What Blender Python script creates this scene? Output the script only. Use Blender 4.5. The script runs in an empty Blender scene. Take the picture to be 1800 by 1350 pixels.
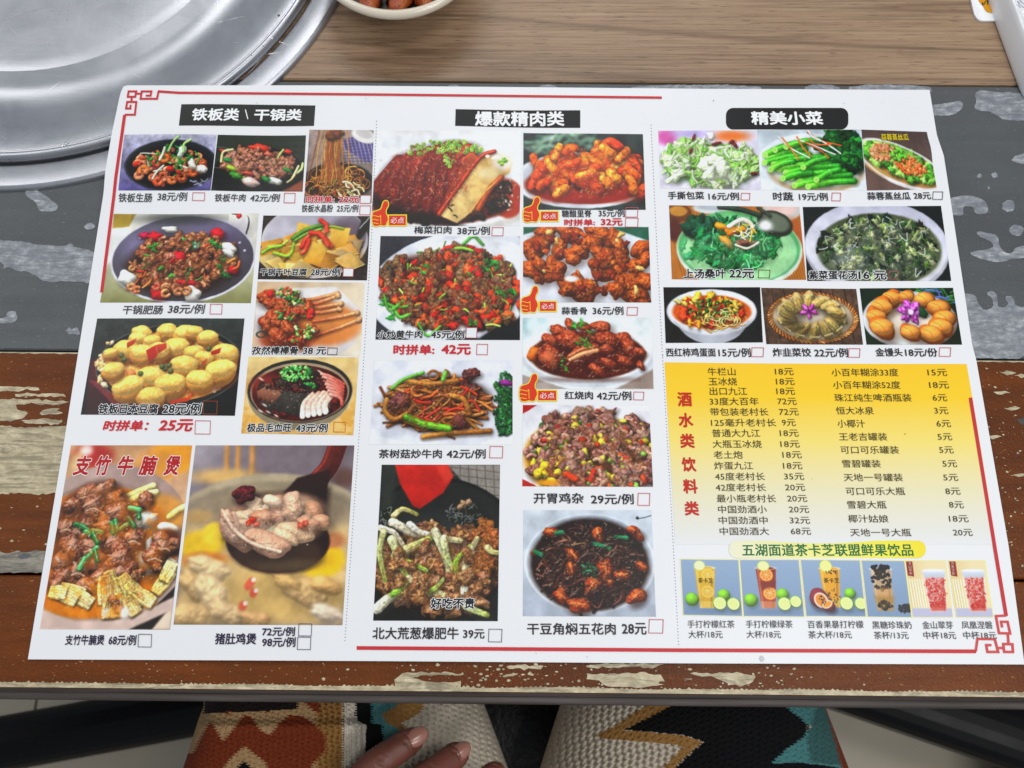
import bpy, bmesh, math, random
import numpy as np
from mathutils import Vector, Matrix, noise as mnoise
SC = bpy.context.scene
COL = SC.collection
R = math.radians
# ------------------------------------------------------------------ camera
CAM = np.array([-0.00690, -0.15835, 0.41472]); FPX = 1661.0
VW = np.array([0.00013, 0.318211, -0.948015]); VW /= np.linalg.norm(VW)
UP = np.array([-0.003463, 0.947999, 0.318208]); UP -= VW * (UP @ VW); UP /= np.linalg.norm(UP)
RT = np.cross(VW, UP)
cd = bpy.data.cameras.new('camera'); cam = bpy.data.objects.new('camera', cd); COL.objects.link(cam)
cd.sensor_width = 36; cd.lens = FPX / 1800 * 36; cd.clip_start = .01; cd.clip_end = 50
cam.matrix_world = Matrix(((RT[0], UP[0], -VW[0], CAM[0]), (RT[1], UP[1], -VW[1], CAM[1]), (RT[2], UP[2], -VW[2], CAM[2]), (0, 0, 0, 1)))
SC.camera = cam
cd.dof.use_dof = True; cd.dof.focus_distance = .43; cd.dof.aperture_fstop = 16
# ------------------------------------------------------------------ light: soft room light and ceiling panels
w = bpy.data.worlds.new('World'); SC.world = w; w.use_nodes = True
bg = w.node_tree.nodes['Background']; bg.inputs[0].default_value = (.79, .86, .95, 1); bg.inputs[1].default_value = .41
def area(name, loc, size, power, col=(1, .985, .965), rot=(0, 0, 0)):
    l = bpy.data.lights.new(name, 'AREA'); l.shape = 'RECTANGLE'; l.size, l.size_y = size; l.energy = power; l.color = col
    o = bpy.data.objects.new(name, l); COL.objects.link(o); o.location = loc; o.rotation_euler = rot; return o
area('ceiling_panel', (.66, -.08, 1.9), (.6, .30), 10)
area('ceiling_panel', (-.10, 1.45, 1.9), (1.2, .30), 14)
area('ceiling_panel', (1.1, -1.15, 1.9), (1.2, .30), 22)  # added unseen panel behind the sitter, brightens the floor at lower right
area('ceiling_panel', (-1.5, .6, 1.9), (1.2, .6), 10)
SC.view_settings.view_transform = 'Standard'; SC.view_settings.look = 'None'; SC.view_settings.exposure = 0; SC.view_settings.gamma = 1
# ------------------------------------------------------------------ helpers
def P(px, py, z=0.):
    d = VW + RT * ((px - 900) / FPX) + UP * ((675 - py) / FPX)
    t = (z - CAM[2]) / d[2]; return CAM + d * t
def proj(X, Y, Z):
    q = np.stack([X - CAM[0], Y - CAM[1], Z - CAM[2]], -1); k = q @ VW
    return 900 + FPX * (q @ RT) / k, 675 - FPX * (q @ UP) / k
def thing(name, label, cat, loc=(0, 0, 0), rz=0, group=None):
    o = bpy.data.objects.new(name, None); COL.objects.link(o); o.location = loc; o.rotation_euler = (0, 0, rz); o.empty_display_size = .02
    o['label'] = label; o['category'] = cat
    if group: o['group'] = group
    return o
def tag(o, label, cat, group=None, kind=None):
    if label: o['label'] = label
    if cat: o['category'] = cat
    if group: o['group'] = group
    if kind: o['kind'] = kind
    return o
def mk(name, V, F, m, par=None, smooth=False, uv=None, label=None):
    me = bpy.data.meshes.new(name); me.from_pydata([tuple(map(float, v)) for v in V], [], [tuple(f) for f in F])
    if uv is not None:
        ul = me.uv_layers.new(name='UVMap'); idx = np.zeros(len(me.loops), int); me.loops.foreach_get('vertex_index', idx)
        ul.data.foreach_set('uv', np.asarray(uv, float)[idx].ravel())
    if smooth: me.polygons.foreach_set('use_smooth', [True] * len(me.polygons))
    me.materials.append(m); me.update()
    o = bpy.data.objects.new(name, me); COL.objects.link(o)
    if par: o.parent = par; o.matrix_parent_inverse = par.matrix_basis.inverted()
    if label: o['label'] = label
    return o
def frombm(name, bm, m, par=None, smooth=True):
    me = bpy.data.meshes.new(name); bm.to_mesh(me); bm.free()
    if smooth: me.polygons.foreach_set('use_smooth', [True] * len(me.polygons))
    me.materials.append(m); o = bpy.data.objects.new(name, me); COL.objects.link(o)
    if par: o.parent = par; o.matrix_parent_inverse = par.matrix_basis.inverted()
    return o
def s2l(c):
    if isinstance(c, str): c = [int(c[i:i + 2], 16) / 255 for i in (0, 2, 4)]
    return tuple(x / 12.92 if x <= .04045 else ((x + .055) / 1.055) ** 2.4 for x in c)
class NT:
    def __init__(s, name, col=(.8, .8, .8), rough=.5, metal=0, spec=.5, **k):
        s.m = bpy.data.materials.new(name); s.m.use_nodes = True; s.t = s.m.node_tree; s.n = s.t.nodes; s.b = s.n['Principled BSDF']
        s.b.inputs['Base Color'].default_value = (*(s2l(col) if isinstance(col, str) else col), 1)
        s.b.inputs['Roughness'].default_value = rough; s.b.inputs['Metallic'].default_value = metal; s.b.inputs['Specular IOR Level'].default_value = spec
        for a, b in k.items(): s.b.inputs[a.replace('_', ' ')].default_value = b
    def new(s, ty, **k):
        n = s.n.new(ty)
        for a, b in k.items(): setattr(n, a, b)
        return n
    def link(s, a, b): s.t.links.new(a, b)
    def co(s, scale=(1, 1, 1), rot=(0, 0, 0), kind='Object'):
        c = s.new('ShaderNodeTexCoord'); mp = s.new('ShaderNodeMapping'); s.link(c.outputs[kind], mp.inputs[0])
        mp.inputs['Scale'].default_value = scale; mp.inputs['Rotation'].default_value = rot; return mp.outputs[0]
    def noise(s, v, sc=5, det=4, ro=.55, dist=0):
        n = s.new('ShaderNodeTexNoise'); s.link(v, n.inputs['Vector']); n.inputs['Scale'].default_value = sc; n.inputs['Detail'].default_value = det; n.inputs['Roughness'].default_value = ro; n.inputs['Distortion'].default_value = dist
        return n.outputs['Fac']
    def ramp(s, f, stops, interp='LINEAR'):
        r = s.new('ShaderNodeValToRGB'); s.link(f, r.inputs[0]); e = r.color_ramp.elements; r.color_ramp.interpolation = interp
        while len(e) < len(stops): e.new(.5)
        for q, (p, c) in zip(e, stops): q.position = p; q.color = (*(s2l(c) if isinstance(c, str) else (c if hasattr(c, '__len__') else (c,) * 3)), 1)
        return r.outputs[0]
    def mix(s, f, a, b, mode='MIX'):
        n = s.new('ShaderNodeMix', data_type='RGBA', blend_type=mode)
        for i, q in ((0, f), (6, a), (7, b)):
            if hasattr(q, 'is_output') or isinstance(q, bpy.types.NodeSocket): s.link(q, n.inputs[i])
            elif i == 0: n.inputs[0].default_value = q
            else: n.inputs[i].default_value = (*(s2l(q) if isinstance(q, str) else q), 1)
        return n.outputs[2]
    def math(s, op, a, b=0.):
        n = s.new('ShaderNodeMath', operation=op)
        for i, q in ((0, a), (1, b)):
            if isinstance(q, bpy.types.NodeSocket): s.link(q, n.inputs[i])
            else: n.inputs[i].default_value = q
        return n.outputs[0]
    def base(s, c): s.link(c, s.b.inputs['Base Color'])
    def rough(s, f, lo, hi):
        n = s.new('ShaderNodeMapRange'); s.link(f, n.inputs[0]); n.inputs[3].default_value = lo; n.inputs[4].default_value = hi; s.link(n.outputs[0], s.b.inputs['Roughness'])
    def bump(s, f, st=.3, d=.001, prev=None):
        n = s.new('ShaderNodeBump'); s.link(f, n.inputs['Height']); n.inputs['Strength'].default_value = st; n.inputs['Distance'].default_value = d
        if prev is not None: s.link(prev, n.inputs['Normal'])
        s.link(n.outputs[0], s.b.inputs['Normal']); return n.outputs[0]
def lathe(prof, seg=96, cx=0, cy=0, a0=0, a1=2 * math.pi):
    V = []; F = []; n = len(prof)
    for i in range(seg):
        a = a0 + (a1 - a0) * i / seg
        for r, z in prof: V.append((cx + r * math.cos(a), cy + r * math.sin(a), z))
    for i in range(seg):
        j = (i + 1) % seg
        for k in range(n - 1): F.append((i * n + k, j * n + k, j * n + k + 1, i * n + k + 1))
    return V, F
def box_mesh(p, s):
    x, y, z = p; a, b, c = s[0] / 2, s[1] / 2, s[2] / 2
    V = [(x + i * a, y + j * b, z + k * c) for i in (-1, 1) for j in (-1, 1) for k in (-1, 1)]
    return V, [(0, 1, 3, 2), (4, 6, 7, 5), (0, 4, 5, 1), (2, 3, 7, 6), (0, 2, 6, 4), (1, 5, 7, 3)]
def bevel(o, w, seg=2):
    md = o.modifiers.new('bevel', 'BEVEL'); md.width = w; md.segments = seg; md.limit_method = 'ANGLE'; return o
# ------------------------------------------------------------------ print painter (numpy)

def hx(s):
    return np.array([int(s[i:i+2], 16) for i in (0, 2, 4)], float) / 255
def _col(c):
    return hx(c) if isinstance(c, str) else np.array(c, float)
def vnoise(h, w, cell, rng):
    gh, gw = int(h / cell) + 3, int(w / cell) + 3
    g = rng.random((gh, gw))
    y = np.arange(h) / cell; x = np.arange(w) / cell
    yi = y.astype(int); xi = x.astype(int); fy = y - yi; fx = x - xi
    fy = (fy * fy * (3 - 2 * fy))[:, None]; fx = (fx * fx * (3 - 2 * fx))[None, :]
    a = g[yi][:, xi]; b = g[yi][:, xi + 1]; c = g[yi + 1][:, xi]; d = g[yi + 1][:, xi + 1]
    return (a * (1 - fx) + b * fx) * (1 - fy) + (c * (1 - fx) + d * fx) * fy
def fbm(h, w, cell, rng, o=4):
    t = np.zeros((h, w)); a = 1; s = 0
    for _ in range(o):
        t += a * vnoise(h, w, max(cell, 1.01), rng); s += a; a *= .55; cell /= 2
    return t / s
def sstep(a, b, x):
    t = np.clip((x - a) / (b - a), 0, 1); return t * t * (3 - 2 * t)
LX, LY, LZ = -.30, -.55, .78
class Canvas:
    def __init__(s, w, h, bg, seed=1, S=1.35):
        s.S = S; s.w = int(w * S); s.h = int(h * S); s.W = w; s.H = h
        s.rng = np.random.default_rng(seed)
        s.a = np.ones((s.h, s.w, 3)) * _col(bg)
        s.nz = fbm(512, 512, 14, s.rng, 4)
        s.nf = fbm(512, 512, 5, s.rng, 3)
    def box(s, x0, y0, x1, y1):
        S = s.S
        i0 = max(0, int(x0 * S) - 2); i1 = min(s.w, int(x1 * S) + 3)
        j0 = max(0, int(y0 * S) - 2); j1 = min(s.h, int(y1 * S) + 3)
        if i1 - i0 < 2 or j1 - j0 < 2: return None
        Y, X = np.mgrid[j0:j1, i0:i1]
        return (slice(j0, j1), slice(i0, i1)), (X + .5) / S, (Y + .5) / S
    def comp(s, sl, m, col):
        m = m[..., None]; s.a[sl] = s.a[sl] * (1 - m) + np.clip(col, 0, 1) * m
    def nzc(s, shp, fine=False):
        n = s.nf if fine else s.nz
        j = s.rng.integers(0, 512); i = s.rng.integers(0, 512)
        return np.roll(np.roll(n, -j, 0), -i, 1)[:shp[0], :shp[1]] if max(shp) <= 512 else np.resize(n, shp)
    def grad(s, c0, c1, x0=0, y0=0, x1=0, y1=None):
        if y1 is None: y1 = s.H
        Y, X = np.mgrid[0:s.h, 0:s.w] / s.S
        d = (x1 - x0) ** 2 + (y1 - y0) ** 2
        t = np.clip(((X - x0) * (x1 - x0) + (Y - y0) * (y1 - y0)) / d, 0, 1)[..., None]
        s.a = _col(c0) * (1 - t) + _col(c1) * t
    def mottle(s, amt=.12, cell=20, cols=None):
        n = fbm(s.h, s.w, cell * s.S, s.rng)[..., None]
        if cols is None: s.a *= 1 + amt * (n - .5) * 2
        else:
            t = sstep(.35, .65, n); s.a = s.a * (1 - t * amt) + _col(cols) * t * amt
    def ell(s, cx, cy, rx, ry, col, rot=0, soft=.8, al=1, col2=None, g=(0, 1), tex=0, rim=None, rimw=3):
        R = max(rx, ry) + soft * 2
        b = s.box(cx - R, cy - R, cx + R, cy + R)
        if b is None: return
        sl, X, Y = b; c, n = math.cos(rot), math.sin(rot)
        u = ((X - cx) * c + (Y - cy) * n) / rx; v = (-(X - cx) * n + (Y - cy) * c) / ry
        r = np.hypot(u, v); d = (1 - r) * min(rx, ry)
        m = sstep(-soft, soft, d) * al
        k = _col(col) * np.ones(X.shape + (3,))
        if col2 is not None:
            t = np.clip((u * g[0] + v * g[1]) * .5 + .5, 0, 1)[..., None]; k = k * (1 - t) + _col(col2) * t
        if rim is not None:
            t = sstep(rimw, 0, d)[..., None]; k = k * (1 - t) + _col(rim) * t
        if tex: k = k * (1 + tex * (s.nzc(X.shape)[..., None] - .5) * 2)
        s.comp(sl, m, k)
    def ringe(s, cx, cy, rx, ry, w, col, soft=.8, al=1, rot=0, a0=None, a1=None):
        R = max(rx, ry) + w + 2
        b = s.box(cx - R, cy - R, cx + R, cy + R)
        if b is None: return
        sl, X, Y = b; c, n = math.cos(rot), math.sin(rot)
        u = ((X - cx) * c + (Y - cy) * n) / rx; v = (-(X - cx) * n + (Y - cy) * c) / ry
        d = np.abs(1 - np.hypot(u, v)) * min(rx, ry)
        m = sstep(w / 2 + soft, w / 2 - soft, d) * al
        if a0 is not None:
            t = np.arctan2(v, u); t = (t - a0) % (2 * math.pi); m = m * (t < (a1 - a0))
        s.comp(sl, m, _col(col))
    def poly(s, pts, col, soft=.7, al=1, col2=None, g=None, tex=0):
        p = np.array(pts, float); x0, y0 = p.min(0); x1, y1 = p.max(0)
        b = s.box(x0 - soft * 2, y0 - soft * 2, x1 + soft * 2, y1 + soft * 2)
        if b is None: return
        sl, X, Y = b; ins = np.zeros(X.shape, bool); d = np.full(X.shape, 1e9)
        for i in range(len(p)):
            ax, ay = p[i]; bx, by = p[(i + 1) % len(p)]
            if ay != by:
                c = ((ay > Y) != (by > Y)) & (X < (bx - ax) * (Y - ay) / (by - ay) + ax); ins ^= c
            ex, ey = bx - ax, by - ay; L = ex * ex + ey * ey + 1e-9
            t = np.clip(((X - ax) * ex + (Y - ay) * ey) / L, 0, 1)
            d = np.minimum(d, np.hypot(X - ax - t * ex, Y - ay - t * ey))
        d = np.where(ins, d, -d); m = sstep(-soft, soft, d) * al
        k = _col(col) * np.ones(X.shape + (3,))
        if col2 is not None:
            gx, gy = g or (0, 1); q = X * gx + Y * gy; q0, q1 = (p @ [gx, gy]).min(), (p @ [gx, gy]).max()
            t = np.clip((q - q0) / (q1 - q0 + 1e-6), 0, 1)[..., None]; k = k * (1 - t) + _col(col2) * t
        if tex: k = k * (1 + tex * (s.nzc(X.shape)[..., None] - .5) * 2)
        s.comp(sl, m, k)
    def blob(s, cx, cy, r, col, col2=None, asp=1, rot=None, wob=.18, tex=.35, spec=.5, sp=14, amb=.54, sh=.68, flat=1., soft=.6, cr=None, al=1):
        rng = s.rng
        rot = rng.random() * 6.28 if rot is None else rot
        rx, ry = r, r * asp; R = max(rx, ry) * 1.45 + 1
        if sh: s.ell(cx + r * .16, cy + r * .32 * min(1, asp + .3), rx * 1.06, ry * 1.04, np.clip(_col(col) * .22, 0, 1), rot=rot, soft=r * .42, al=sh * .85)
        b = s.box(cx - R, cy - R, cx + R, cy + R)
        if b is None: return
        sl, X, Y = b; c, n = math.cos(rot), math.sin(rot)
        u = ((X - cx) * c + (Y - cy) * n) / rx; v = (-(X - cx) * n + (Y - cy) * c) / ry
        th = np.arctan2(v, u); k = np.ones(X.shape)
        for h in (2, 3, 4, 5, 7):
            k += wob * rng.normal() * (1.6 / (h + 1)) * np.cos(h * th + rng.random() * 6.28)
        k = np.clip(k, .5, 1.45)
        rr = np.hypot(u, v) / k
        nz = s.nzc(X.shape); nf = s.nzc(X.shape, True)
        z = np.sqrt(np.clip(1 - rr ** 2, 0, 1)) * r * flat * min(1, asp + .25) + (nz - .5) * tex * r * 1.5 + (nf - .5) * tex * r * .32
        gy, gx = np.gradient(z * s.S)
        l = 1 / np.sqrt(gx * gx + gy * gy + 1); nx, ny, nz_ = -gx * l, -gy * l, l
        dif = np.clip(nx * LX + ny * LY + nz_ * LZ, 0, 1)
        hz = np.clip(nx * LX * .55 + ny * LY * .55 + nz_ * .89, 0, 1) ** (sp * 3)
        base = _col(col) * np.ones(X.shape + (3,))
        if col2 is not None:
            t = sstep(.38, .62, nf)[..., None]; base = base * (1 - t) + _col(col2) * t
        k = base * (amb + (1.25 - amb) * dif)[..., None] + (spec * hz * sstep(.2, .8, nf + .25))[..., None]
        if cr is not None:
            t = sstep(.72, .98, rr)[..., None]; k = k * (1 - t) + _col(cr) * t
        d = (1 - rr) * min(rx, ry)
        s.comp(sl, sstep(-soft, soft, d) * al, k)
    def tube(s, pts, w, col, col2=None, spec=.4, amb=.58, sh=.4, taper=0, soft=.5, tex=.15, al=1, sm=True, flat=False):
        p = np.array(pts, float)
        if sm and len(p) > 2:
            q = []
            e = np.vstack([2 * p[0] - p[1], p, 2 * p[-1] - p[-2]])
            for i in range(1, len(e) - 2):
                for t in (0, .25, .5, .75):
                    q.append(.5 * ((2 * e[i]) + (-e[i - 1] + e[i + 1]) * t + (2 * e[i - 1] - 5 * e[i] + 4 * e[i + 1] - e[i + 2]) * t * t + (-e[i - 1] + 3 * e[i] - 3 * e[i + 1] + e[i + 2]) * t ** 3))
            q.append(p[-1]); p = np.array(q)
        x0, y0 = p.min(0) - w - 1; x1, y1 = p.max(0) + w + 1
        b = s.box(x0, y0, x1, y1)
        if b is None: return
        sl, X, Y = b; D = np.full(X.shape, 1e9); SD = np.zeros(X.shape); T = np.zeros(X.shape); n = len(p) - 1
        NX = np.zeros(X.shape); NY = np.zeros(X.shape)
        for i in range(n):
            ax, ay = p[i]; ex, ey = p[i + 1] - p[i]; L = ex * ex + ey * ey + 1e-9
            t = np.clip(((X - ax) * ex + (Y - ay) * ey) / L, 0, 1)
            dx = X - ax - t * ex; dy = Y - ay - t * ey; d = np.hypot(dx, dy)
            m = d < D; D = np.where(m, d, D); NX = np.where(m, dx, NX); NY = np.where(m, dy, NY); T = np.where(m, (i + t) / n, T)
        W = w / 2 * (1 - taper * T)
        q = np.clip(D / np.maximum(W, .2), 0, 1); nzv = np.sqrt(1 - q * q * .9)
        nx = NX / np.maximum(W, .3); ny = NY / np.maximum(W, .3)
        if sh:
            mm = sstep(W + w * .6, W * .5, np.hypot(NX - w * .12, NY - w * .26)) * sh * .9; s.comp(sl, mm, _col(col) * .22)
        dif = np.clip(nx * LX + ny * LY + nzv * LZ, 0, 1)
        if flat: dif = dif * .3 + .7
        hz = np.clip(nx * LX * .55 + ny * LY * .55 + nzv * .89, 0, 1) ** 30
        nf = s.nzc(X.shape, True)
        base = _col(col) * np.ones(X.shape + (3,))
        if col2 is not None:
            t = T[..., None]; base = base * (1 - t) + _col(col2) * t
        base = base * (1 + tex * (nf[..., None] - .5) * 3)
        k = base * (amb + (1.25 - amb) * dif)[..., None] + (spec * hz)[..., None]
        s.comp(sl, sstep(W + soft, W - soft, D) * al, k)
    def pts(s, n, cx, cy, rx, ry, rot=0, edge=1., top=False):
        o = []
        k = 0
        while len(o) < n and k < n * 40:
            k += 1
            x, y = s.rng.uniform(-1, 1, 2)
            if x * x + y * y > edge: continue
            c, d = math.cos(rot), math.sin(rot)
            o.append((cx + rx * x * c - ry * y * d, cy + rx * x * d + ry * y * c))
        o.sort(key=lambda q: q[1]); return o
    def ch(s, l): return l[s.rng.integers(len(l))]
    def jit(s, c, a=.07):
        c = _col(c); return np.clip(c * (1 + s.rng.normal() * a) + s.rng.normal(size=3) * a * .2, 0, 1)
    def chunks(s, P, cols, r, asp=(.6, .95), **k):
        for x, y in P:
            c = s.ch(cols); c2 = None
            if isinstance(c, tuple): c, c2 = c
            s.blob(x, y, s.rng.uniform(*r) * (1.22 if r[0] > 2.9 else 1.05), s.jit(c), None if c2 is None else s.jit(c2), asp=s.rng.uniform(*asp), **k)
    def strips(s, P, cols, L, w, ang=(0, 6.28), bend=.4, **k):
        for x, y in P:
            a = s.rng.uniform(*ang); l = s.rng.uniform(*L) / 2; b = s.rng.normal() * bend
            dx, dy = math.cos(a) * l, math.sin(a) * l
            m = (x - dy * b, y + dx * b)
            s.tube([(x - dx, y - dy), m, (x + dx, y + dy)], s.rng.uniform(*w), s.jit(s.ch(cols)), **k)
    def curls(s, P, cols, r, w, span=(2.5, 5), **k):
        for x, y in P:
            R = s.rng.uniform(*r); a = s.rng.random() * 6.28; sp = s.rng.uniform(*span)
            q = [(x + R * math.cos(a + t * sp), y + .8 * R * math.sin(a + t * sp)) for t in np.linspace(0, 1, 6)]
            s.tube(q, s.rng.uniform(*w), s.jit(s.ch(cols)), **k)
    def leaves(s, P, cols=('2f7d2e', '3f9a3a', '1f5f28'), r=(5, 9), **k):
        for x, y in P:
            for _ in range(3):
                a = s.rng.random() * 6.28; q = s.rng.uniform(*r)
                s.blob(x + math.cos(a) * q * .6, y + math.sin(a) * q * .5, q * .6, s.jit(s.ch(cols), .12), asp=.55, wob=.5, tex=.25, spec=.25, sh=.3, flat=.5)
    def rings(s, P, col=('8fc63d', '6fae35', 'b8d96a'), r=(2.6, 3.8)):
        for x, y in P:
            q = s.rng.uniform(*r); c = s.jit(s.ch(col))
            s.ell(x, y + 1, q, q * .8, (.1, .12, .03), soft=1, al=.5); s.ell(x, y, q, q * .8, c); s.ell(x, y, q * .45, q * .35, c * .55, soft=.6)
            s.ell(x - q * .4, y - q * .4, q * .25, q * .2, (1, 1, .9), soft=.5, al=.6)
    def glints(s, P, r=(.5, 1.3), al=.7, col=(1, .97, .9)):
        for x, y in P: s.ell(x, y, s.rng.uniform(*r), s.rng.uniform(*r) * .7, col, rot=s.rng.random() * 3, soft=.7, al=al * s.rng.uniform(.4, 1))
    def glaze(s, cx, cy, rx, ry, col, al=.6, cell=12, thr=.5, hi=.5):
        # wet sauce lying between the pieces: a translucent film with small sharp glints
        b = s.box(cx - rx, cy - ry, cx + rx, cy + ry)
        if b is None: return
        sl, X, Y = b; r = np.hypot((X - cx) / rx, (Y - cy) / ry); n = fbm(X.shape[0], X.shape[1], cell * s.S, s.rng, 4); lum = s.a[sl].mean(2)
        m = sstep(thr - .05, thr + .14, n + (.45 - lum) * .45) * sstep(1., .82, r) * al
        s.comp(sl, m, _col(col) * (.75 + .7 * lum[..., None]))
        gy, gx = np.gradient(n * 26); g = sstep(.75, 1.15, gy * .9 + gx * .5) * m * hi; s.comp(sl, g, np.array([1, .95, .88]))
    def blur(s, r=1, x0=0, y0=0, x1=None, y1=None):
        x1 = x1 or s.W; y1 = y1 or s.H; S = s.S
        sl = (slice(int(y0 * S), int(y1 * S)), slice(int(x0 * S), int(x1 * S))); a = s.a[sl]
        n = int(r * S); 
        for _ in range(2):
            for ax in (0, 1):
                pad = [(0, 0)] * 3; pad[ax] = (n, n); q = np.cumsum(np.pad(a, [(n + 1, n) if i == ax else (0, 0) for i in range(3)], mode='edge'), ax)
                k = 2 * n + 1
                a = (np.take(q, range(k, q.shape[ax]), ax) - np.take(q, range(0, q.shape[ax] - k), ax)) / k
        s.a[sl] = a
    def done(s, grain=.010, lift=.015, sat=1.12, soft=True, warp=.32):
        if warp:
            a1 = (fbm(s.h, s.w, 9 * s.S, s.rng, 3) - .5) * warp * 4 * s.S; a2 = (fbm(s.h, s.w, 9 * s.S, s.rng, 3) - .5) * warp * 4 * s.S
            Y, X = np.mgrid[0:s.h, 0:s.w]; Y = np.clip(Y + a1, 0, s.h - 1.01); X = np.clip(X + a2, 0, s.w - 1.01); y0 = Y.astype(int); x0 = X.astype(int); fy = (Y - y0)[..., None]; fx = (X - x0)[..., None]
            s.a = (s.a[y0, x0] * (1 - fx) + s.a[y0, x0 + 1] * fx) * (1 - fy) + (s.a[y0 + 1, x0] * (1 - fx) + s.a[y0 + 1, x0 + 1] * fx) * fy
            s.a = s.a * (1 + .14 * (fbm(s.h, s.w, 26 * s.S, s.rng, 3)[..., None] - .5) * 2)
        if soft:
            a = np.pad(s.a, ((1, 1), (1, 1), (0, 0)), mode='edge')
            s.a = .5 * s.a + .125 * (a[:-2, 1:-1] + a[2:, 1:-1] + a[1:-1, :-2] + a[1:-1, 2:])
        g = s.a.mean(2, keepdims=True); s.a = g + (s.a - g) * sat
        s.a = np.clip(s.a, 0, 1); s.a = s.a + (s.a - .45) * .16; s.a = s.a * (1 - lift) + lift * .8 + s.rng.normal(size=(s.h, s.w, 1)) * grain  # lift blends in a pale veil: paper glare put into the print colours
        s.a = np.clip(s.a, 0, 1); return s.a
D = {}
def dish(name, quad):
    def f(fn):
        D[name] = (quad, fn); return fn
    return f
GR = ('2f7d2e', '4a9a3a', '1f5f28'); pi = math.pi
@dish('a', [(219, 237), (381, 237), (370, 335), (208, 335)])
def _(w=162, h=98):
    c = Canvas(w, h, '8f90a8', 11); c.grad('b4b4c6', '5c5688'); c.mottle(.3, 9)
    c.ell(88, 54, 82, 45, '1c1e22', soft=1.2, rim='3a3d44', rimw=4); c.ell(86, 56, 72, 37, '101214', tex=.5)
    c.strips(c.pts(8, 140, 82, 14, 8), ['8f8fb8', 'c8c8e0'], (5, 14), (.8, 1.4), (-.6, .1), spec=.3, sh=0)
    c.curls(c.pts(60, 85, 56, 62, 29), ['b5694a', 'a4502e', 'c98264', '8e4326'], (4, 6.5), (5, 8), tex=.3, spec=.6)
    c.strips(c.pts(13, 82, 45, 52, 22), ['3c8c3a', '8cc46a', '2a6e2e', 'dfe8c8'], (12, 26), (1.8, 3.4), spec=.4)
    c.leaves(c.pts(15, 86, 40, 48, 18), r=(4, 8))
    c.curls([(92, 80), (68, 82), (128, 66), (40, 62), (62, 50), (108, 74), (74, 42)], ['b45628', 'c66f3c', 'a4482a'], (5, 7), (6, 8), span=(4, 5.6), tex=.3, spec=.7)
    c.chunks([(142, 60), (124, 52), (104, 30)], ['dfe6d8', 'ece9da'], (6, 9), spec=.4)
    c.chunks([(86, 60), (102, 66), (28, 52)], ['c8321f'], (4, 6))
    c.strips([(70, 34), (66, 66), (112, 20), (88, 16)], ['e4ecd2', '9fc77a'], (20, 34), (3, 4.5), ang=(-1.4, -.6))
    c.glints(c.pts(70, 85, 56, 60, 28)); return c.done()
@dish('b', [(383, 237), (538, 238), (532, 337), (371, 335)])
def _(w=158, h=99):
    c = Canvas(w, h, '23281f', 12); c.grad('2c3328', '171a17')
    c.ell(78, 70, 86, 52, '101210', soft=1.5, rim='30332e', rimw=3); c.ringe(8, 40, 26, 18, 1.2, '8a8f88', al=.6)
    c.poly([(120, 99), (158, 78), (158, 99)], '8c4a35', soft=3)
    c.chunks(c.pts(22, 76, 54, 60, 24), ['2f8a3c', '57a63c', '1e6a30', '8fc24c'], (6, 11), asp=(.4, .7), tex=.15, spec=.6)
    c.chunks(c.pts(100, 78, 48, 62, 27), [('9a5f48', 'b98066'), ('7d4632', 'a66a52'), 'b08068'], (4, 8), tex=.5, wob=.35, spec=.5)
    for x, y, r, k in ((76, 22, 17, 'c03a26'), (126, 28, 9, 'c23828'), (60, 66, 9, 'b64a34'), (12, 28, 7, 'b0402c'), (92, 32, 8, 'd06a50')): c.blob(x, y, r, k, asp=.45, rot=.2, tex=.08, spec=.7)
    for x, y, r, k in ((66, 82, 16, 'e9c9bf'), (108, 80, 13, 'ece8d8'), (92, 76, 9, '2f7f36'), (128, 60, 8, '2d7a34'), (22, 44, 8, '2a8040'), (38, 70, 11, '3f8f2c'), (30, 58, 9, 'a8cc3c')): c.blob(x, y, r, k, asp=.5, rot=.35, tex=.08, spec=.7)
    c.strips([(150, 58), (142, 66), (136, 76), (112, 38), (20, 36)], ['a9c86a', 'e8c98a', 'c6dc8a'], (16, 30), (3, 5), ang=(-1.2, -.6))
    c.chunks(c.pts(26, 80, 44, 40, 18), [('9a5f48', 'c08a70')], (3, 6), tex=.6, wob=.4)
    c.glints(c.pts(60, 78, 52, 58, 26)); return c.done(lift=.09)
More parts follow.
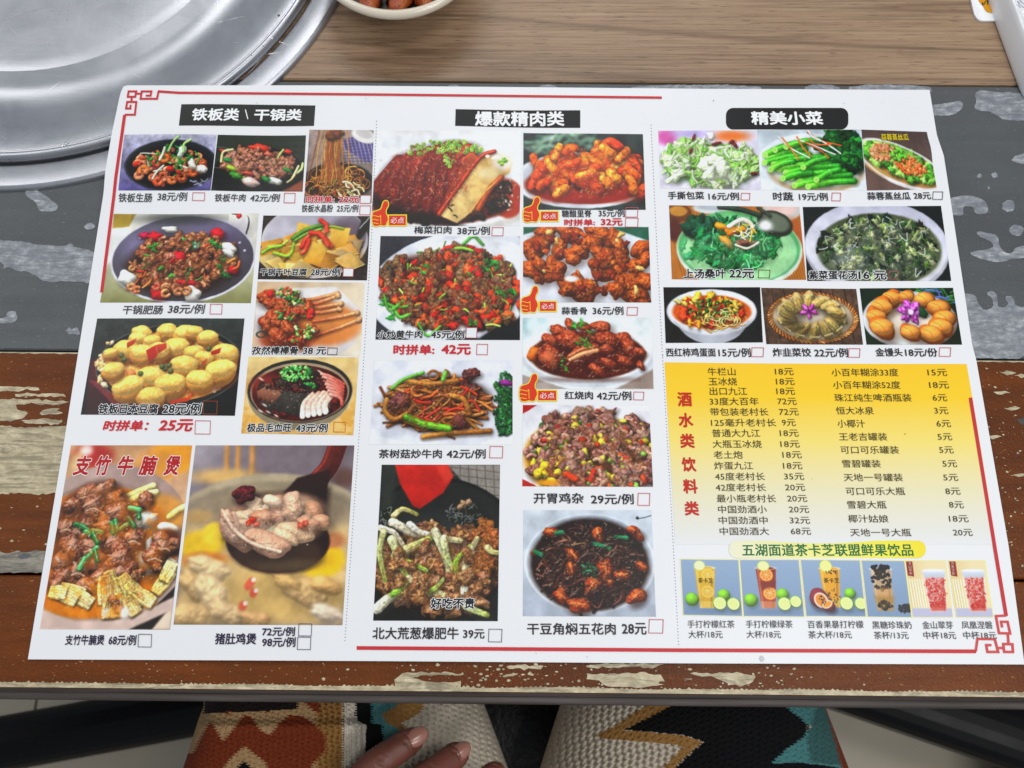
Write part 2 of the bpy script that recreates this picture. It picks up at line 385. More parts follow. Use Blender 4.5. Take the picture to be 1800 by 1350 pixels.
@dish('c', [(544, 228), (657, 229), (653, 357), (534, 357)])
def _(w=116, h=129):
    c = Canvas(w, h, '8d7f78', 13); c.grad('a08f88', '6c6058'); c.mottle(.25, 12)
    c.poly([(62, 18), (116, 4), (116, 60), (98, 54), (66, 34)], '5c5486')
    for i in range(9): c.tube([(60 + i * 7, 14 + i * .5), (72 + i * 7, 60)], 2, 'b8b2cc', sh=0, al=.6); c.tube([(62, 16 + i * 5), (116, 8 + i * 6)], 1.8, '3e3764', sh=0, al=.6)
    c.ell(98, 10, 24, 13, 'eeeae6', rot=.35, rim='bdb8b8'); c.ell(98, 7, 16, 7, 'd8d2d0', rot=.35)
    c.ell(56, 92, 62, 34, '17191a', soft=1.2, rim='343636', rimw=3); c.ell(54, 95, 54, 30, '3a2010')
    c.curls(c.pts(90, 54, 94, 48, 26), ['a8702e', 'c8924a', '8a5520', 'b56a2a'], (6, 16), (1.2, 2.2), span=(1, 4), sh=.5)
    for i in range(48):
        x = c.rng.normal(42, 11); c.tube([(x * .8 + 10, -4), (x + c.rng.normal() * 2, 40), (x * 1.1 - 4 + c.rng.normal() * 6, 86 + c.rng.random() * 12)], 1.7, c.jit(c.ch(['c98a3c', 'a8602a', 'd8a04e', 'b06a34'])), sh=.4)
    c.chunks(c.pts(12, 44, 8, 16, 7), ['6a3a1c', '8c5228'], (4, 7)); c.chunks(c.pts(20, 54, 108, 42, 14), ['6a4422', '8a6234'], (2, 4))
    c.strips(c.pts(10, 78, 104, 26, 12), ['e6cf9c', 'f0dcb0'], (10, 18), (2.4, 3.6), ang=(.2, 1)); c.strips(c.pts(14, 50, 104, 40, 16), ['8a9a3c', 'c43c20'], (4, 9), (1.2, 2))
    c.glints(c.pts(60, 54, 92, 44, 26)); return c.done()
@dish('d', [(200, 376), (455, 375), (441, 533), (176, 532)])
def _(w=262, h=157):
    c = Canvas(w, h, 'dcdcd2', 14); c.grad('e4e2d6', '8a8a58', 0, 60, 0, 157)
    c.poly([(0, 0), (40, 0), (30, 22), (0, 26)], 'a8903c', soft=2); c.poly([(0, 26), (30, 24), (12, 80), (0, 90)], 'e6e8e4', soft=3)
    c.tube([(214, 0), (238, 4), (245, 16), (242, 36)], 3, '2c2e30', sh=0); c.ell(232, 14, 12, 14, 'e6e2de'); c.blob(226, 4, 5, 'c83a34', sh=0)
    c.ell(134, 80, 128, 78, 'e0e0e6', soft=1); c.ell(134, 79, 125, 75, '6e6a7c', col2='3f3a40', g=(.3, .9)); c.ell(180, 34, 50, 20, '7f7696', soft=16, al=.7); c.ell(60, 60, 34, 26, '8b83a6', soft=14, al=.7); c.ell(120, 8, 70, 10, '3c3d3c', soft=8, al=.8)
    c.ell(210, 70, 20, 34, '4c3c58', soft=10, al=.6); c.ell(132, 92, 96, 52, '2e1c12', soft=10)
    for q in ((98, 24), (52, 42), (232, 52), (242, 66), (30, 106)): c.ell(*q, 2.4, 2, 'ddd6f0', soft=1)
    c.blob(104, 27, 14, 'f0ece0', asp=.42, rot=.1, tex=.03, spec=.5); c.blob(60, 38, 11, 'b5224a', asp=.55, rot=0, tex=.05, spec=.8)
    c.blob(78, 40, 13, 'c01f2e', asp=.7, rot=.1, tex=.05, spec=.9); c.blob(190, 36, 14, 'c4202c', asp=.68, rot=.1, tex=.05, spec=1)
    P = c.pts(170, 134, 86, 94, 48)
    for x, y in P:
        if c.rng.random() < .5: c.curls([(x, y)], ['8a5236', 'a86c48', '74402a', 'bd8660'], (4, 7), (6, 9.5), tex=.35, spec=.6, span=(1.5, 4))
        else: c.chunks([(x, y)], [('8c5538', 'b07a54'), ('6e3f28', '96603e')], (6, 10), tex=.45, wob=.3, spec=.6)
    c.leaves([(84, 56), (76, 62), (180, 52), (196, 56), (204, 80), (112, 108), (200, 96), (152, 104), (72, 80), (98, 100), (210, 112)], r=(6, 11))
    c.leaves([(142, 52), (134, 58), (150, 58), (142, 66), (128, 50), (156, 50)], cols=('6fbf8a', '3f9a5a', 'a8dcc0', '2e8a48'), r=(7, 11))
    for x, y, r, a, k in ((126, 78, 13, 1.1, 'c4182a'), (226, 100, 10, .7, 'c01c28'), (146, 122, 18, .3, 'c8262c'), (100, 138, 15, 1.2, 'c01f26'), (62, 102, 8, .3, 'c8452c')): c.blob(x, y, r, k, asp=a if a < 1 else .95, rot=.1, tex=.04, spec=1, wob=.08)
    for x, y, r, a in ((40, 114, 17, .75), (214, 62, 15, .6), (158, 142, 17, .75), (214, 70, 12, .5)): c.blob(x, y, r, 'f4f0e6', asp=a, rot=.5, tex=.03, spec=.3, wob=.12)
    c.blob(162, 88, 13, 'a86c40', '8a5028', asp=.95, tex=.3)
    c.strips([(58, 118), (66, 108), (78, 120), (220, 84), (230, 92)], ['c8602c', 'd4813c'], (14, 26), (3, 4.5), ang=(-1.2, -.5))
    c.chunks(c.pts(28, 130, 78, 80, 38), [('94603f', 'b98862'), ('7a452c', 'a06a48')], (4, 7), tex=.4, wob=.35, spec=.7); c.curls(c.pts(8, 90, 134, 60, 12), ['9a5c3a', 'b87c54'], (5, 7), (5, 7), tex=.3, spec=.6, span=(4, 6))
    c.strips(c.pts(10, 130, 88, 80, 40), ['c02a20', 'd8502c', '3f8a34'], (7, 14), (2, 3.4)); c.glints(c.pts(110, 134, 86, 88, 44)); c.glaze(134, 90, 86, 48, '6a3018', .5, 10, .53); return c.done()
@dish('e', [(463, 379), (651, 380), (645, 493), (453, 491)])
def _(w=190, h=113):
    c = Canvas(w, h, '2a2420', 15); c.mottle(.4, 6, '5a4a40'); c.ell(94, 44, 94, 66, 'd8d4d4', soft=1); c.ell(94, 38, 90, 58, '8c8894', col2='c8c4cc', g=(-1, -.3)); c.ell(150, 34, 34, 30, '5d4c56', soft=14, al=.8)
    c.poly([(176, 0), (190, 0), (190, 20), (160, 60)], '2a2822', soft=3); c.tube([(172, 22), (189, 2)], 2.5, '9a9a98')
    Y = ['e2ae52', 'd49a3c', 'edc474', 'f0cf8a', 'c8882e']
    c.ell(92, 70, 84, 34, '8a5a20', soft=6)
    for x, y in c.pts(60, 92, 64, 82, 34):
        a = c.rng.uniform(-.8, .8); r = c.rng.uniform(18, 28); q = [(x + r * math.cos(a + t) * 1.1, y + r * .62 * math.sin(a + t)) for t in (0.4, 1.6, 3.3, 4.9)]
        c.poly([(p[0] + 2, p[1] + 3) for p in q], (.15, .07, .02), soft=3, al=.6); k = c.jit(c.ch(Y)); c.poly(q, k * 1.08, col2=k * .72, g=(math.cos(a), math.sin(a)), tex=.12, soft=1)
        c.tube([q[0], q[1]], 1.6, np.minimum(k * 1.25, 1), sh=0, al=.7)
    for q in ([(62, 12), (100, 20), (96, 50), (60, 44)], [(120, 20), (156, 22), (150, 52), (124, 60)], [(90, 46), (120, 52), (106, 88), (76, 82)]): c.poly(q, 'f0c860', col2='cf9434', tex=.1, soft=1)
    c.strips([(30, 50), (42, 56), (20, 60), (126, 34)], ['8fae34', 'a8c44a'], (26, 40), (4, 6), ang=(-.6, -.3)); c.tube([(56, 40), (76, 26), (100, 18), (112, 16)], 8, '4f7a2c'); c.tube([(60, 44), (80, 32), (104, 24)], 5, '6a9438')
    for q in ([(72, 56), (78, 42), (90, 30)], [(84, 44), (80, 60), (74, 66)], [(100, 30), (112, 40), (124, 54)], [(102, 8), (112, 16), (114, 28)], [(86, 30), (104, 34), (118, 52)]): c.tube(q, 8, 'c8321f', col2='d8583a', spec=.8)
    c.glints(c.pts(40, 92, 60, 80, 32), al=.5); return c.done()
@dish('f', [(453, 495), (641, 497), (633, 626), (442, 623)])
def _(w=190, h=129):
    c = Canvas(w, h, 'd9c2a0', 16); c.grad('cdb08c', 'e6d8c0', 0, 0, 190, 60); c.poly([(0, 40), (40, 12), (140, 8), (186, 50), (178, 110), (150, 129), (20, 129), (2, 96)], 'e8e4e2', soft=2, col2='d0cccc')
    c.ell(120, 72, 62, 40, 'c9763a', soft=8, rot=.1); c.ell(150, 76, 40, 26, 'd88a48', soft=8, al=.8); c.ell(60, 100, 50, 26, 'a84a22', soft=6)
    for (a, b) in (((80, 34), (142, 20)), ((86, 48), (150, 38)), ((96, 56), (148, 48)), ((104, 70), (180, 54)), ((112, 94), (184, 66)), ((100, 40), (144, 24))):
        c.tube([a, ((a[0] + b[0]) / 2, (a[1] + b[1]) / 2 + 1), b], 6.5, 'a8502a', col2='d99a68', spec=.5); c.blob(b[0], b[1], 5, 'd8a070', tex=.2, spec=.3)
    for x, y, r in ((18, 26, 18), (30, 40, 18), (52, 44, 22), (66, 28, 14), (36, 70, 26), (66, 62, 20), (86, 54, 14), (20, 76, 16), (48, 98, 24), (78, 98, 20), (100, 88, 16), (60, 82, 16), (94, 44, 12)): c.blob(x, y, r, '8a3418', 'b05a30', asp=.65, tex=.3, spec=.9, sp=10)
    G = ['4f8a38', '8fb85a', 'd8dca0', '2f6a2c', 'c03420', 'd84a30']
    for cx, cy, n in ((56, 20, 34), (66, 34, 20), (56, 58, 24), (90, 84, 28), (84, 100, 16), (92, 56, 8)): c.chunks(c.pts(n, cx, cy, 20, 9), G, (2, 4), tex=.1, spec=.5)
    c.chunks([(98, 54), (24, 22), (96, 62)], ['c82a20'], (4, 6)); c.ringe(14, 94, 8, 5, 2, '24382c'); c.poly([(0, 120), (190, 120), (190, 129), (0, 129)], 'e6e2dc', al=.3)
    c.glints(c.pts(70, 56, 64, 50, 44)); return c.done(lift=.07)
@dish('g', [(437, 627), (631, 628), (621, 765), (424, 762)])
def _(w=196, h=136):
    c = Canvas(w, h, 'e0bc74', 17); c.grad('e8cc8c', 'cf9c48'); c.mottle(.5, 14, 'f2dca8')
    c.ell(96, 66, 92, 62, 'c9bca0', soft=1); c.ell(96, 68, 90, 60, '8c8068'); c.ell(96, 60, 92, 56, '2c2a26', soft=1); c.ell(96, 62, 87, 52, 'b09c80', soft=1); c.ell(96, 64, 84, 49, '4a1410', tex=.4)
    c.ell(40, 50, 30, 18, '7c2c20', soft=8); c.chunks(c.pts(46, 92, 62, 74, 40), ['3a2a24', '54362c', '6a2018', '2c221e'], (4, 9), spec=.8)
    for i in range(5): x = 28 + i * 14; c.poly([(x + 18, 56 + i * 2), (x + 36, 62 + i), (x + 22, 98 + i * 2), (x - 2, 84 + i * 4)], ['7a5a4c', '4c4640', '4a463e', '504a44', '443e38'][i], col2='2a2622', tex=.2, soft=1)
    for i in range(4): c.poly([(20 + i * 8, 62 + i * 4), (34 + i * 8, 54 + i * 2), (40 + i * 8, 66), (24 + i * 8, 76 + i * 3)], 'a0705a', col2='6a4030', soft=1)
    for i in range(5): c.tube([(104 + i * 10, 104 - i * 2), (106 + i * 9, 82), (120 + i * 9, 66 - i)], 10, 'd8cfc4', col2='c8a08c', spec=.5, flat=True)
    for i in range(7): c.tube([(132 + i * 3, 30 + i * 6), (150 + i * 3, 36 + i * 6), (172, 48 + i * 6)], 6, 'e09a8a', col2='c45a4c', spec=.4)
    c.strips(c.pts(34, 90, 46, 44, 18), ['2a1c18', '1c1412', '4a3026'], (8, 20), (2, 3.5)); c.chunks(c.pts(100, 88, 30, 30, 14), ['4aa04a', '7fc86a', '2f7a38', 'a0d88a'], (1.8, 3.6), tex=.1); c.chunks(c.pts(14, 112, 50, 10, 8), ['4aa04a', '2f7a38'], (2, 3))
    for q in ((36, 86), (44, 98), (30, 96), (58, 104), (26, 40), (128, 26)): c.ell(*q, 5, 1.6, 'f4e8e0', rot=.5, soft=1, al=.8)
    c.glints(c.pts(80, 96, 64, 74, 40)); return c.done()
@dish('h', [(171, 560), (430, 560), (413, 731), (142, 729)])
def _(w=264, h=170):
    c = Canvas(w, h, '2b302e', 18); c.grad('353b38', '0c0d0d'); c.mottle(.25, 7)
    c.poly([(0, 78), (30, 60), (110, 170), (8, 170)], '5c2228', soft=2, col2='2c1214'); c.poly([(4, 110), (20, 112), (70, 150), (64, 162)], '7a3038', soft=2); c.poly([(236, 48), (262, 58), (264, 96), (240, 110)], '5c1c20', soft=2)
    c.ell(140, 84, 128, 72, '17191a', soft=1, rim='6c7070', rimw=2); c.ell(141, 86, 121, 66, '26221e'); c.ell(142, 85, 117, 62, 'dca256', tex=.25)
    c.chunks(c.pts(110, 142, 86, 108, 56), ['f0b868', 'e8984c', 'f4d8a0', 'e88a50', 'f2c8a0'], (5, 11), tex=.35, spec=.7, sh=.15, amb=.65)
    c.chunks(c.pts(34, 30, 80, 18, 40), ['f0d8b0', 'e8c088', 'd8c8a0'], (3, 6), sh=.2, spec=.7)
    T = [(84, 26, 17), (78, 36, 15), (128, 22, 17), (162, 26, 19), (178, 24, 14), (202, 34, 17), (60, 56, 22), (104, 40, 14), (148, 52, 22), (118, 58, 20), (90, 62, 20), (180, 60, 16), (236, 62, 22), (200, 70, 16), (166, 84, 23), (230, 92, 25), (112, 104, 24), (196, 108, 22), (146, 116, 25), (74, 122, 26), (44, 92, 18), (116, 138, 22), (34, 62, 12)]
    T = [(x, y, r * 1.14) for x, y, r in T]
    for x, y, r in T:
        c.ell(x + 2, y + r * .45, r * 1.05, r * .75, (.35, .15, .03), soft=4, al=.6)
        c.blob(x, y + r * .22, r, 'e09c48', asp=.72, rot=0, wob=.06, tex=.08, spec=.1, sh=0, amb=.6); c.blob(x, y - r * .1, r * .94, 'fad27a', 'f4bc5c', asp=.6, rot=c.rng.normal() * .15, wob=.06, tex=.07, spec=.25, sh=0, amb=.72)
    for q, k in (([(96, 58), (112, 48), (118, 66), (104, 78)], 'c8342a'), ([(112, 48), (130, 44), (132, 54), (118, 64)], 'd04a2c'), ([(210, 60), (228, 52), (226, 62), (212, 66)], 'cc3c28'), ([(60, 44), (76, 36), (74, 46), (62, 54)], 'd04a30'), ([(150, 146), (190, 136), (180, 146), (150, 152)], 'd8461c'), ([(196, 78), (206, 70), (204, 80), (198, 84)], 'd06030')): c.poly(q, k, soft=1, col2=_col(k) * .75)
    for x, y in ((92, 98), (134, 90), (128, 86), (140, 84), (54, 66), (206, 54), (60, 74), (144, 94)): c.blob(x, y, 4.5, '5c6a3c', spec=.6, tex=.1)
    c.glints(c.pts(90, 142, 86, 106, 54), al=.6); return c.done(lift=.05)
@dish('i', [(125, 783), (338, 783), (299, 1107), (70, 1106)])
def _(w=222, h=324):
    c = Canvas(w, h, 'd8a888', 19); c.grad('c89a70', 'e8d8cc'); c.ell(44, 20, 36, 22, 'a82820', soft=9); c.ell(30, 10, 12, 10, 'f0e0d8', soft=4); c.ell(190, 20, 44, 34, 'e8a030', soft=6); c.ell(160, 40, 40, 30, 'd89848', soft=8, al=.7); c.ell(16, 30, 10, 16, 'e8c890', soft=5)
    c.blur(4, 0, 0, 222, 70)
    c.poly([(150, 324), (222, 250), (222, 324)], '2f2a28', soft=3); c.poly([(190, 324), (222, 280), (222, 324)], 'e0cdb8', soft=3)
    c.ell(88, 178, 152, 142, 'c8b0a4', soft=2, col2='a89088', g=(1, -.5)); c.ell(80, 188, 146, 120, 'a58a80', soft=3); c.ell(78, 190, 138, 114, 'd07c20', soft=3, col2='c06c18', tex=.2)
    c.ell(176, 130, 50, 40, 'e09a3c', soft=10, al=.8); c.ell(60, 280, 60, 24, 'd88018', soft=8); c.poly([(0, 292), (60, 312), (150, 306), (222, 268), (222, 290), (150, 324), (0, 324)], 'd8c0b4', soft=3)
    for (x, y, r, a) in ((150, 140, 30, -.6), (130, 150, 24, -.5), (176, 190, 26, 1.2), (160, 210, 26, .9), (206, 214, 24, .6), (196, 150, 20, .2)): c.blob(x, y, r, 'eee0cc', asp=.5, rot=a, tex=.05, wob=.1, spec=.4)
    for q in ([(112, 96), (136, 84), (160, 74)], [(116, 104), (140, 92), (166, 86)], [(196, 130), (210, 118), (222, 112)]): c.tube(q, 12, 'e8c470', col2='f0dc98', spec=.4)
    M = [(42, 92, 22), (72, 84, 24), (20, 108, 16), (94, 100, 20), (60, 112, 26), (104, 124, 24), (18, 150, 22), (48, 156, 28), (86, 150, 26), (36, 186, 26), (70, 184, 28), (108, 176, 26), (138, 170, 24), (150, 100, 16), (186, 170, 18), (210, 180, 16), (16, 210, 18), (84, 214, 28), (118, 206, 30), (126, 232, 28), (30, 240, 28), (50, 226, 22), (180, 200, 24), (196, 184, 16), (92, 236, 20), (18, 250, 18), (66, 250, 18)]
    c.ell(66, 160, 74, 92, '4a2414', soft=10); c.ell(196, 176, 26, 24, '5a2c18', soft=8)
    for x, y, r in M:
        k = c.ch(['7c4430', '8c5438', '70402e', '96603f']); c.blob(x, y, r * 1.0, k, 'a8745a', asp=c.rng.uniform(.68, .92), tex=.2, wob=.2, spec=.6, sp=8, sh=1., amb=.4)
        c.blob(x - r * .25, y - r * .2, r * .5, 'b8866c', 'c89c84', asp=.6, tex=.3, wob=.3, sh=0, spec=.7, al=.8)
        if c.rng.random() < .5: c.tube([(x - r * .5, y + r * .3), (x, y + r * .15), (x + r * .5, y + r * .35)], 4, 'd8a888', sh=0, al=.7, tex=.3)
    for x, y, a in ((40, 146, .3), (48, 150, .5), (60, 160, .4), (72, 156, .2), (70, 168, 1), (98, 150, 1.3), (104, 146, 1.2), (140, 124, 1.2), (132, 116, .2), (120, 146, -.6), (70, 192, -1), (60, 206, -1.1), (54, 212, -1.2), (76, 198, 1.2), (130, 140, .9)):
        d = (9 * math.cos(a), 9 * math.sin(a)); k = c.ch(['2f8a44', '5cae6c', '1f6a34', '3c9450']); c.tube([(x - d[0], y - d[1]), (x + d[0], y + d[1])], 9, k, spec=.5); c.tube([(x - d[0], y - d[1] - 2), (x + d[0], y + d[1] - 2)], 2, '9fd8a8', sh=0, al=.6)
    for x, y, a, L in ((44, 260, .3, 40), (60, 270, .5, 44), (36, 268, .4, 36), (110, 246, 1.2, 40), (122, 262, 1.2, 46), (100, 258, 1.4, 44), (140, 250, .9, 40), (156, 262, .8, 44), (170, 270, .5, 36), (130, 282, 1.4, 36), (112, 288, 1.5, 30), (150, 284, .9, 30), (200, 244, -1, 40), (20, 262, .1, 24), (206, 226, -1.2, 30)):
        d = (L / 2 * math.cos(a), L / 2 * math.sin(a)); e = (-math.sin(a), math.cos(a))
        for k in range(-2, 3): c.tube([(x - d[0] + e[0] * k * 3.4, y - d[1] + e[1] * k * 3.4), (x + e[0] * k * 4.5, y + e[1] * k * 4.5), (x + d[0] + e[0] * k * 4, y + d[1] + e[1] * k * 4)], 7, c.jit('dcb468', .1), col2='f0d8a0', spec=.35, sh=.5, tex=.3)
    c.chunks([(122, 280), (116, 272), (130, 290), (150, 232), (158, 226), (186, 218)], [('8c5238', 'b88060')], (6, 9), tex=.5); c.ell(140, 296, 8, 10, 'f4ece0', soft=4); c.ell(108, 296, 7, 6, 'e8dcd8', soft=3)
    c.glints(c.pts(170, 96, 196, 96, 96), r=(.6, 2)); c.glaze(90, 170, 120, 100, 'b4641c', .6, 16, .5); c.glaze(90, 275, 110, 34, 'd8892c', .65, 14, .5); return c.done()
@dish('j', [(344, 783), (623, 783), (602, 1099), (305, 1098)])
def _(w=290, h=316):
    c = Canvas(w, h, '8c8088', 20); c.grad('a29aa0', '7c7076', 0, 0, 60, 60); 
    for x in (58, 78, 104): c.tube([(x, 0), (x + 4, 56)], 8, 'c88c48', sh=0)
    c.ell(60, 58, 60, 14, 'd8b070', soft=8); c.ell(276, 60, 20, 18, '6a4c44', soft=8); c.blur(3, 0, 0, 290, 80)
    c.ell(150, 160, 190, 108, 'b8a88c', soft=4); c.ell(150, 166, 184, 100, '988a72', soft=5); c.ell(150, 172, 176, 92, 'b8a47c', soft=5); c.ell(150, 118, 172, 34, '7c6e60', soft=14, al=.7); c.poly([(0, 150), (290, 150), (290, 316), (0, 316)], 'd6b680', soft=14); c.ell(200, 240, 90, 40, 'e6cca0', soft=24, al=.8)
    c.ell(180, 260, 110, 50, 'd2b070', soft=20); c.ell(30, 180, 40, 24, 'e8c030', soft=7); c.ell(56, 160, 26, 20, 'f0cc40', soft=5); c.ell(246, 206, 40, 30, 'e8bc28', soft=6); c.ell(40, 206, 40, 14, 'c87a34', soft=6); c.ell(262, 172, 24, 14, 'b87a50', soft=6); c.ell(20, 130, 26, 12, 'b09060', soft=6)
    for x, y, r, a, k in ((50, 220, 40, .3, 'd8bc90'), (24, 250, 34, .8, 'ccaa78'), (60, 264, 44, .9, 'dcc094'), (90, 296, 36, .4, 'd2b488'), (24, 300, 40, .1, 'c8a878'), (140, 306, 28, .2, 'c8a070'), (220, 262, 44, .4, 'd4b07c'), (256, 250, 30, .2, 'c8a068'), (262, 296, 30, .3, 'dcc8b0'), (186, 240, 30, .5, 'd0aa70')): c.blob(x, y, r, k, asp=.5, rot=a, tex=.15, wob=.15, spec=.35, sh=.25, soft=3, amb=.7)
    c.blur(1.6, 0, 190, 290, 316)
    for x, y in ((122, 250), (132, 262), (116, 284), (126, 244)): c.ell(x, y, 7, 8, 'd8684c', soft=3); c.ell(x + 4, y - 4, 4, 4, 'f8e4d4', soft=2)
    c.tube([(260, -6), (246, 40), (214, 76), (176, 100)], 34, '4a1812', col2='241010', spec=.25, sh=.2, flat=True); c.tube([(246, 0), (236, 34), (208, 66)], 8, '8a3024', sh=0, al=.7)
    c.poly([(190, 60), (250, 44), (244, 100), (232, 150), (150, 110)], '2a1614', soft=3, col2='1e1212')
    c.ell(166, 172, 92, 56, '241614', rot=.05, soft=2); c.ell(168, 196, 80, 34, '3c2a22', rot=.05, soft=5); c.ell(188, 214, 50, 10, '6a5a42', soft=8, al=.6); c.poly([(70, 170), (250, 140), (250, 80), (110, 90)], '241614', soft=10)
    c.ell(152, 140, 92, 40, 'b48a70', soft=6, rot=.05); c.ell(176, 118, 66, 30, 'c8a084', soft=8); c.chunks(c.pts(26, 158, 142, 80, 34), ['cfa68c', 'dcb89c', 'c09478'], (10, 18), tex=.14, amb=.66, spec=.4)
    for x, y, r, a, k in ((96, 160, 36, .75, 'c8987c'), (84, 148, 26, 1.1, 'd8b098'), (114, 136, 24, .5, 'dcb898'), (136, 130, 20, .2, 'b88468'), (162, 116, 24, 1.5, 'c09078'), (186, 112, 26, 1.4, 'd0a88c'), (150, 102, 16, .3, 'e0c0a4'), (196, 158, 28, .2, 'd6b08e'), (178, 166, 20, .6, 'e0bc98'), (226, 120, 20, 1.2, 'b48468'), (240, 140, 18, .3, 'c89878'), (216, 142, 18, .2, 'c08c70'), (140, 174, 30, .35, 'cc9c80'), (158, 182, 28, .2, 'd4a488'), (72, 130, 14, .9, 'd8a88c')): c.blob(x, y, r * 1.12, k, asp=.62, rot=a, tex=.16, wob=.16, spec=.5, sp=8, sh=.5, amb=.65)
    c.tube([(68, 128), (90, 156), (124, 178), (172, 192)], 7, 'e0bca4', spec=.6); c.blob(98, 90, 20, '3c1014', '6a2024', asp=.85, rot=0, tex=.35, spec=.7)
    for x, y in ((118, 136), (126, 144), (112, 142), (212, 142), (204, 146)): c.blob(x, y, 6, 'b8341f', tex=.2, spec=.8, sh=.3)
    c.glints(c.pts(70, 156, 150, 84, 44), r=(.6, 1.8), al=.6); c.blur(.7, 0, 0, 290, 316); c.glaze(156, 146, 84, 44, 'd8b498', .4, 12, .5, .5); return c.done(lift=.06)
@dish('k', [(663, 230), (917, 230), (913, 397), (652, 398)])
def _(w=258, h=167):
    c = Canvas(w, h, 'eef0f2', 21); c.ell(30, 6, 80, 8, 'e8e0cc', soft=8); c.ell(190, 4, 60, 6, 'e0d8c4', soft=6, al=.7)
    c.ell(132, 130, 146, 52, 'd2cfc9', soft=3); c.ell(132, 122, 140, 46, 'f4f4f4', soft=3); c.poly([(0, 0), (258, 0), (258, 76), (200, 60), (120, 70), (0, 90)], 'eff1f4', soft=16)
    c.ell(236, 120, 28, 34, 'a83a20', soft=3, rot=-.2); c.ell(120, 130, 122, 34, '5a1c10', soft=3); c.chunks(c.pts(150, 118, 136, 112, 26), ['241c18', '3a2c22', '1a1614', '4a3a2c'], (3, 6), tex=.4, spec=.5); c.chunks(c.pts(60, 218, 112, 24, 26), ['2a1810', '4c1c12', '1c1412'], (3, 7), spec=.9)
    for i in range(8):
        a = (44 + i * 17, 58 - i * 5 if i < 5 else 34 + (i - 5) * 2); m = (20 + i * 18, 88 - i * 4); b = (6 + i * 19, 108 + i * 5)
        c.tube([a, m, b], 30, ['6e1c10', '80281a', '742014', '8c3020'][i % 4], col2='581408', spec=.55, amb=.5, sh=.9, tex=.3)
        c.tube([(a[0] + 6, a[1] + 3), (m[0] + 8, m[1] + 2), (b[0] + 8, b[1] - 2)], 9, 'a8482a', col2='7c2412', spec=.9, sh=0, tex=.5, al=.8)
        if i in (1, 3, 4, 6): c.tube([(a[0] + 12, a[1] + 4), (m[0] + 15, m[1] + 4), (b[0] + 14, b[1] - 12)], 4.5, 'dca878', col2='b05c34', sh=0, al=.85, spec=.3)
        c.tube([(a[0] + 15, a[1] + 6), (m[0] + 18, m[1] + 8), (b[0] + 16, b[1])], 2, '300804', sh=0, al=.7, spec=0)
    c.strips(c.pts(60, 84, 84, 66, 40), ['c8683c', '4c1008', 'e0a070'], (4, 10), (.8, 1.6), ang=(-2.3, -1.7), sh=0, al=.7)
    c.poly([(150, 110), (186, 44), (206, 50), (130, 150), (112, 140)], '8a2a16', soft=2, tex=.3)
    c.poly([(112, 150), (140, 150), (174, 96), (196, 64), (170, 34), (138, 90)], 'b85a30', soft=2, col2='7a2412', tex=.3)
    c.poly([(116, 148), (150, 98), (186, 50), (220, 42), (244, 56), (238, 76), (206, 96), (178, 140), (150, 162)], 'e2c68a', soft=2, col2='d0a860', g=(.6, -.3), tex=.2); c.tube([(118, 146), (150, 98), (186, 48), (210, 38)], 8, '9a3418', spec=.8); c.ell(226, 56, 20, 16, 'e8dccc', soft=6); c.ell(200, 76, 20, 10, 'ecd8a4', soft=6)
    c.tube([(186, 138), (204, 104), (224, 84)], 10, 'a84a20', spec=.8); c.tube([(172, 144), (196, 110), (214, 92)], 4, 'c88a48', sh=0); c.strips([(134, 128), (140, 132), (136, 138), (146, 150)], ['2a1c14'], (5, 10), (1.6, 2.6)); c.ell(212, 48, 7, 3, 'fff8ee', rot=-.3, soft=1.5); c.ell(198, 46, 4, 3, 'fff8ee', soft=1)
    c.rings(c.pts(60, 100, 30, 48, 12, rot=-.12)); c.rings(c.pts(46, 156, 30, 32, 12, rot=.1)); c.rings(c.pts(16, 130, 50, 10, 16)); c.rings(c.pts(8, 226, 56, 7, 6))
    c.glints(c.pts(170, 100, 84, 90, 44), r=(.5, 1.6)); c.glints(c.pts(30, 238, 116, 18, 30), r=(.8, 3)); c.glaze(84, 84, 96, 66, '7c1a0c', .45, 9, .52, .8); return c.done()
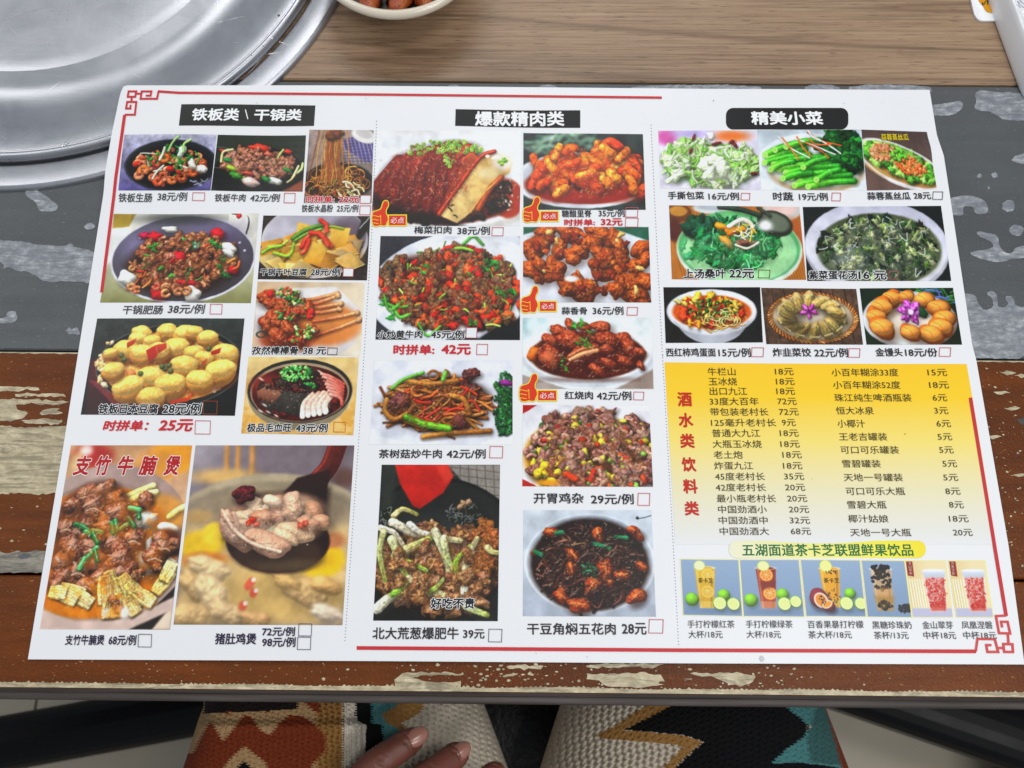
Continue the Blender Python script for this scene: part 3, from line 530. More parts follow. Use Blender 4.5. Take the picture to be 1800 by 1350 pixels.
@dish('l', [(920, 234), (1130, 236), (1135, 369), (920, 369)])
def _(w=214, h=137):
    c = Canvas(w, h, '32403c', 22); c.mottle(.8, 24, '1c2224'); c.strips(c.pts(26, 70, 18, 70, 16), ['7f9a86', '9fb4a0', '5c7a68'], (30, 60), (2, 5), ang=(-.5, .1), sh=0, spec=.1); c.blur(2.5, 0, 0, 214, 60)
    c.ell(104, 84, 122, 50, 'e6e8ee', soft=1.5); c.ell(104, 84, 112, 42, 'c8ccd4', soft=4); c.ell(108, 92, 106, 34, 'a82c10', soft=2, col2='8c1c0a')
    P = c.pts(95, 110, 62, 92, 36); P = [p for p in P if p[1] > 22 + abs(p[0] - 128) * .28]
    for x, y in P + [(28, 70), (20, 86), (36, 92), (50, 60), (158, 22), (150, 32), (60, 34), (84, 30), (120, 100), (130, 96), (146, 88), (100, 86), (192, 70), (204, 100), (190, 92), (66, 104), (110, 74), (176, 40), (88, 54)]:
        a = c.rng.uniform(-1.3, 1.3); L = c.rng.uniform(7, 13); k = c.ch(['e0641c', 'd8501a', 'e87a28', 'cc4012', 'f08a30', 'dc5c18']); m = (x + c.rng.normal() * 2.5, y + c.rng.normal() * 2.5)
        c.tube([(x - L * math.cos(a), y - L * math.sin(a)), m, (x + L * math.cos(a), y + L * math.sin(a))], c.rng.uniform(14, 19), c.jit(k), spec=.75, tex=.3, amb=.5, sh=.6); c.blob(x + L * .7 * math.cos(a), y + L * .7 * math.sin(a), 7, c.jit(k), tex=.2, spec=.8, sh=0)
    c.ell(140, 45, 10, 10, 'e88a28', soft=3, al=.5); c.ell(110, 118, 90, 7, '9c2410', soft=4, al=.7); c.glints(c.pts(130, 112, 66, 94, 40), r=(.5, 1.6)); c.glaze(112, 72, 104, 50, 'c8401a', .5, 10, .52, .7); return c.done(sat=1.1)
@dish('m', [(920, 399), (1140, 399), (1145, 532), (919, 532)])
def _(w=222, h=133):
    c = Canvas(w, h, 'e4e8f0', 23); c.poly([(150, 0), (222, 0), (222, 26), (190, 14)], '1f5c44', soft=2); c.poly([(0, 0), (50, 0), (0, 14)], '2a5c48', soft=2); c.mottle(.08, 20, 'c0c4dc')
    for x, y, r in ((40, 12, 24), (80, 10, 24), (18, 40, 24), (30, 30, 18), (64, 40, 20), (132, 12, 26), (156, 22, 22), (100, 40, 26), (120, 30, 20), (206, 40, 20), (170, 36, 18), (12, 76, 20), (32, 84, 18), (52, 76, 26), (150, 68, 36), (140, 54, 24), (196, 72, 18), (212, 60, 16), (100, 110, 32), (76, 104, 18), (190, 112, 34), (164, 108, 20), (214, 96, 20), (28, 66, 14), (86, 56, 16)):
        c.blob(x, y, r, '9a4418', 'bc6428', asp=.75, tex=.25, wob=.2, spec=.6, sh=.4, amb=.45, sp=10)
    for x, y in ((166, 28), (204, 74), (40, 76), (46, 10), (118, 100), (196, 112), (58, 26), (172, 14)): c.blob(x, y, 8, 'dca858', 'e8c888', asp=.6, tex=.2, sh=0)
    c.chunks(c.pts(40, 110, 64, 104, 56), [('a84a1a', 'c8702c'), '7c3012'], (4, 8), tex=.5, wob=.3, sh=.2); c.ell(84, 92, 12, 5, 'eceef4', soft=2); c.glints(c.pts(90, 110, 64, 104, 60), r=(.5, 1.5)); return c.done()
@dish('n', [(669, 415), (914, 416), (914, 598), (660, 597)])
def _(w=250, h=182):
    c = Canvas(w, h, '32333a', 24); c.mottle(.25, 3); c.ell(150, 90, 168, 100, 'dfe2ea', soft=1.2, rot=-.12); c.ell(154, 90, 150, 86, 'eef0f4', soft=3, rot=-.12); c.ell(34, 74, 14, 30, 'b8c2dc', soft=8, rot=.6); c.poly([(120, 182), (250, 120), (250, 182)], '17191c', soft=1.5); c.poly([(100, 176), (190, 166), (250, 100), (250, 130), (180, 178)], 'd0d4de', soft=3); c.ell(236, 136, 14, 12, 'f2f4f6', soft=3)
    c.ell(122, 94, 112, 64, '4a2416', soft=8, rot=.12); P = [p for p in c.pts(430, 128, 92, 126, 76, rot=.12) if p[1] > 16 + abs(p[0] - 140) * .22 and p[1] < 158]
    for x, y in P:
        t = c.rng.random()
        if t < .45: c.chunks([(x, y)], [('68462f', '8e6a4a'), ('553824', '7c5a3c')], (6, 11), tex=.42, wob=.35, spec=.5)
        elif t < .82: c.chunks([(x, y)], ['cc2c1c', 'dc4820', 'b42018', 'e4642c'], (5, 10), asp=(.4, .8), tex=.1, spec=.7)
        elif t < .93: c.strips([(x, y)], ['8cae3c', 'b0c860', '5c8a30'], (12, 26), (2.4, 4))
        else: c.leaves([(x, y)], r=(4, 7))
    c.leaves([(196, 46), (204, 52), (190, 56), (214, 92), (226, 98), (14, 118), (24, 140), (168, 152), (84, 60), (240, 104)], r=(7, 13)); c.strips([(34, 122), (44, 132), (28, 110), (92, 156), (166, 14), (150, 24)], ['8cb83c', '4f9a34'], (26, 40), (4, 6), ang=(0, .5))
    c.glints(c.pts(160, 128, 92, 120, 70)); c.glaze(128, 96, 112, 68, '7c2c14', .5, 9, .52); return c.done(lift=.04)
@dish('o', [(919, 559), (1145, 559), (1149, 684), (918, 684)])
def _(w=228, h=125):
    c = Canvas(w, h, 'c8dce0', 25); c.grad('a8ccd0', 'e4ecec', 0, 0, 40, 40); c.mottle(.5, 18, 'f0f6f6'); c.poly([(160, 125), (228, 90), (228, 125)], '9a8a80', soft=3); c.poly([(0, 125), (0, 100), (80, 125)], 'b0a49c', soft=2)
    c.ell(114, 68, 115, 54, 'd4d8de', soft=1.2); c.ell(114, 62, 112, 50, 'f2f4f6', soft=1.5); c.ell(114, 66, 102, 42, '6a2c14', soft=2, col2='4a1c0c', tex=.3)
    for x, y, r, a in ((62, 22, 16, .2), (84, 14, 14, 1), (108, 16, 14, .4), (138, 16, 18, .1), (50, 40, 18, .3), (84, 40, 26, .2), (30, 62, 14, .5), (52, 64, 20, .8), (60, 74, 14, .2), (124, 34, 14, .4), (150, 38, 22, .2), (178, 38, 18, .5), (188, 54, 20, 1), (146, 56, 14, .2), (106, 62, 28, -.35), (150, 80, 14, .2), (204, 60, 12, .3), (178, 76, 14, .4), (130, 92, 16, .5), (206, 84, 10, 1)): c.blob(x, y, r, '8c3c20', 'b0583a', asp=.6, rot=a, tex=.25, wob=.15, spec=.65, sp=9, sh=.6)
    c.tube([(84, 74), (106, 64), (130, 58)], 8, 'd89468', spec=.5); c.tube([(82, 68), (104, 56), (126, 52)], 6, 'b8704a', sh=0); c.blob(18, 64, 11, 'd06a28', spec=.6, tex=.08, sh=.4); c.blob(46, 74, 20, 'a85a3c', asp=.7, rot=.6, tex=.06, spec=.4)
    c.leaves([(96, 14), (104, 12), (90, 20), (110, 38), (102, 48), (112, 46), (68, 76), (72, 90), (120, 30)], r=(6, 9)); c.ell(112, 108, 84, 5, '3a160a', soft=4, al=.5); c.glints(c.pts(90, 112, 60, 94, 44)); c.glaze(112, 66, 98, 46, '6a1e0c', .5, 10, .52, .8); return c.done()
@dish('p', [(658, 634), (901, 634), (901, 782), (650, 781)])
def _(w=248, h=148):
    c = Canvas(w, h, 'e8eaf0', 26); W_ = 'f1f3f6'
    c.mottle(.25, 30, 'c8cce0'); c.poly([(0, 0), (26, 0), (0, 20)], W_, soft=2); c.poly([(0, 130), (80, 148), (0, 148)], W_, soft=2); c.poly([(248, 120), (248, 148), (190, 148)], W_, soft=2)
    c.ell(118, 78, 100, 58, 'b8b4bc', soft=8, al=.7); c.ell(116, 76, 92, 50, '2c1a12', soft=7)
    K = ['8c5628', 'a86e38', '6e3f1e', 'b88448', '94602e', '7c4a28']
    c.strips(c.pts(120, 112, 78, 86, 42), K, (30, 62), (3.4, 6.5), ang=(-.35, .5), bend=.25, spec=.5, sh=.6); c.chunks(c.pts(12, 130, 70, 70, 44), [('4a2c28', '6e443c')], (8, 13), tex=.4); c.strips(c.pts(44, 116, 78, 86, 42), K, (26, 60), (3, 6), ang=(-.8, .8), bend=.4, spec=.6, sh=.6)
    c.strips(c.pts(14, 130, 70, 80, 36), ['c8401c', 'd85a28', 'b8281a'], (22, 44), (3.5, 5.5), ang=(-1, .5), spec=.7); c.curls([(126, 24), (134, 28), (60, 62), (80, 54), (106, 26)], ['c87a3c', '8c5628', 'd88a4c'], (8, 12), (4, 5), span=(3, 5))
    for q in ([(26, 70), (24, 90), (40, 104), (62, 94), (72, 82)], [(60, 36), (100, 42), (150, 36)], [(92, 134), (140, 128), (208, 124)], [(140, 62), (162, 70), (172, 94)]): c.tube(q, 9, 'b8803c', col2='8c5a28', spec=.5, sh=.6)
    c.tube([(34, 50), (54, 34), (88, 22)], 6, '5c9a3c'); c.tube([(62, 100), (92, 112), (136, 120)], 12, '4f8e1e', col2='6aa82c', spec=.9); c.tube([(128, 22), (124, 34)], 8, '6fae4c'); c.chunks([(40, 76), (52, 70), (168, 26), (178, 22), (154, 108)], [('5c3430', '7c4c44')], (9, 13), tex=.35)
    c.chunks(c.pts(120, 236, 76, 20, 54), ['1f4c28', '2c6634', '16381e', '3f8044'], (3, 6), wob=.6, tex=.6, asp=(.5, .9)); c.blob(236, 40, 12, '8c3488', asp=.45, rot=.1, tex=.1); c.glints(c.pts(110, 114, 76, 88, 44)); c.glaze(112, 78, 86, 44, '6e3c18', .5, 8, .53, .6); return c.done()
@dish('q', [(919, 712), (1141, 713), (1148, 856), (918, 855)])
def _(w=226, h=143):
    c = Canvas(w, h, 'ecebf0', 27); c.poly([(0, 0), (26, 0), (0, 16)], 'b82820'); c.poly([(0, 130), (26, 143), (0, 143)], 'b03024'); c.poly([(196, 143), (226, 128), (226, 143)], 'e0dce0'); c.ell(118, 92, 116, 74, 'd89a2c', soft=6); c.ell(120, 90, 108, 66, '4a2c1c', soft=6)
    P = [p for p in c.pts(380, 124, 84, 118, 78) if p[1] > 4 + abs(p[0] - 124) * .3]
    for x, y in P:
        t = c.rng.random()
        if t < .62: c.curls([(x, y)], ['8c6658', 'a47c6c', '70483c', 'b8907c', '94685c'], (4, 8), (5, 9), span=(1, 3.6), tex=.25, spec=.5) if t < .3 else c.chunks([(x, y)], [('8a6254', 'ac8878'), ('6c463a', '946c5e')], (8, 15), tex=.25, wob=.35, asp=(.45, .8), spec=.6)
        elif t < .76: c.chunks([(x, y)], ['d8c440', 'e4cc50', 'c8b038'], (5, 9), asp=(.5, .8), tex=.15)
        elif t < .88: c.chunks([(x, y)], ['c83c1c', 'd85424', 'b82818'], (4, 7), asp=(.5, .9), tex=.06, spec=.8)
        else: c.chunks([(x, y)], ['5c9a34', '8cc050', '3f7a2c'], (3, 5), tex=.08, spec=.6)
    c.blob(34, 116, 13, 'e8cc40', 'd8b430', tex=.4, wob=.4); c.tube([(76, 122), (92, 130)], 11, 'd84a1c'); c.tube([(124, 116), (118, 132)], 8, 'c82c1c'); c.ell(46, 136, 18, 5, 'e09a20', soft=3); c.glints(c.pts(120, 120, 84, 112, 70)); c.glaze(124, 90, 108, 66, '9a5c34', .5, 9, .53); return c.done()
@dish('r', [(671, 817), (879, 817), (875, 1092), (656, 1091)])
def _(w=214, h=274):
    c = Canvas(w, h, '272a26', 28); c.poly([(118, 0), (214, 0), (214, 70), (150, 34)], '8c867e', soft=2)
    for i in range(7): c.tube([(126 + i * 15, 0), (130 + i * 15, 64)], 2, '5c5650', sh=0, al=.8); c.tube([(124, 4 + i * 14), (214, 14 + i * 14)], 2, '5c5650', sh=0, al=.8)
    c.ell(104, 190, 168, 166, '20231f', soft=2, rim='0e100e', rimw=10); c.ell(100, 120, 60, 30, '3a403c', soft=20, al=.6); c.poly([(0, 0), (30, 0), (20, 90), (0, 110)], '30342e', soft=8)
    c.strips(c.pts(60, 150, 88, 34, 20), ['4c524e', '6a6e68', '14160f'], (4, 10), (1.4, 2.4), sh=0, bend=1); c.chunks([(150, 72), (158, 68), (144, 76)], ['a88a6c'], (4, 8)); c.strips(c.pts(30, 16, 100, 16, 20), ['6a706a', '14160f'], (6, 12), (1.2, 2), sh=0, bend=1); c.mottle(.12, 3)
    c.poly([(24, 0), (120, 0), (130, 22), (112, 52), (72, 80), (60, 76), (34, 34)], 'c42c20', soft=2, col2='a82018', tex=.12); c.poly([(96, 0), (120, 0), (129, 20), (116, 36)], 'd84a38', soft=4, al=.6)
    c.ell(100, 262, 110, 40, '1c1e1a', soft=3)
    P = c.pts(130, 104, 180, 112, 74); P = [p for p in P if p[1] > 92 + max(0, 60 - abs(p[0] - 134)) * .5 and p[1] < 254 - abs(p[0] - 110) * .12]
    c.ell(98, 186, 108, 66, '3c2414', soft=8)
    for x, y in P: c.chunks([(x, y), (x + 5, y + 9)], [('7a5236', 'a87c58'), ('5c3c28', '8c6444'), ('8e6444', 'b89070')], (9, 16), tex=.32, wob=.35, spec=.5, sp=8, asp=(.45, .8))
    c.chunks(c.pts(70, 186, 150, 22, 50), [('7c4624', 'a86c3a')], (6, 12), tex=.5, wob=.35)
    G = [((30, 92), (62, 86), 8, 'd8c890', '8a8a3c'), ((36, 108), (130, 136), 12, 'e6dcc0', 'c8b880'), ((60, 110), (100, 128), 9, 'f0ead8', 'd8cca0'), ((8, 118), (50, 150), 8, 'e8e0d0', 'b0a070'), ((10, 130), (14, 200), 9, 'c8c48c', '7c9438'), ((26, 140), (34, 180), 12, 'd8d8a8', 'a8b050'), ((34, 168), (60, 210), 10, 'b8c880', '5c8c28'), ((56, 150), (96, 130), 12, 'd0cc90', '9cb444'), ((104, 130), (134, 206), 12, 'e4e0b8', 'c0bc78'), ((120, 140), (146, 200), 10, 'd8dca8', '9cac50'), ((52, 174), (84, 186), 8, '8cac3c', 'a8c060'), ((142, 190), (156, 150), 8, '7ca030', 'a8c050'), ((158, 192), (170, 140), 11, 'e0d8b0', 'b8a870'), ((10, 250), (44, 224), 14, 'e8e4cc', 'c0c088'), ((34, 226), (56, 206), 8, '7ca838', 'b0c870'), ((62, 204), (92, 226), 9, 'c8bc90', 'e0dcc0'), ((158, 224), (184, 262), 11, 'ece8d0', 'a8bc50'), ((110, 230), (126, 248), 11, 'd8d0a0', 'a0a860'), ((98, 222), (116, 206), 7, '8cac48', 'c0cc88'), ((196, 150), (212, 158), 9, 'd0c890', 'a09850')]
    for a, b, w_, k, k2 in G:
        a, b = np.array(a, float), np.array(b, float); u = b - a; nn = np.array([-u[1], u[0]]) / np.hypot(*u); e = c.rng.normal() * 7; L_ = [a - u * .12, a + u * .35 + nn * e, a + u * .75 + nn * e * .4, b + u * .15 - nn * e * .6]
        kk = _col(k) * .93; c.tube(L_, w_ * 1.35, kk, col2=_col(k2) * .9, spec=.3, sh=.6, tex=.35, taper=.35, amb=.6)
        for q in (-.28, 0, .3): c.tube([p + nn * w_ * q for p in L_], 1.3, np.minimum(kk * (1.12 if q else .8), 1), sh=0, al=.55, tex=.4)
    c.chunks(c.pts(40, 104, 196, 96, 52), [('7c5236', 'b08860')], (6, 11), tex=.5, wob=.4); c.glints(c.pts(150, 104, 184, 104, 66)); c.glaze(104, 186, 104, 70, '8a5a34', .45, 12, .52); return c.done(lift=.05)
@dish('s', [(920, 897), (1145, 897), (1153, 1084), (919, 1083)])
def _(w=228, h=187):
    c = Canvas(w, h, 'c4ccd4', 29); c.grad('ccd4dc', 'b0b8c4'); c.ell(116, 94, 114, 88, 'dfe4ea', soft=1.5); c.ell(116, 92, 110, 84, 'b9c4d0', soft=2); c.ell(116, 96, 106, 80, 'eceef2', soft=4); c.tube([(202, 16), (226, 10)], 1.5, '3a3c40', sh=0); c.ell(202, 14, 3, 3, '3a3c40'); c.ell(116, 96, 104, 82, '1f120c', soft=6)
    K = ['2a1812', '3c241a', '4f3022', '1c100c', '5c3c2c', '38201a']
    P = [p for p in c.pts(190, 116, 96, 86, 66)]
    c.ell(116, 96, 96, 74, '24140e', soft=6); c.strips(P[:], K, (24, 50), (2.6, 5), bend=.5, spec=.6, sh=.5)
    c.strips(c.pts(150, 116, 97, 84, 64), K + ['6e4a38'], (18, 40), (2.6, 5), bend=.8, spec=.9, sh=.5)
    for x, y, r, a in ((50, 40, 14, .1), (132, 44, 15, 1.3), (200, 42, 14, .6), (192, 36, 10, .5), (86, 80, 16, .8), (84, 104, 14, 1.4), (144, 106, 22, 1.5), (142, 126, 16, .2), (172, 116, 16, 0), (122, 132, 20, -.9), (66, 152, 16, .7), (96, 168, 20, .05), (196, 152, 18, -.7), (206, 100, 12, .5), (20, 76, 8, .2)): c.blob(x, y, r, '8a3216', 'b05a28', asp=.7, rot=a, tex=.25, wob=.16, spec=.8, sp=9); c.tube([(x - r * .6 * math.cos(a), y - r * .6 * math.sin(a) - 2), (x + r * .6 * math.cos(a), y + r * .6 * math.sin(a) - 2)], 3.5, 'dc9a58', sh=0, al=.5)
    for a, b in (((162, 48), (182, 50)), ((124, 60), (152, 68)), ((104, 100), (124, 116)), ((114, 96), (126, 106)), ((20, 74), (32, 80)), ((58, 42), (68, 40)), ((106, 112), (118, 108))): c.tube([a, b], 8, '1c6440', col2='30805a', spec=.4, sm=False)
    c.glints(c.pts(200, 116, 96, 98, 76), r=(.5, 1.5)); c.glaze(116, 96, 90, 70, '2c140c', .55, 10, .5, .7); return c.done()
@dish('t', [(1157, 230), (1330, 230), (1337, 334), (1161, 331)])
def _(w=174, h=102):
    c = Canvas(w, h, 'e4dff0', 30); c.ell(14, 12, 18, 14, 'd060a8', soft=7); c.ell(128, 10, 30, 9, 'e87a34', soft=6); c.ell(60, 6, 30, 8, 'b8a8d8', soft=7); c.blur(2)
    c.ell(88, 70, 96, 34, 'f0eefa', soft=1.5); c.ell(88, 66, 80, 28, 'b8b8dc', soft=6, al=.5)
    c.ell(88, 58, 80, 34, '7ca850', soft=5); G = [('9cc870', 'c4e29c'), ('84b458', 'b0d488'), ('b8dc90', 'e0f0c4'), ('6ca044', '98c868'), ('d0e8b4', 'eef6dc')]
    P = [p for p in c.pts(90, 86, 56, 82, 38) if p[1] > 12 + abs(p[0] - 88) * .35]
    for x, y in P: c.chunks([(x, y)], G, (9, 17), asp=(.35, .7), wob=.4, tex=.35, spec=.4, sh=.4, amb=.6)
    c.strips(c.pts(36, 84, 54, 76, 32), ['e0f0c0', '84b854', 'f0f8e4', '74aa4c'], (14, 30), (2, 4.5), bend=.8, sh=.15, al=.8)
    for x, y, r in ((98, 56, 20), (110, 68, 16), (78, 62, 14), (86, 76, 14)): c.blob(x, y, r, 'eef2e0', 'd4e4b8', asp=.7, tex=.3, wob=.25, sh=.3, amb=.65)
    for x, y in ((62, 12), (56, 36), (98, 24), (104, 22), (128, 20), (134, 26), (164, 74)): c.blob(x, y, 6, '6a1c1c', asp=.45, tex=.2, spec=.8)
    c.blob(92, 10, 8, 'f0ece6', asp=.8, sh=.2); return c.done(lift=.04)
@dish('u', [(1331, 229), (1513, 228), (1523, 335), (1338, 334)])
def _(w=186, h=106):
    c = Canvas(w, h, 'd8e2e8', 31); c.grad('c0ccd4', 'eef2f6'); c.ell(92, 66, 98, 60, 'e6eef4', soft=2); c.ell(100, 76, 84, 36, 'b89060', soft=3, al=.7); c.ell(100, 72, 78, 32, 'dce6ea', soft=3, al=.8)
    c.chunks(c.pts(90, 148, 36, 38, 34, rot=.4), ['1c5c24', '2a7a30', '14461c', '0f3a18'], (6, 12), wob=.4, tex=.4, spec=.5)
    R = [((12, 44), (70, 24)), ((18, 52), (84, 34)), ((10, 58), (90, 44)), ((26, 62), (110, 48)), ((34, 70), (124, 60)), ((46, 76), (140, 64)), ((20, 70), (60, 56)), ((56, 84), (150, 74)), ((70, 92), (160, 80)), ((40, 86), (90, 76)), ((60, 98), (120, 92)), ((84, 100), (166, 90)), ((30, 36), (90, 22)), ((50, 30), (110, 18)), ((78, 66), (120, 50)), ((100, 88), (140, 70))]
    for a, b in R: k = c.ch(['5cb82c', '6fcc34', '48a824']); c.tube([a, ((a[0] + b[0]) / 2, (a[1] + b[1]) / 2 - 3), b], 11, k, col2='2a8424', spec=.8, amb=.6); c.ell(a[0] - 1, a[1], 5, 5.5, 'b8ec80', soft=1); c.ell(a[0] - 1, a[1], 3, 3.4, 'a0dc60', soft=1)
    for q, k in (([(36, 12), (60, 34), (90, 50)], 'f6f4ee'), ([(44, 14), (58, 34), (70, 52)], 'e88030'), ([(66, 16), (100, 28), (136, 44)], 'f6f4ee'), ([(70, 12), (80, 32), (92, 46)], 'e0702c'), ([(84, 22), (110, 36), (124, 50)], 'd86828'), ([(90, 4), (116, 20), (148, 28)], 'd05a28'), ([(98, 10), (130, 30), (146, 42)], 'f6f4ee'), ([(92, 16), (104, 26), (130, 26)], 'e0702c'), ([(90, 0), (100, 14), (112, 20)], 'f0ece0')): c.tube(q, 2.6, k, spec=.2)
    c.glints(c.pts(50, 76, 62, 66, 34), al=.8); return c.done(sat=1.1)
@dish('v', [(1514, 228), (1629, 232), (1647, 333), (1524, 335)])
def _(w=124, h=103):
    c = Canvas(w, h, '4a3c38', 32); c.grad('544440', '6a544c'); c.ell(66, 62, 84, 34, 'dcd8d8', rot=.42, soft=1.2); c.ell(66, 60, 77, 29, 'b08048', rot=.42, soft=2, tex=.3)
    c.chunks(c.pts(170, 64, 56, 70, 24, rot=.42), ['6cae3c', '8cc858', '4f9430', 'a8dc70'], (4, 9), asp=(.5, .8), spec=.6); c.chunks(c.pts(170, 36, 38, 24, 16), [('c88a60', 'e0b088'), 'b87048'], (1.8, 3.5), sh=.2); c.chunks(c.pts(200, 82, 62, 30, 15, rot=.4), [('c87a44', 'd89a64'), 'd0602c'], (1.8, 3.5), sh=.2); c.chunks(c.pts(24, 64, 44, 14, 9), ['5cae34'], (2, 4))
    c.ell(22, 70, 26, 5, 'c09858', rot=.5, soft=2); c.ringe(66, 60, 81, 32, 3, 'f0eeee', rot=.42, al=.8); c.glints(c.pts(50, 66, 58, 60, 24, rot=.4)); return c.done(lift=.06)
@dish('w', [(1176, 361), (1405, 364), (1417, 492), (1181, 491)])
def _(w=232, h=128):
    c = Canvas(w, h, 'c07c34', 33)
    for i in range(60): c.tube([(i * 4.4 - 8, 0), (i * 4.4 + 20, 128)], 1.5, '7c4a1c', sh=0, al=.6)
    c.ell(16, 14, 24, 16, '6a4020', soft=2); c.ell(16, 10, 16, 9, 'c89040', soft=2); c.ell(76, 4, 34, 10, 'd8dcdc', soft=1.5); c.ell(76, 2, 26, 6, 'b0b8bc', soft=2); c.ell(200, 6, 34, 20, 'ccc6c0', soft=1.5); c.ell(200, 2, 26, 12, 'e8c8c0', soft=2); c.ell(8, 44, 14, 20, '5c2c24', soft=4); c.ell(212, 60, 30, 40, 'b05a34', soft=8, al=.7)
    c.ell(120, 76, 110, 68, 'dfe8dc', soft=1.2); c.ell(120, 72, 107, 64, '6fb878', soft=2, col2='4a9a5c'); c.ell(120, 76, 100, 58, '9cd4a8', soft=2); c.ell(120, 78, 96, 54, 'a4d8a0', soft=4, tex=.15)
    c.chunks(c.pts(130, 118, 66, 74, 44), ['1f7038', '12522a', '329050', '1a6436'], (5, 12), wob=.45, tex=.5, asp=(.35, .7), sh=.25); c.chunks(c.pts(14, 56, 40, 26, 16), ['14462a', '1f5c38'], (8, 13), wob=.4, tex=.5); c.strips(c.pts(60, 118, 72, 60, 38), ['2f8c4a', '0f4a26', '6cc080'], (10, 24), (1.8, 3.4), bend=.8, sh=.2); c.chunks(c.pts(16, 60, 74, 40, 26), ['2a8a50', '3c9c60'], (5, 8), wob=.4, al=.7, sh=0)
    for x, y, r, a, k in ((90, 36, 12, .3, 'f0a030'), (98, 62, 14, .9, 'f0a848'), (110, 44, 15, -.1, 'e88a28'), (126, 40, 10, .1, 'e89434')): c.blob(x, y, r, k, asp=.5, rot=a, tex=.05, spec=.5)
    c.tube([(104, 36), (128, 24), (144, 32), (146, 44)], 8, 'ecdcc8', spec=.5); c.blob(132, 64, 20, '7a5040', asp=.35, rot=-.1, tex=.2); c.tube([(114, 68), (134, 74), (154, 64)], 4, 'e8d4c0'); c.strips(c.pts(14, 134, 44, 20, 12), ['f0c040', 'e8dcc8'], (10, 20), (1.6, 2.6))
    c.ell(186, 30, 32, 22, '2e3428', rot=.3, soft=1.5); c.ell(186, 28, 26, 16, '6c7464', rot=.3, soft=3); c.ell(168, 34, 12, 9, 'ffffff', soft=6); c.tube([(90, 2), (126, 6), (160, 16)], 9, '2c3a30', sh=.2); c.tube([(158, 2), (178, 16)], 6, '3c4438')
    c.glints(c.pts(60, 118, 74, 90, 48)); c.glaze(120, 84, 92, 44, '8cc890', .35, 14, .56, .5); return c.done()
@dish('x', [(1411, 364), (1654, 362), (1672, 494), (1419, 494)])
def _(w=250, h=131):
    c = Canvas(w, h, '1e2220', 34); c.ell(126, 74, 128, 84, 'b8b8c4', soft=1.2); c.ell(126, 70, 126, 80, 'e9e9f1', soft=1.5, col2='c8c8d8', g=(.2, -1)); c.ell(130, 76, 110, 64, '4c543c', soft=2.5, tex=.4); c.ell(96, 88, 60, 34, '7c8470', soft=14, al=.8); c.ell(190, 96, 40, 24, '8c9468', soft=12, al=.6)
    c.chunks(c.pts(190, 130, 74, 104, 56), ['1c2820', '2c3a2c', '141c18', '34502c', '3f5c34'], (4, 11), wob=.5, tex=.4, asp=(.3, .7), sh=.1, spec=.5, al=.88); c.ell(78, 92, 26, 18, '8c948c', soft=10, al=.75)
    c.chunks(c.pts(90, 132, 76, 104, 56), ['8ca05c', 'b0bc84', '6c8048', 'a0a878', 'c8ccA0'], (3, 8), wob=.5, asp=(.35, .7), tex=.4, sh=.1, al=.8); c.strips(c.pts(60, 130, 76, 102, 56), ['d8dcd8', 'a8b0a8', '4c7830'], (6, 16), (1.2, 2.4), bend=1, sh=.1, al=.8)
    c.glints(c.pts(120, 130, 76, 102, 56), r=(.5, 2)); c.glaze(130, 80, 100, 56, '6c7460', .65, 14, .53, .6); return c.done(lift=.03)
@dish('y', [(1166, 505), (1336, 505), (1341, 602), (1170, 603)])
def _(w=172, h=98):
    c = Canvas(w, h, '15140f', 35); c.mottle(.5, 20, '26282a'); c.ell(84, 60, 60, 40, 'b8bac2', soft=1.5); c.ell(84, 44, 80, 40, 'd4d6dc', soft=1.2); [c.ringe(84, 50 + i * 4, 70 - i * 5, 38 - i, 1, '9a9ca8', al=.5, a0=.2, a1=2.9) for i in range(4)]; c.ell(84, 40, 78, 36, 'eceef2', soft=1.5); c.ell(84, 44, 70, 30, 'c85a1c', soft=2, tex=.3)
    c.curls(c.pts(70, 92, 54, 46, 17), ['d8a850', 'e8c478', 'c88a3c'], (6, 14), (1.3, 2), span=(1, 4)); c.chunks(c.pts(40, 70, 32, 58, 16), ['f0c850', 'f4dc84', 'e8b43c'], (4, 9), wob=.4, asp=(.4, .7)); c.chunks(c.pts(34, 84, 42, 62, 24), ['c8341c', 'd85024', 'b02814'], (4, 8), asp=(.5, .8)); c.chunks(c.pts(26, 84, 44, 60, 26), ['f0d060', 'e8a030'], (3, 7), asp=(.4, .7)); c.chunks(c.pts(90, 86, 40, 44, 20), ['3c6c24', '5c8c34', '284c1c'], (1.6, 3.2)); c.curls(c.pts(26, 100, 56, 30, 12), ['e8c478', 'f0d898'], (6, 12), (1.4, 2), span=(1, 3)); c.glints(c.pts(50, 84, 44, 64, 26)); return c.done()
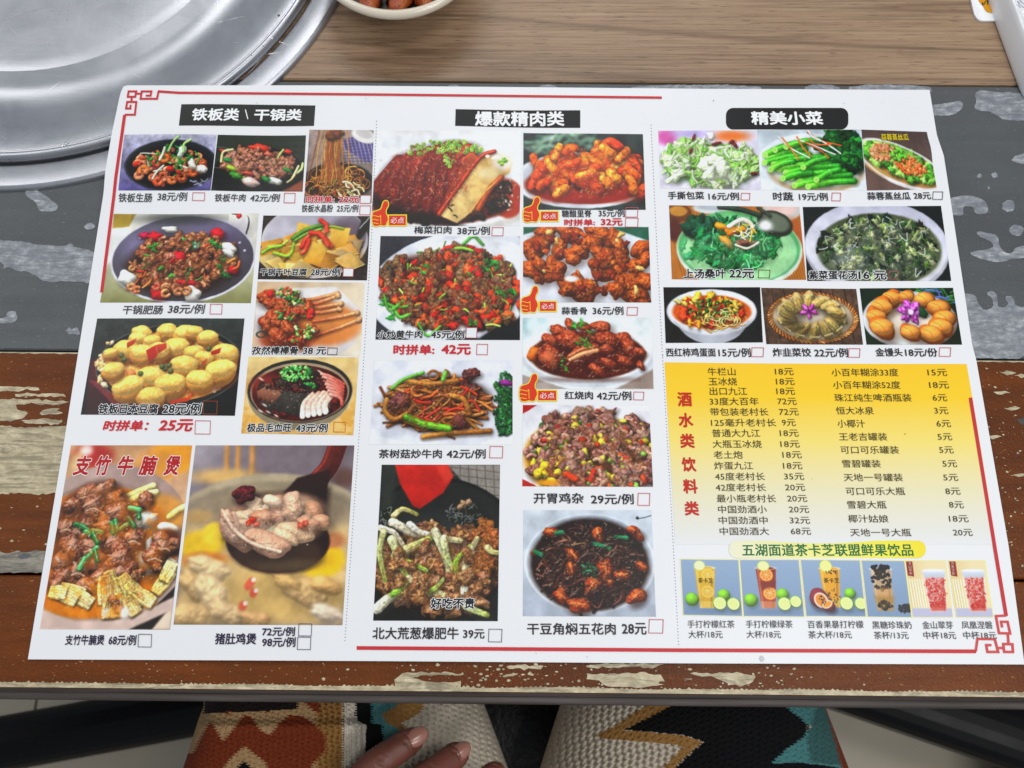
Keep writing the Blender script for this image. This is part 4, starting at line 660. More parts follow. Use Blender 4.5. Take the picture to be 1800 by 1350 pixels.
@dish('z', [(1338, 506), (1505, 508), (1517, 606), (1347, 605)])
def _(w=172, h=98):
    c = Canvas(w, h, '5a4638', 36); [c.tube([(i * 22 - 4, 0), (i * 22 + 4, 98)], 1.4, '30241c', sh=0) for i in range(9)]; c.mottle(.35, 6)
    c.ell(88, 52, 82, 46, '6a3c1c', soft=1.5); 
    for i in range(64): a = i * pi / 32; c.tube([(88 + 80 * math.cos(a), 52 + 44 * math.sin(a)), (88 + 74 * math.cos(a + .1), 52 + 40 * math.sin(a + .1))], 3.5, c.ch(['b87c44', 'a06430', 'cc9458']), sh=.4)
    c.ell(88, 51, 72, 39, 'c8b498', soft=2); c.ell(88, 51, 66, 35, 'd8cbb6', soft=2)
    for i in range(14):
        a = i * 2 * pi / 14 + .2; x, y = 86 + 46 * math.cos(a), 49 + 27 * math.sin(a); r = 19; t = a + pi / 2 * .55
        c.blob(x, y, r, 'd0b67c', 'b89c60', asp=.52, rot=math.atan2(28 * math.sin(a), 46 * math.cos(a)) + (.5 if i % 2 else .2), tex=.12, wob=.08, spec=.4, sh=.7, amb=.5); c.blob(x + 1, y + 1, r * .6, '7c8448', 'b88c48', asp=.4, rot=math.atan2(28 * math.sin(a), 46 * math.cos(a)) + .35, tex=.2, sh=0, al=.7)
        for k in range(5): q = a + (k - 2) * .06; c.ell(86 + 60 * math.cos(q), 48 + 37 * math.sin(q), 1.6, 1.4, 'e0cc98', soft=.6)
    for i in range(5): a = i * 1.256 + .3; c.blob(82 + 9 * math.cos(a), 40 + 7 * math.sin(a), 8, 'b0409c', 'd87cc4', asp=.5, rot=a, tex=.08, sh=.3)
    c.ell(82, 40, 3, 3, '6a1c5c'); return c.done()
@dish('A', [(1511, 507), (1675, 506), (1691, 606), (1523, 606)])
def _(w=172, h=99):
    c = Canvas(w, h, '1c2c1c', 37); c.strips(c.pts(40, 140, 14, 60, 14), ['2c5c2c', '3f7a38', '5c6ca8'], (20, 40), (2, 4), ang=(-.2, .5), sh=0); c.ell(84, 56, 86, 50, 'd8dade', soft=1.2); c.ell(84, 54, 80, 45, 'eceef0', soft=3); c.ell(84, 62, 60, 28, 'e8dccc', soft=8)
    B = [(56, 18, 18), (84, 14, 13), (116, 20, 17), (36, 32, 19), (140, 34, 18), (24, 50, 18), (148, 52, 18), (32, 68, 21), (138, 68, 20), (118, 80, 20), (82, 76, 17)]
    B = [(x, y, r * 1.2) for x, y, r in B]
    for x, y, r in B: c.blob(x, y + 2, r, 'c8702c', asp=.72, rot=math.atan2(y - 44, x - 84) * .3, wob=.05, tex=.04, spec=.35, sh=.6, amb=.5); c.blob(x, y, r * .85, 'e49a4c', asp=.66, rot=0, wob=.05, tex=.04, spec=.5, sh=0, amb=.65); c.tube([(x - r * .5, y - r * .35), (x, y - r * .1), (x + r * .2, y + r * .35)], 1.3, 'b8601c', sh=0, al=.7)
    for i in range(6): a = i * pi / 3 + .2; c.blob(88 + 13 * math.cos(a), 42 + 11 * math.sin(a), 12, 'a83ca0', 'd88ad0', asp=.6, rot=a, tex=.08, sh=.3, spec=.3)
    c.ell(88, 42, 5, 5, 'f4e0f0', soft=2); c.blob(110, 44, 8, '1c4a24', tex=.5, wob=.5); return c.done()
def lime(c, x, y, r, half=False):
    c.blob(x, y, r, '7cb828', asp=.96, rot=0, wob=.02, tex=.04, spec=.6, sh=.3)
    if half: c.ell(x, y, r * .93, r * .9, 'c8dc80'); c.ell(x, y, r * .84, r * .81, 'ecf0c0'); [c.poly([(x, y), (x + r * .72 * math.cos(a), y + r * .7 * math.sin(a)), (x + r * .72 * math.cos(a + .55), y + r * .7 * math.sin(a + .55))], 'd8e48c', soft=.6) for a in np.arange(0, 6.28, .785)]
def cup(c, x0, x1, y0, y1, top, bot, tp=.16):
    d = (x1 - x0) * tp; c.poly([(x0, y0), (x1, y0), (x1 - d, y1), (x0 + d, y1)], top, col2=bot); c.poly([(x0 + 2, y0), (x0 + 6, y0), (x0 + 4 + d, y1), (x0 + 1 + d, y1)], (1, 1, 1), al=.25, soft=1.2); c.poly([(x1 - 7, y0), (x1 - 3, y0), (x1 - 3 - d, y1), (x1 - 6 - d, y1)], (.2, .1, 0), al=.25, soft=1.2)
    c.ell((x0 + x1) / 2, y0, (x1 - x0) / 2, 3, top, rim='f0f4f4', rimw=1); c.poly([(x0 + d * .75, y1 - 12), (x1 - d * .75, y1 - 12), (x1 - d, y1), (x0 + d, y1)], (1, .98, .85), al=.3)
def frame(c): 
    for q in ([(0, .7), (c.W, .7)], [(0, c.H - .7), (c.W, c.H - .7)], [(.7, 0), (.7, c.H)], [(c.W - .7, 0), (c.W - .7, c.H)]): c.tube(q, 1.6, 'dfc48a', sh=0, flat=True, spec=0, tex=0, sm=False)
def slice_(c, x, y, r, k='e8b040'): c.ell(x, y, r, r * .95, k); c.ell(x, y, r * .86, r * .82, 'f4dc9c'); c.ell(x, y, r * .78, r * .74, k, soft=.8); [c.tube([(x, y), (x + r * .75 * math.cos(a), y + r * .72 * math.sin(a))], .8, 'f6e4b0', sh=0) for a in np.arange(.3, 6.5, .785)]
def drink(n, quad, seed, fn):
    def f():
        w, h = (quad[1][0] - quad[0][0] + quad[2][0] - quad[3][0]) / 2, 101
        c = Canvas(w, h, '8fa6c0', seed, S=1.6); c.grad('98aec6', '8298b4'); fn(c); frame(c); return c.done(grain=.01, warp=0)
    D[n] = (quad, f)
def _d1(c):
    c.ell(60, 92, 44, 5, '6c809c', soft=4, al=.6); cup(c, 25, 61, 16, 87, 'd8b83c', 'c89c24'); slice_(c, 48, 28, 12, 'e0b838'); slice_(c, 46, 58, 12, 'd8b030'); c.ell(34, 12, 10, 9, 'e8ecc0', rim='c8d080', rimw=2); lime(c, 18, 72, 12); lime(c, 74, 64, 11); lime(c, 66, 78, 12, True); lime(c, 90, 79, 11.5, True)
def _d2(c):
    c.ell(60, 92, 44, 5, '6c809c', soft=4, al=.6); cup(c, 28, 64, 16, 86, '8c3018', 'b04a20'); slice_(c, 46, 28, 12, 'e88a28'); slice_(c, 50, 60, 12, 'e09030'); c.ell(42, 12, 11, 9, 'e8ecb0', rim='b8cc60', rimw=2); c.poly([(34, 40), (62, 38), (60, 50), (36, 54)], '6a1c10', soft=3, al=.6); lime(c, 16, 72, 12); lime(c, 72, 62, 11); lime(c, 74, 78, 12, True); lime(c, 94, 74, 10.5, True)
def _d3(c):
    c.ell(60, 92, 44, 5, '6c809c', soft=4, al=.6); cup(c, 32, 68, 16, 84, 'e0a828', 'd89c1c'); c.ell(44, 12, 11, 11, 'ecec9c', rim='c0cc50', rimw=2); c.chunks(c.pts(30, 52, 64, 12, 14), ['3c2c14'], (.8, 1.4), sh=0); c.chunks(c.pts(12, 50, 22, 14, 3), ['4a2814'], (1, 1.6), sh=0); lime(c, 82, 60, 10)
    c.blob(26, 68, 17, '7c2434', wob=.04, tex=.06, spec=.4, asp=.95); c.ell(30, 72, 12, 14, 'f0d8c8', rot=-.5); c.ell(30, 72, 9, 11, 'e09028', rot=-.5); c.blob(42, 82, 12, '7c2434', wob=.04, tex=.05, asp=.8, rot=.4); c.ell(40, 79, 10, 6.5, 'f0e0c8', rot=-.5); c.ell(40, 79, 8, 4.6, 'e89a30', rot=-.5); c.chunks(c.pts(14, 32, 72, 7, 8), ['2c2010'], (.9, 1.5), sh=0)
    lime(c, 74, 77, 12, True); lime(c, 99, 77, 11, True)
def _d4(c):
    cup(c, 14, 52, 16, 88, 'c8b49c', 'b08c5c'); c.poly([(18, 64), (50, 64), (46, 88), (22, 88)], 'a88448', soft=6); c.chunks(c.pts(70, 33, 34, 17, 20), ['1c1814', '2c241c'], (2, 3.4), tex=.05, sh=.1); c.chunks(c.pts(30, 34, 80, 12, 8), ['1c1814', '4c3c20'], (2, 3), sh=.1); c.chunks(c.pts(26, 33, 14, 18, 4), ['141210'], (2.4, 3.6), sh=.2, tex=.05, spec=.7); c.chunks(c.pts(80, 68, 84, 12, 8), ['1c1c1e', '34343a'], (1.4, 2.4), sh=.1, spec=.8); c.ell(34, 56, 14, 8, 'd8a870', soft=6, al=.6)
def _paper(seed):
    def f(c):
        c.grad('dcc896', 'ecdcb4', 0, 0, 40, 0); [c.tube([(4 + i * 4.5, 34), (6 + i * 4.5, 88)], 2, 'f0e4bc', sh=.08, flat=True) for i in range(8)]; c.poly([(0, 84), (c.W, 84), (c.W, 101), (0, 101)], 'c0c0d4', soft=2); c.poly([(2, 2), (13, 2), (13, 29), (2, 27)], '8c2c28', soft=.5)
        x0 = c.W - 44; cup(c, x0, x0 + 38, 28, 90, 'efe8e4', 'e4d8d4', .12)
        r = c.rng
        c.poly([(x0 + 2, 30), (x0 + 36, 30), (x0 + 33, 89), (x0 + 5, 89)], 'c8605a', soft=1, al=.45)
        for i in range(230):
            y = r.uniform(32, 84); m = (1 - (y - 28) / 62 * .24) * 17; x = x0 + 19 + r.uniform(-m, m); c.tube([(x, y), (x + r.normal() * 2, y + r.normal() * 2)], r.uniform(1, 2.2), c.ch(['c03028', 'b82820', 'd06050']), sh=0, al=.8)
        c.poly([(x0 + 6, 78), (x0 + 33, 66), (x0 + 32, 88), (x0 + 7, 89)], 'b83028', soft=3, al=.5); c.poly([(x0 - 1, 18), (x0 + 39, 18), (x0 + 38, 30), (x0 + 1, 30)], 'dfe4ec', soft=.7, col2='c0c8d4'); c.ell(x0 + 19, 18, 19, 2.5, 'eef2f6')
    return f
drink('B', [(1195, 982), (1299, 983), (1306, 1084), (1200, 1082)], 40, _d1)
drink('C', [(1299, 983), (1405, 983), (1415, 1085), (1306, 1084)], 41, _d2)
drink('E', [(1406, 983), (1512, 984), (1523, 1085), (1416, 1084)], 42, _d3)
drink('F', [(1513, 984), (1590, 985), (1603, 1086), (1524, 1085)], 43, _d4)
drink('G', [(1590, 985), (1663, 985), (1676, 1086), (1603, 1086)], 44, _paper(1))
drink('H', [(1666, 985), (1732, 985), (1747, 1086), (1680, 1086)], 45, _paper(2))
# ------------------------------------------------------------------ floor
M = {}
n = NT('floor_tile', 'a89a84', .22); v = n.co(); f = n.noise(v, 3, 5); n.base(n.ramp(f, [(.3, 'a09684'), (.7, 'b4aa96')])); n.rough(n.noise(v, 40), .18, .3); M['floor'] = n.m
n = NT('grout', '6f675b', .8); n.bump(n.noise(n.co(), 200), .3); M['grout'] = n.m
gr = mk('floor', *box_mesh((0, 0, -.78), (5, 5, .04)), M['grout']); gr['kind'] = 'structure'
for i in range(-2, 3):
    for j in range(-2, 3):
        o = mk('floor_tile', *box_mesh((.34 + i * .6, -.42 + j * .6, -.755), (.597, .597, .014)), M['floor'], gr)
        if i == -2 and j == -2: tile_mesh = None
# ------------------------------------------------------------------ table
def line_y(x, pts): return float(np.interp(x, [p[0] for p in pts], [p[1] for p in pts]))
S1 = [(-400, 134.5), (1800, 150), (2600, 155)]; S2 = [(0, 616.5), (1800, 632.5)]; S3 = [(0, 1008), (1800, 1020)]; S4 = [(0, 1211.5), (600, 1221), (1140, 1226), (1800, 1229.5)]
def seam(pts):
    a = P(-100, line_y(0, pts) - (pts[-1][1] - pts[0][1]) / 18); b = P(1900, line_y(1800, pts) + (pts[-1][1] - pts[0][1]) / 18)
    k = (b[1] - a[1]) / (b[0] - a[0]); return lambda x: a[1] + k * (x - a[0])
sm = [seam(S1), seam(S2), seam(S3), seam(S4)]
# materials of the laminate
n = NT('walnut_laminate', rough=.38)
v = n.co((1, 1, 1)); vs = n.co((1.2, 17, 1)); vf = n.co((6, 230, 1)); vm = n.co((2.6, 46, 1))
a = n.noise(vs, 2.2, 6, .62, 1.6); b = n.noise(vf, 3, 4, .6); c = n.noise(vm, 3, 5, .6, .8); big = n.noise(v, 5, 2)
ln = n.math('PINGPONG', n.math('MULTIPLY', n.noise(n.co((.55, 9, 1)), 2.0, 2, .4, .5), 15.), .5)
c1 = n.ramp(a, [(.30, '5f4836'), (.42, '86694f'), (.52, '9a7d60'), (.62, 'a98c6d'), (.74, '8a6e53')])
c2 = n.mix(.62, c1, n.ramp(b, [(.32, '523b29'), (.5, '8e7257'), (.72, 'b0957a')]), 'MIX'); c3 = n.mix(n.ramp(c, [(.58, 0.), (.72, .65)]), c2, '6b4f3a'); c4 = n.mix(n.ramp(big, [(.35, .0), (.7, .35)]), c3, 'a88f74')
c4 = n.mix(n.ramp(ln, [(.0, .55), (.10, .0)]), c4, '5e4430'); c4 = n.mix(n.ramp(n.noise(n.co((45, 700, 1)), 1.6, 3), [(.60, 0.), (.68, .7)]), c4, '4c3624'); n.base(c4); n.rough(b, .34, .5); pv = n.bump(b, .35, .0006); n.bump(c, .25, .0006, pv); M['walnut'] = n.m
def laminate(name, cols, fleck=None, embs=1.0, sp_=.38):
    n = NT(name, rough=.34, spec=sp_); v = n.co(); st = n.co((3, 26, 3)); vf = n.co((40, 260, 40))
    a = n.noise(v, 9, 4); b = n.noise(st, 6, 5, .6); c = n.ramp(a, [(.3, cols[0]), (.7, cols[1])]); c = n.mix(n.ramp(b, [(.35, .0), (.75, .55)]), c, cols[2]); c = n.mix(n.ramp(n.noise(n.co((1, 3, 1)), 4.5, 3), [(.48, 0.), (.68, .6)]), c, cols[2])
    f = n.noise(n.co((1, 2.2, 1)), 380, 3, .6)
    if fleck: c = n.mix(n.ramp(f, [(.66, 0.), (.70, .75)]), c, fleck)
    em = n.noise(n.co((1, 1, 1)), 850, 2, .5, .6); em2 = n.noise(n.co((1, 2.2, 1)), 1300, 2, .6)
    n.base(c); n.rough(b, .30, .46); pv = n.bump(em, .42 * embs, .0005); n.bump(em2, .25 * embs, .0002, pv); return n.m
M['slate'] = laminate('slate_laminate', ('4b4f51', '5c6062', '44474a'), '7d8186')
M['rust'] = laminate('rust_brown_laminate', ('5c2c07', '7c3e09', '3a1b04'), 'b0884c', 1.2, .2)
def wornmat(name, cols, sc=1.):
    n = NT(name, rough=.45); a = n.noise(n.co((1, 1.6, 1)), 170 * sc, 5, .7); b = n.noise(n.co((4, 30, 4)), 9, 5, .7, 1.5); l = n.noise(n.co((1, 3, 1)), 25, 3)
    c = n.ramp(a, [(.3, cols[0]), (.52, cols[1]), (.72, cols[2])]); c = n.mix(n.ramp(b, [(.40, .7), (.52, .0)]), c, cols[3]); c = n.mix(n.ramp(l, [(.4, 0.), (.7, .35)]), c, cols[0])
    n.base(c); n.bump(b, .4, .0006); return n.m
M['greyworn'] = wornmat('worn_grey_paint', ('62666d', '90949a', 'c4c8cc', '6c7078'))
M['creamworn'] = wornmat('worn_cream_paint', ('978b6e', 'c0b392', 'e0d4b4', '685e4a'))
M['dullworn'] = wornmat('worn_dull_paint', ('6e695e', '8f897b', 'a39c8c', '4f4d48'))
n = NT('edge_plastic', '3a3532', .6, spec=.3); n.base(n.ramp(n.noise(n.co((3, 60, 60)), 6, 4), [(.3, '3a3431'), (.7, '564f4b')])); M['edge'] = n.m
n = NT('underside_board', '3b332b', .8); n.bump(n.noise(n.co(), 90), .3); M['under'] = n.m
X0, X1 = -.75, .75
table = thing('restaurant_table', 'plank-patterned restaurant table of walnut, slate grey and worn brown boards', 'table', (0, .3, -.74))
def plank(ya, yb, mat, label, th=.018):
    xs = np.linspace(X0, X1, 25); V = []; F = []; g = .0006
    for x in xs:
        y0, y1 = ya(x) + g, yb(x) - g; b = .0007
        V += [(x, y0, -th), (x, y0, -b), (x, y0 + b, 0), (x, y1 - b, 0), (x, y1, -b), (x, y1, -th)]
    for i in range(24):
        for k in range(6): F.append((i * 6 + k, i * 6 + (k + 1) % 6, (i + 1) * 6 + (k + 1) % 6, (i + 1) * 6 + k))
    F.append((5, 4, 3, 2, 1, 0)); F.append(tuple(24 * 6 + k for k in range(6)))
    return mk('plank', V, [f[::-1] for f in F], mat, table, label=label)
top = lambda x: sm[0](x) + .62
# the steel burner is let into the walnut and slate boards; its flange covers their edges
p_w = plank(sm[0], top, M['walnut'], 'pale walnut-grain board across the back')
p_s = plank(sm[1], sm[0], M['slate'], 'dark slate grey board with worn pale patches')
p_r = plank(sm[2], sm[1], M['rust'], 'rust brown board with cream worn areas')
p_f = plank(sm[3], sm[2], M['rust'], 'rust brown front board with chipped paint')
mk('core_board', *box_mesh((0, .155, -.0225), (1.49, .60, .008)), M['under'], table)
rng = random.Random(5)
from mathutils.geometry import tessellate_polygon, delaunay_2d_cdt
def tess(pts):
    r = delaunay_2d_cdt([Vector((float(p[0]) * 100, float(p[1]) * 100)) for p in pts], [], [list(range(len(pts)))], 1, 1e-7)
    if len(r[0]) != len(pts): return [tuple(t) for t in tessellate_polygon([[Vector((float(p[0]), float(p[1]), 0)) for p in pts]])]
    return [tuple(f) for f in r[2]]
def rough_poly(pts, jag=.0004, step=.0016, rep=1):
    out = []
    for i in range(len(pts)):
        a = np.array(pts[i]); b = np.array(pts[(i + 1) % len(pts)]); L = np.linalg.norm(b - a); k = max(1, int(L / step)); nrm = np.array([-(b - a)[1], (b - a)[0]]) / (L + 1e-9)
        for j in range(k):
            q = a + (b - a) * j / k; d = (mnoise.noise(Vector((q[0] * 500, q[1] * 500, 3))) * 1.2 + rng.uniform(-.4, .4)) * jag; out.append(q + nrm * d)
    return out
def smoothpts(pts, it=1):
    for _ in range(it):
        o = []
        for i in range(len(pts)):
            a = np.array(pts[i]); b = np.array(pts[(i + 1) % len(pts)]); o += [a * .75 + b * .25, a * .25 + b * .75]
        pts = o
    return pts
PZ = [0]
def patch(px, mat, par, z=.00012, jag=.0004, sm_=0):
    PZ[0] += 1; z += PZ[0] * 2e-6
    pts = [P(x, y)[:2] for x, y in px]
    if sm_: pts = smoothpts(pts, sm_)
    pts = rough_poly(pts, jag)
    if par is p_f: pts = [np.array((p[0], max(p[1], sm[3](p[0]) + .0012))) for p in pts]
    return mk('worn_patch', [(p[0], p[1], z) for p in pts], tess(pts), mat, par)
def T(s, ox, oy, L): return [(x / s + ox, y / s + oy) for x, y in L]
def ellp(cx, cy, rx, ry, s, ox, oy, n=14): return [((cx + rx * math.cos(i * 2 * math.pi / n)) / s + ox, (cy + ry * math.sin(i * 2 * math.pi / n)) / s + oy) for i in range(n)]
A_ = (3.97, 0, 300)
for L in ([(170, 140), (240, 130), (310, 170), (400, 235), (410, 265), (380, 285), (300, 288), (265, 270), (250, 220), (190, 185)], [(585, 390), (620, 360), (660, 370), (665, 395), (640, 412), (600, 405)],
          [(-60, 486), (60, 490), (180, 498), (260, 515), (460, 532), (485, 505), (510, 512), (515, 535), (600, 545), (660, 570), (760, 600), (760, 800), (640, 785), (500, 770), (340, 780), (290, 760), (250, 735), (180, 700), (140, 710), (60, 672), (20, 695), (30, 650), (-60, 610)],
          [(-40, 1030), (40, 1030), (55, 985), (100, 978), (125, 1010), (115, 1050), (70, 1068), (-40, 1060)], [(458, 1115), (490, 1090), (500, 1110), (540, 1088), (550, 1120), (562, 1130), (555, 1150), (520, 1140), (480, 1140)]):
    patch(T(*A_, L), M['greyworn'], p_s, sm_=1)
B_ = (2.595, 1600, 140)
for L in ([(70, 120), (190, 105), (225, 95), (243, 115), (230, 140), (200, 160), (160, 168), (80, 162)], [(290, 60), (330, 48), (400, 60), (470, 58), (600, 70), (600, 190), (430, 188), (390, 160), (350, 145), (300, 140), (288, 125), (305, 100)], [(455, 365), (490, 345), (540, 330), (600, 330), (600, 390), (480, 380)],
          [(150, 545), (260, 525), (330, 545), (357, 575), (355, 610), (310, 618), (290, 600), (290, 580), (235, 580), (245, 610), (225, 625), (160, 610)],
          [(258, 793), (310, 778), (380, 770), (375, 740), (330, 725), (300, 705), (310, 690), (350, 700), (400, 710), (405, 760), (430, 790), (465, 795), (480, 760), (600, 755), (600, 815), (470, 815), (420, 835), (340, 825)],
          [(190, 985), (260, 975), (300, 985), (310, 1025), (340, 1055), (380, 1040), (376, 1000), (345, 975), (370, 962), (390, 975), (400, 1010), (398, 1035), (425, 1043), (452, 1020), (430, 1003), (440, 985), (470, 990), (480, 1040), (600, 1030), (600, 1274), (190, 1270)]):
    patch(T(*B_, L), M['greyworn'], p_s, sm_=1)
for q in ((314, 440, 12, 9), (384, 436, 14, 12), (356, 492, 5, 7), (448, 578, 30, 28), (482, 688, 34, 26)): patch(ellp(*q, *B_), M['greyworn'], p_s, jag=.0006)
for a, b in ((785, 815), (945, 985), (1108, 1342), (1412, 1480), (1490, 1640)): patch([(a, 149), (b - 6, 149.5), (b, 165), (a + 6, 165)], M['greyworn'], p_s, sm_=1)
C_ = (3.215, 0, 600)
for L in ([(-30, 250), (60, 255), (220, 262), (225, 275), (150, 275), (60, 285), (-30, 285)], [(85, 298), (180, 295), (360, 300), (375, 315), (240, 312), (90, 312)], [(-30, 325), (200, 328), (395, 345), (300, 360), (180, 355), (90, 360), (100, 385), (160, 405), (130, 440), (60, 450), (-30, 450)],
          [(225, 408), (260, 380), (340, 378), (320, 395), (358, 405), (300, 415), (240, 415)], [(120, 440), (230, 438), (355, 442), (350, 465), (250, 468), (140, 462)], [(-30, 475), (120, 485), (230, 490), (300, 478), (450, 480), (450, 860), (200, 862), (60, 860), (-30, 865)]):
    patch(T(*C_, L), M['creamworn'], p_r, jag=.0007)
patch(T(*C_, [(-30, 1180), (60, 1200), (100, 1190), (200, 1185), (400, 1178), (400, 1310), (100, 1306), (-30, 1308)]), M['dullworn'], p_r, jag=.0006)
patch(T(*C_, [(100, 1215), (140, 1195), (175, 1205), (165, 1225), (120, 1232)]), M['slate'], p_r, z=.0002)
for a, b in ((0, 1800),):
    xs = np.linspace(X0, X1, 500); V = []; F = []
    for i, x in enumerate(xs): y = sm[1](x) - .0006; V += [(x, y, .00012), (x, y - .0005 - (.0005 if i % 2 else 0) * rng.random(), .00012)]
    for i in range(499): F.append((2 * i, 2 * i + 1, 2 * i + 3, 2 * i + 2))
    mk('worn_edge', V, F, M['creamworn'], p_r)
D_ = (3., 600, 1100)
for L in ([(280, 285), (320, 250), (420, 246), (650, 248), (645, 260), (430, 262), (380, 272), (450, 300), (630, 290), (630, 320), (540, 330), (280, 330)], [(870, 215), (950, 205), (1070, 215), (1050, 228), (880, 228)], [(850, 262), (930, 248), (920, 262), (860, 272)], [(1290, 210), (1400, 200), (1700, 200), (1640, 225), (1550, 215), (1440, 225), (1290, 218)],
          [(1290, 280), (1300, 255), (1440, 250), (1600, 248), (1690, 270), (1660, 300), (1700, 310), (1600, 325), (1400, 320), (1360, 290)], [(1400, 358), (1450, 335), (1600, 340), (1740, 362), (1740, 372), (1400, 370)]):
    patch(T(*D_, L), M['creamworn'], p_f, jag=.0006)
for L in ([(180, 228), (300, 228), (420, 222), (515, 245), (500, 270), (440, 290), (370, 275), (320, 250)], [(165, 255), (210, 252), (206, 262)], [(445, 310), (480, 305), (485, 315), (450, 318)], [(-20, 240), (60, 232), (75, 262), (20, 285), (-20, 280)]): patch(T(2.727, 1140, 1100, L), M['creamworn'], p_f, jag=.0006)
# little chips of missing paint, too many to name: one part per board
def chips(n, fx, fy, smin, smax, par, name='paint_chips'):
    V = []; F = []
    for _ in range(n):
        x, y = fx(), fy(); c = P(x, y)[:2]; r = rng.uniform(smin, smax); k = 7; b = len(V); e = rng.uniform(.35, .8)
        for i in range(k): q = rng.uniform(.6, 1.1) * r; V.append((c[0] + q * math.cos(i * 6.283 / k), c[1] + q * e * math.sin(i * 6.283 / k), 0.00030 + len(F) * 1e-7))
        F.append(tuple(range(b, b + k)))
    o = mk(name, V, F, M['creamworn'], par); o['kind'] = 'stuff'
chips(90, lambda: rng.gauss(930, 130), lambda: rng.uniform(1166, 1212), .0003, .0011, p_f)
chips(40, lambda: rng.gauss(1330, 60), lambda: rng.uniform(1168, 1212), .0003, .0009, p_f)
chips(60, lambda: rng.uniform(-20, 800), lambda: rng.uniform(1166, 1206), .00015, .0004, p_f)
chips(30, lambda: rng.uniform(-20, 110), lambda: rng.uniform(660, 1000), .0003, .001, p_r)
chips(110, lambda: rng.uniform(1700, 1830), lambda: rng.uniform(640, 1000), .0002, .0008, p_r)
for q in ([(1786, 738), (1800, 733), (1830, 737), (1830, 744), (1794, 747)],): patch(q, M['edge'], p_r, jag=.0002)
for x, y in ((1770, 655), (1760, 690), (1778, 718), (1745, 768), (1790, 835), (1795, 660)): patch([(x - 14, y), (x + 6, y - 3), (x + 16, y), (x, y + 4)], M['creamworn'], p_r, jag=.0006)
# serrated cream wear line along the front edge
xs = np.linspace(X0, X1, 1500); V = []; F = []
for i, x in enumerate(xs):
    y = sm[3](x) + .0009; V += [(x, y, .00012), (x, y + .0018 + (.0009 * rng.random() if i % 2 else 0) + .0006 * mnoise.noise(Vector((x * 30, 0, 0))), .00012)]
for i in range(1499): F.append((2 * i, 2 * i + 2, 2 * i + 3, 2 * i + 1))
mk('worn_edge', V, F, M['creamworn'], p_f)
# plastic edge moulding standing proud of the front
V = []; F = []; prof = [(.0006, -.0006), (-.0002, -.0012), (-.0006, -.0030), (-.0009, -.0028), (-.0013, -.0016), (-.0034, -.0018), (-.0040, -.0030), (-.0040, -.0230), (-.0034, -.0250), (.0004, -.0255)]
xs = np.linspace(X0, X1, 60)
for x in xs:
    for dy, z in prof: V.append((x, sm[3](x) + dy, z))
k = len(prof)
for i in range(59):
    for j in range(k - 1): F.append((i * k + j, i * k + j + 1, (i + 1) * k + j + 1, (i + 1) * k + j))
mk('edge_moulding', V, F, M['edge'], table, smooth=True)
n = NT('black_lacquer', '030304', .4, spec=.18); n.rough(n.noise(n.co(), 30), .35, .5); M['lacquer'] = n.m
# ---- black base beams of the table
def beam(a, b, wid, h, name='base_beam'):
    a, b = Vector(a), Vector(b); d = (b - a).normalized(); s = Vector((-d.y, d.x, 0)); pr = []
    for i in range(13): t = math.pi * i / 12; pr.append((math.cos(t) * wid / 2, math.copysign(abs(math.sin(t)) ** .6, math.sin(t)) * h))
    V = []; F = []
    for q in (a, b):
        for u, z in pr: V.append(tuple(q + s * u + Vector((0, 0, z))))
    k = len(pr)
    for j in range(k - 1): F.append((j, j + 1, k + j + 1, k + j))
    F.append(tuple(range(k))[::-1]); F.append(tuple(range(k, 2 * k))); F.append((0, k, 2 * k - 1, k - 1))
    return mk(name, V, F, M['lacquer'], table, smooth=False)
zb = -.56
a = P(330, 1248, zb); b = P(-120, 1330, zb); d = b - a; beam(a - d * .5, b + d * .6, .052, .03)
a = P(1330, 1132, zb); b = P(1760, 1278, zb); d = b - a; beam(a - d * .6, b + d * .8, .075, .03)
c = (a - d * .6); 
V, F = lathe([(.001, -.74), (.2, -.74), (.2, -.725), (.05, -.70), (.045, -.60), (.045, -.03), (.001, -.03)], 40, 0, .28); mk('pedestal', V, F, M['lacquer'], table, smooth=True)
# ------------------------------------------------------------------ steel burner lid
def crisp(pf, d=.00022):
    o = [pf[0]]
    for i in range(1, len(pf) - 1):
        a, b, c = (np.array(pf[i + q]) for q in (-1, 0, 1)); u, v = b - a, c - b; lu, lv = np.linalg.norm(u), np.linalg.norm(v)
        if u @ v / (lu * lv) < .93: o += [tuple(b - u / lu * min(d, lu * .35)), tuple(b + v / lv * min(d, lv * .35))]
        else: o.append(pf[i])
    return o + [pf[-1]]
n = NT('brushed_steel', (.46, .475, .505), .3, .9)
v = n.co(); a = n.noise(v, 30, 6, .7, .6); sc1 = n.noise(n.co((8, 260, 1), (0, 0, .6)), 3, 3, .5); sc2 = n.noise(n.co((260, 9, 1), (0, 0, .35)), 3, 3, .5); cl = n.noise(v, 9, 5, .6)
n.base(n.mix(n.ramp(cl, [(.35, 0.), (.7, .5)]), n.ramp(a, [(.3, (.37, .385, .415)), (.7, (.49, .50, .535))]), (.56, .57, .585))); n.rough(a, .28, .46)
pv = n.bump(sc1, .08, .0004); pv = n.bump(sc2, .05, .0004, pv); pv = n.bump(n.noise(v, 14, 2), .12, .003, pv); n.bump(n.noise(v, 420, 2), .08, .0002, pv); M['steel'] = n.m
n = NT('dark_gap', '0b0b0b', .6); M['gap'] = n.m
LC = np.array([-.2635, .2535])
def rad(px, py, z): return float(np.hypot(*(P(px, py, z)[:2] - LC)))
flange = thing('burner_ring', 'flat steel ring framing the round hotpot burner, let into the table', 'ring', (LC[0], LC[1], 0))
r_out = np.mean([rad(491, 137, .002), rad(190, 312, .002), rad(48, 328, .002)])
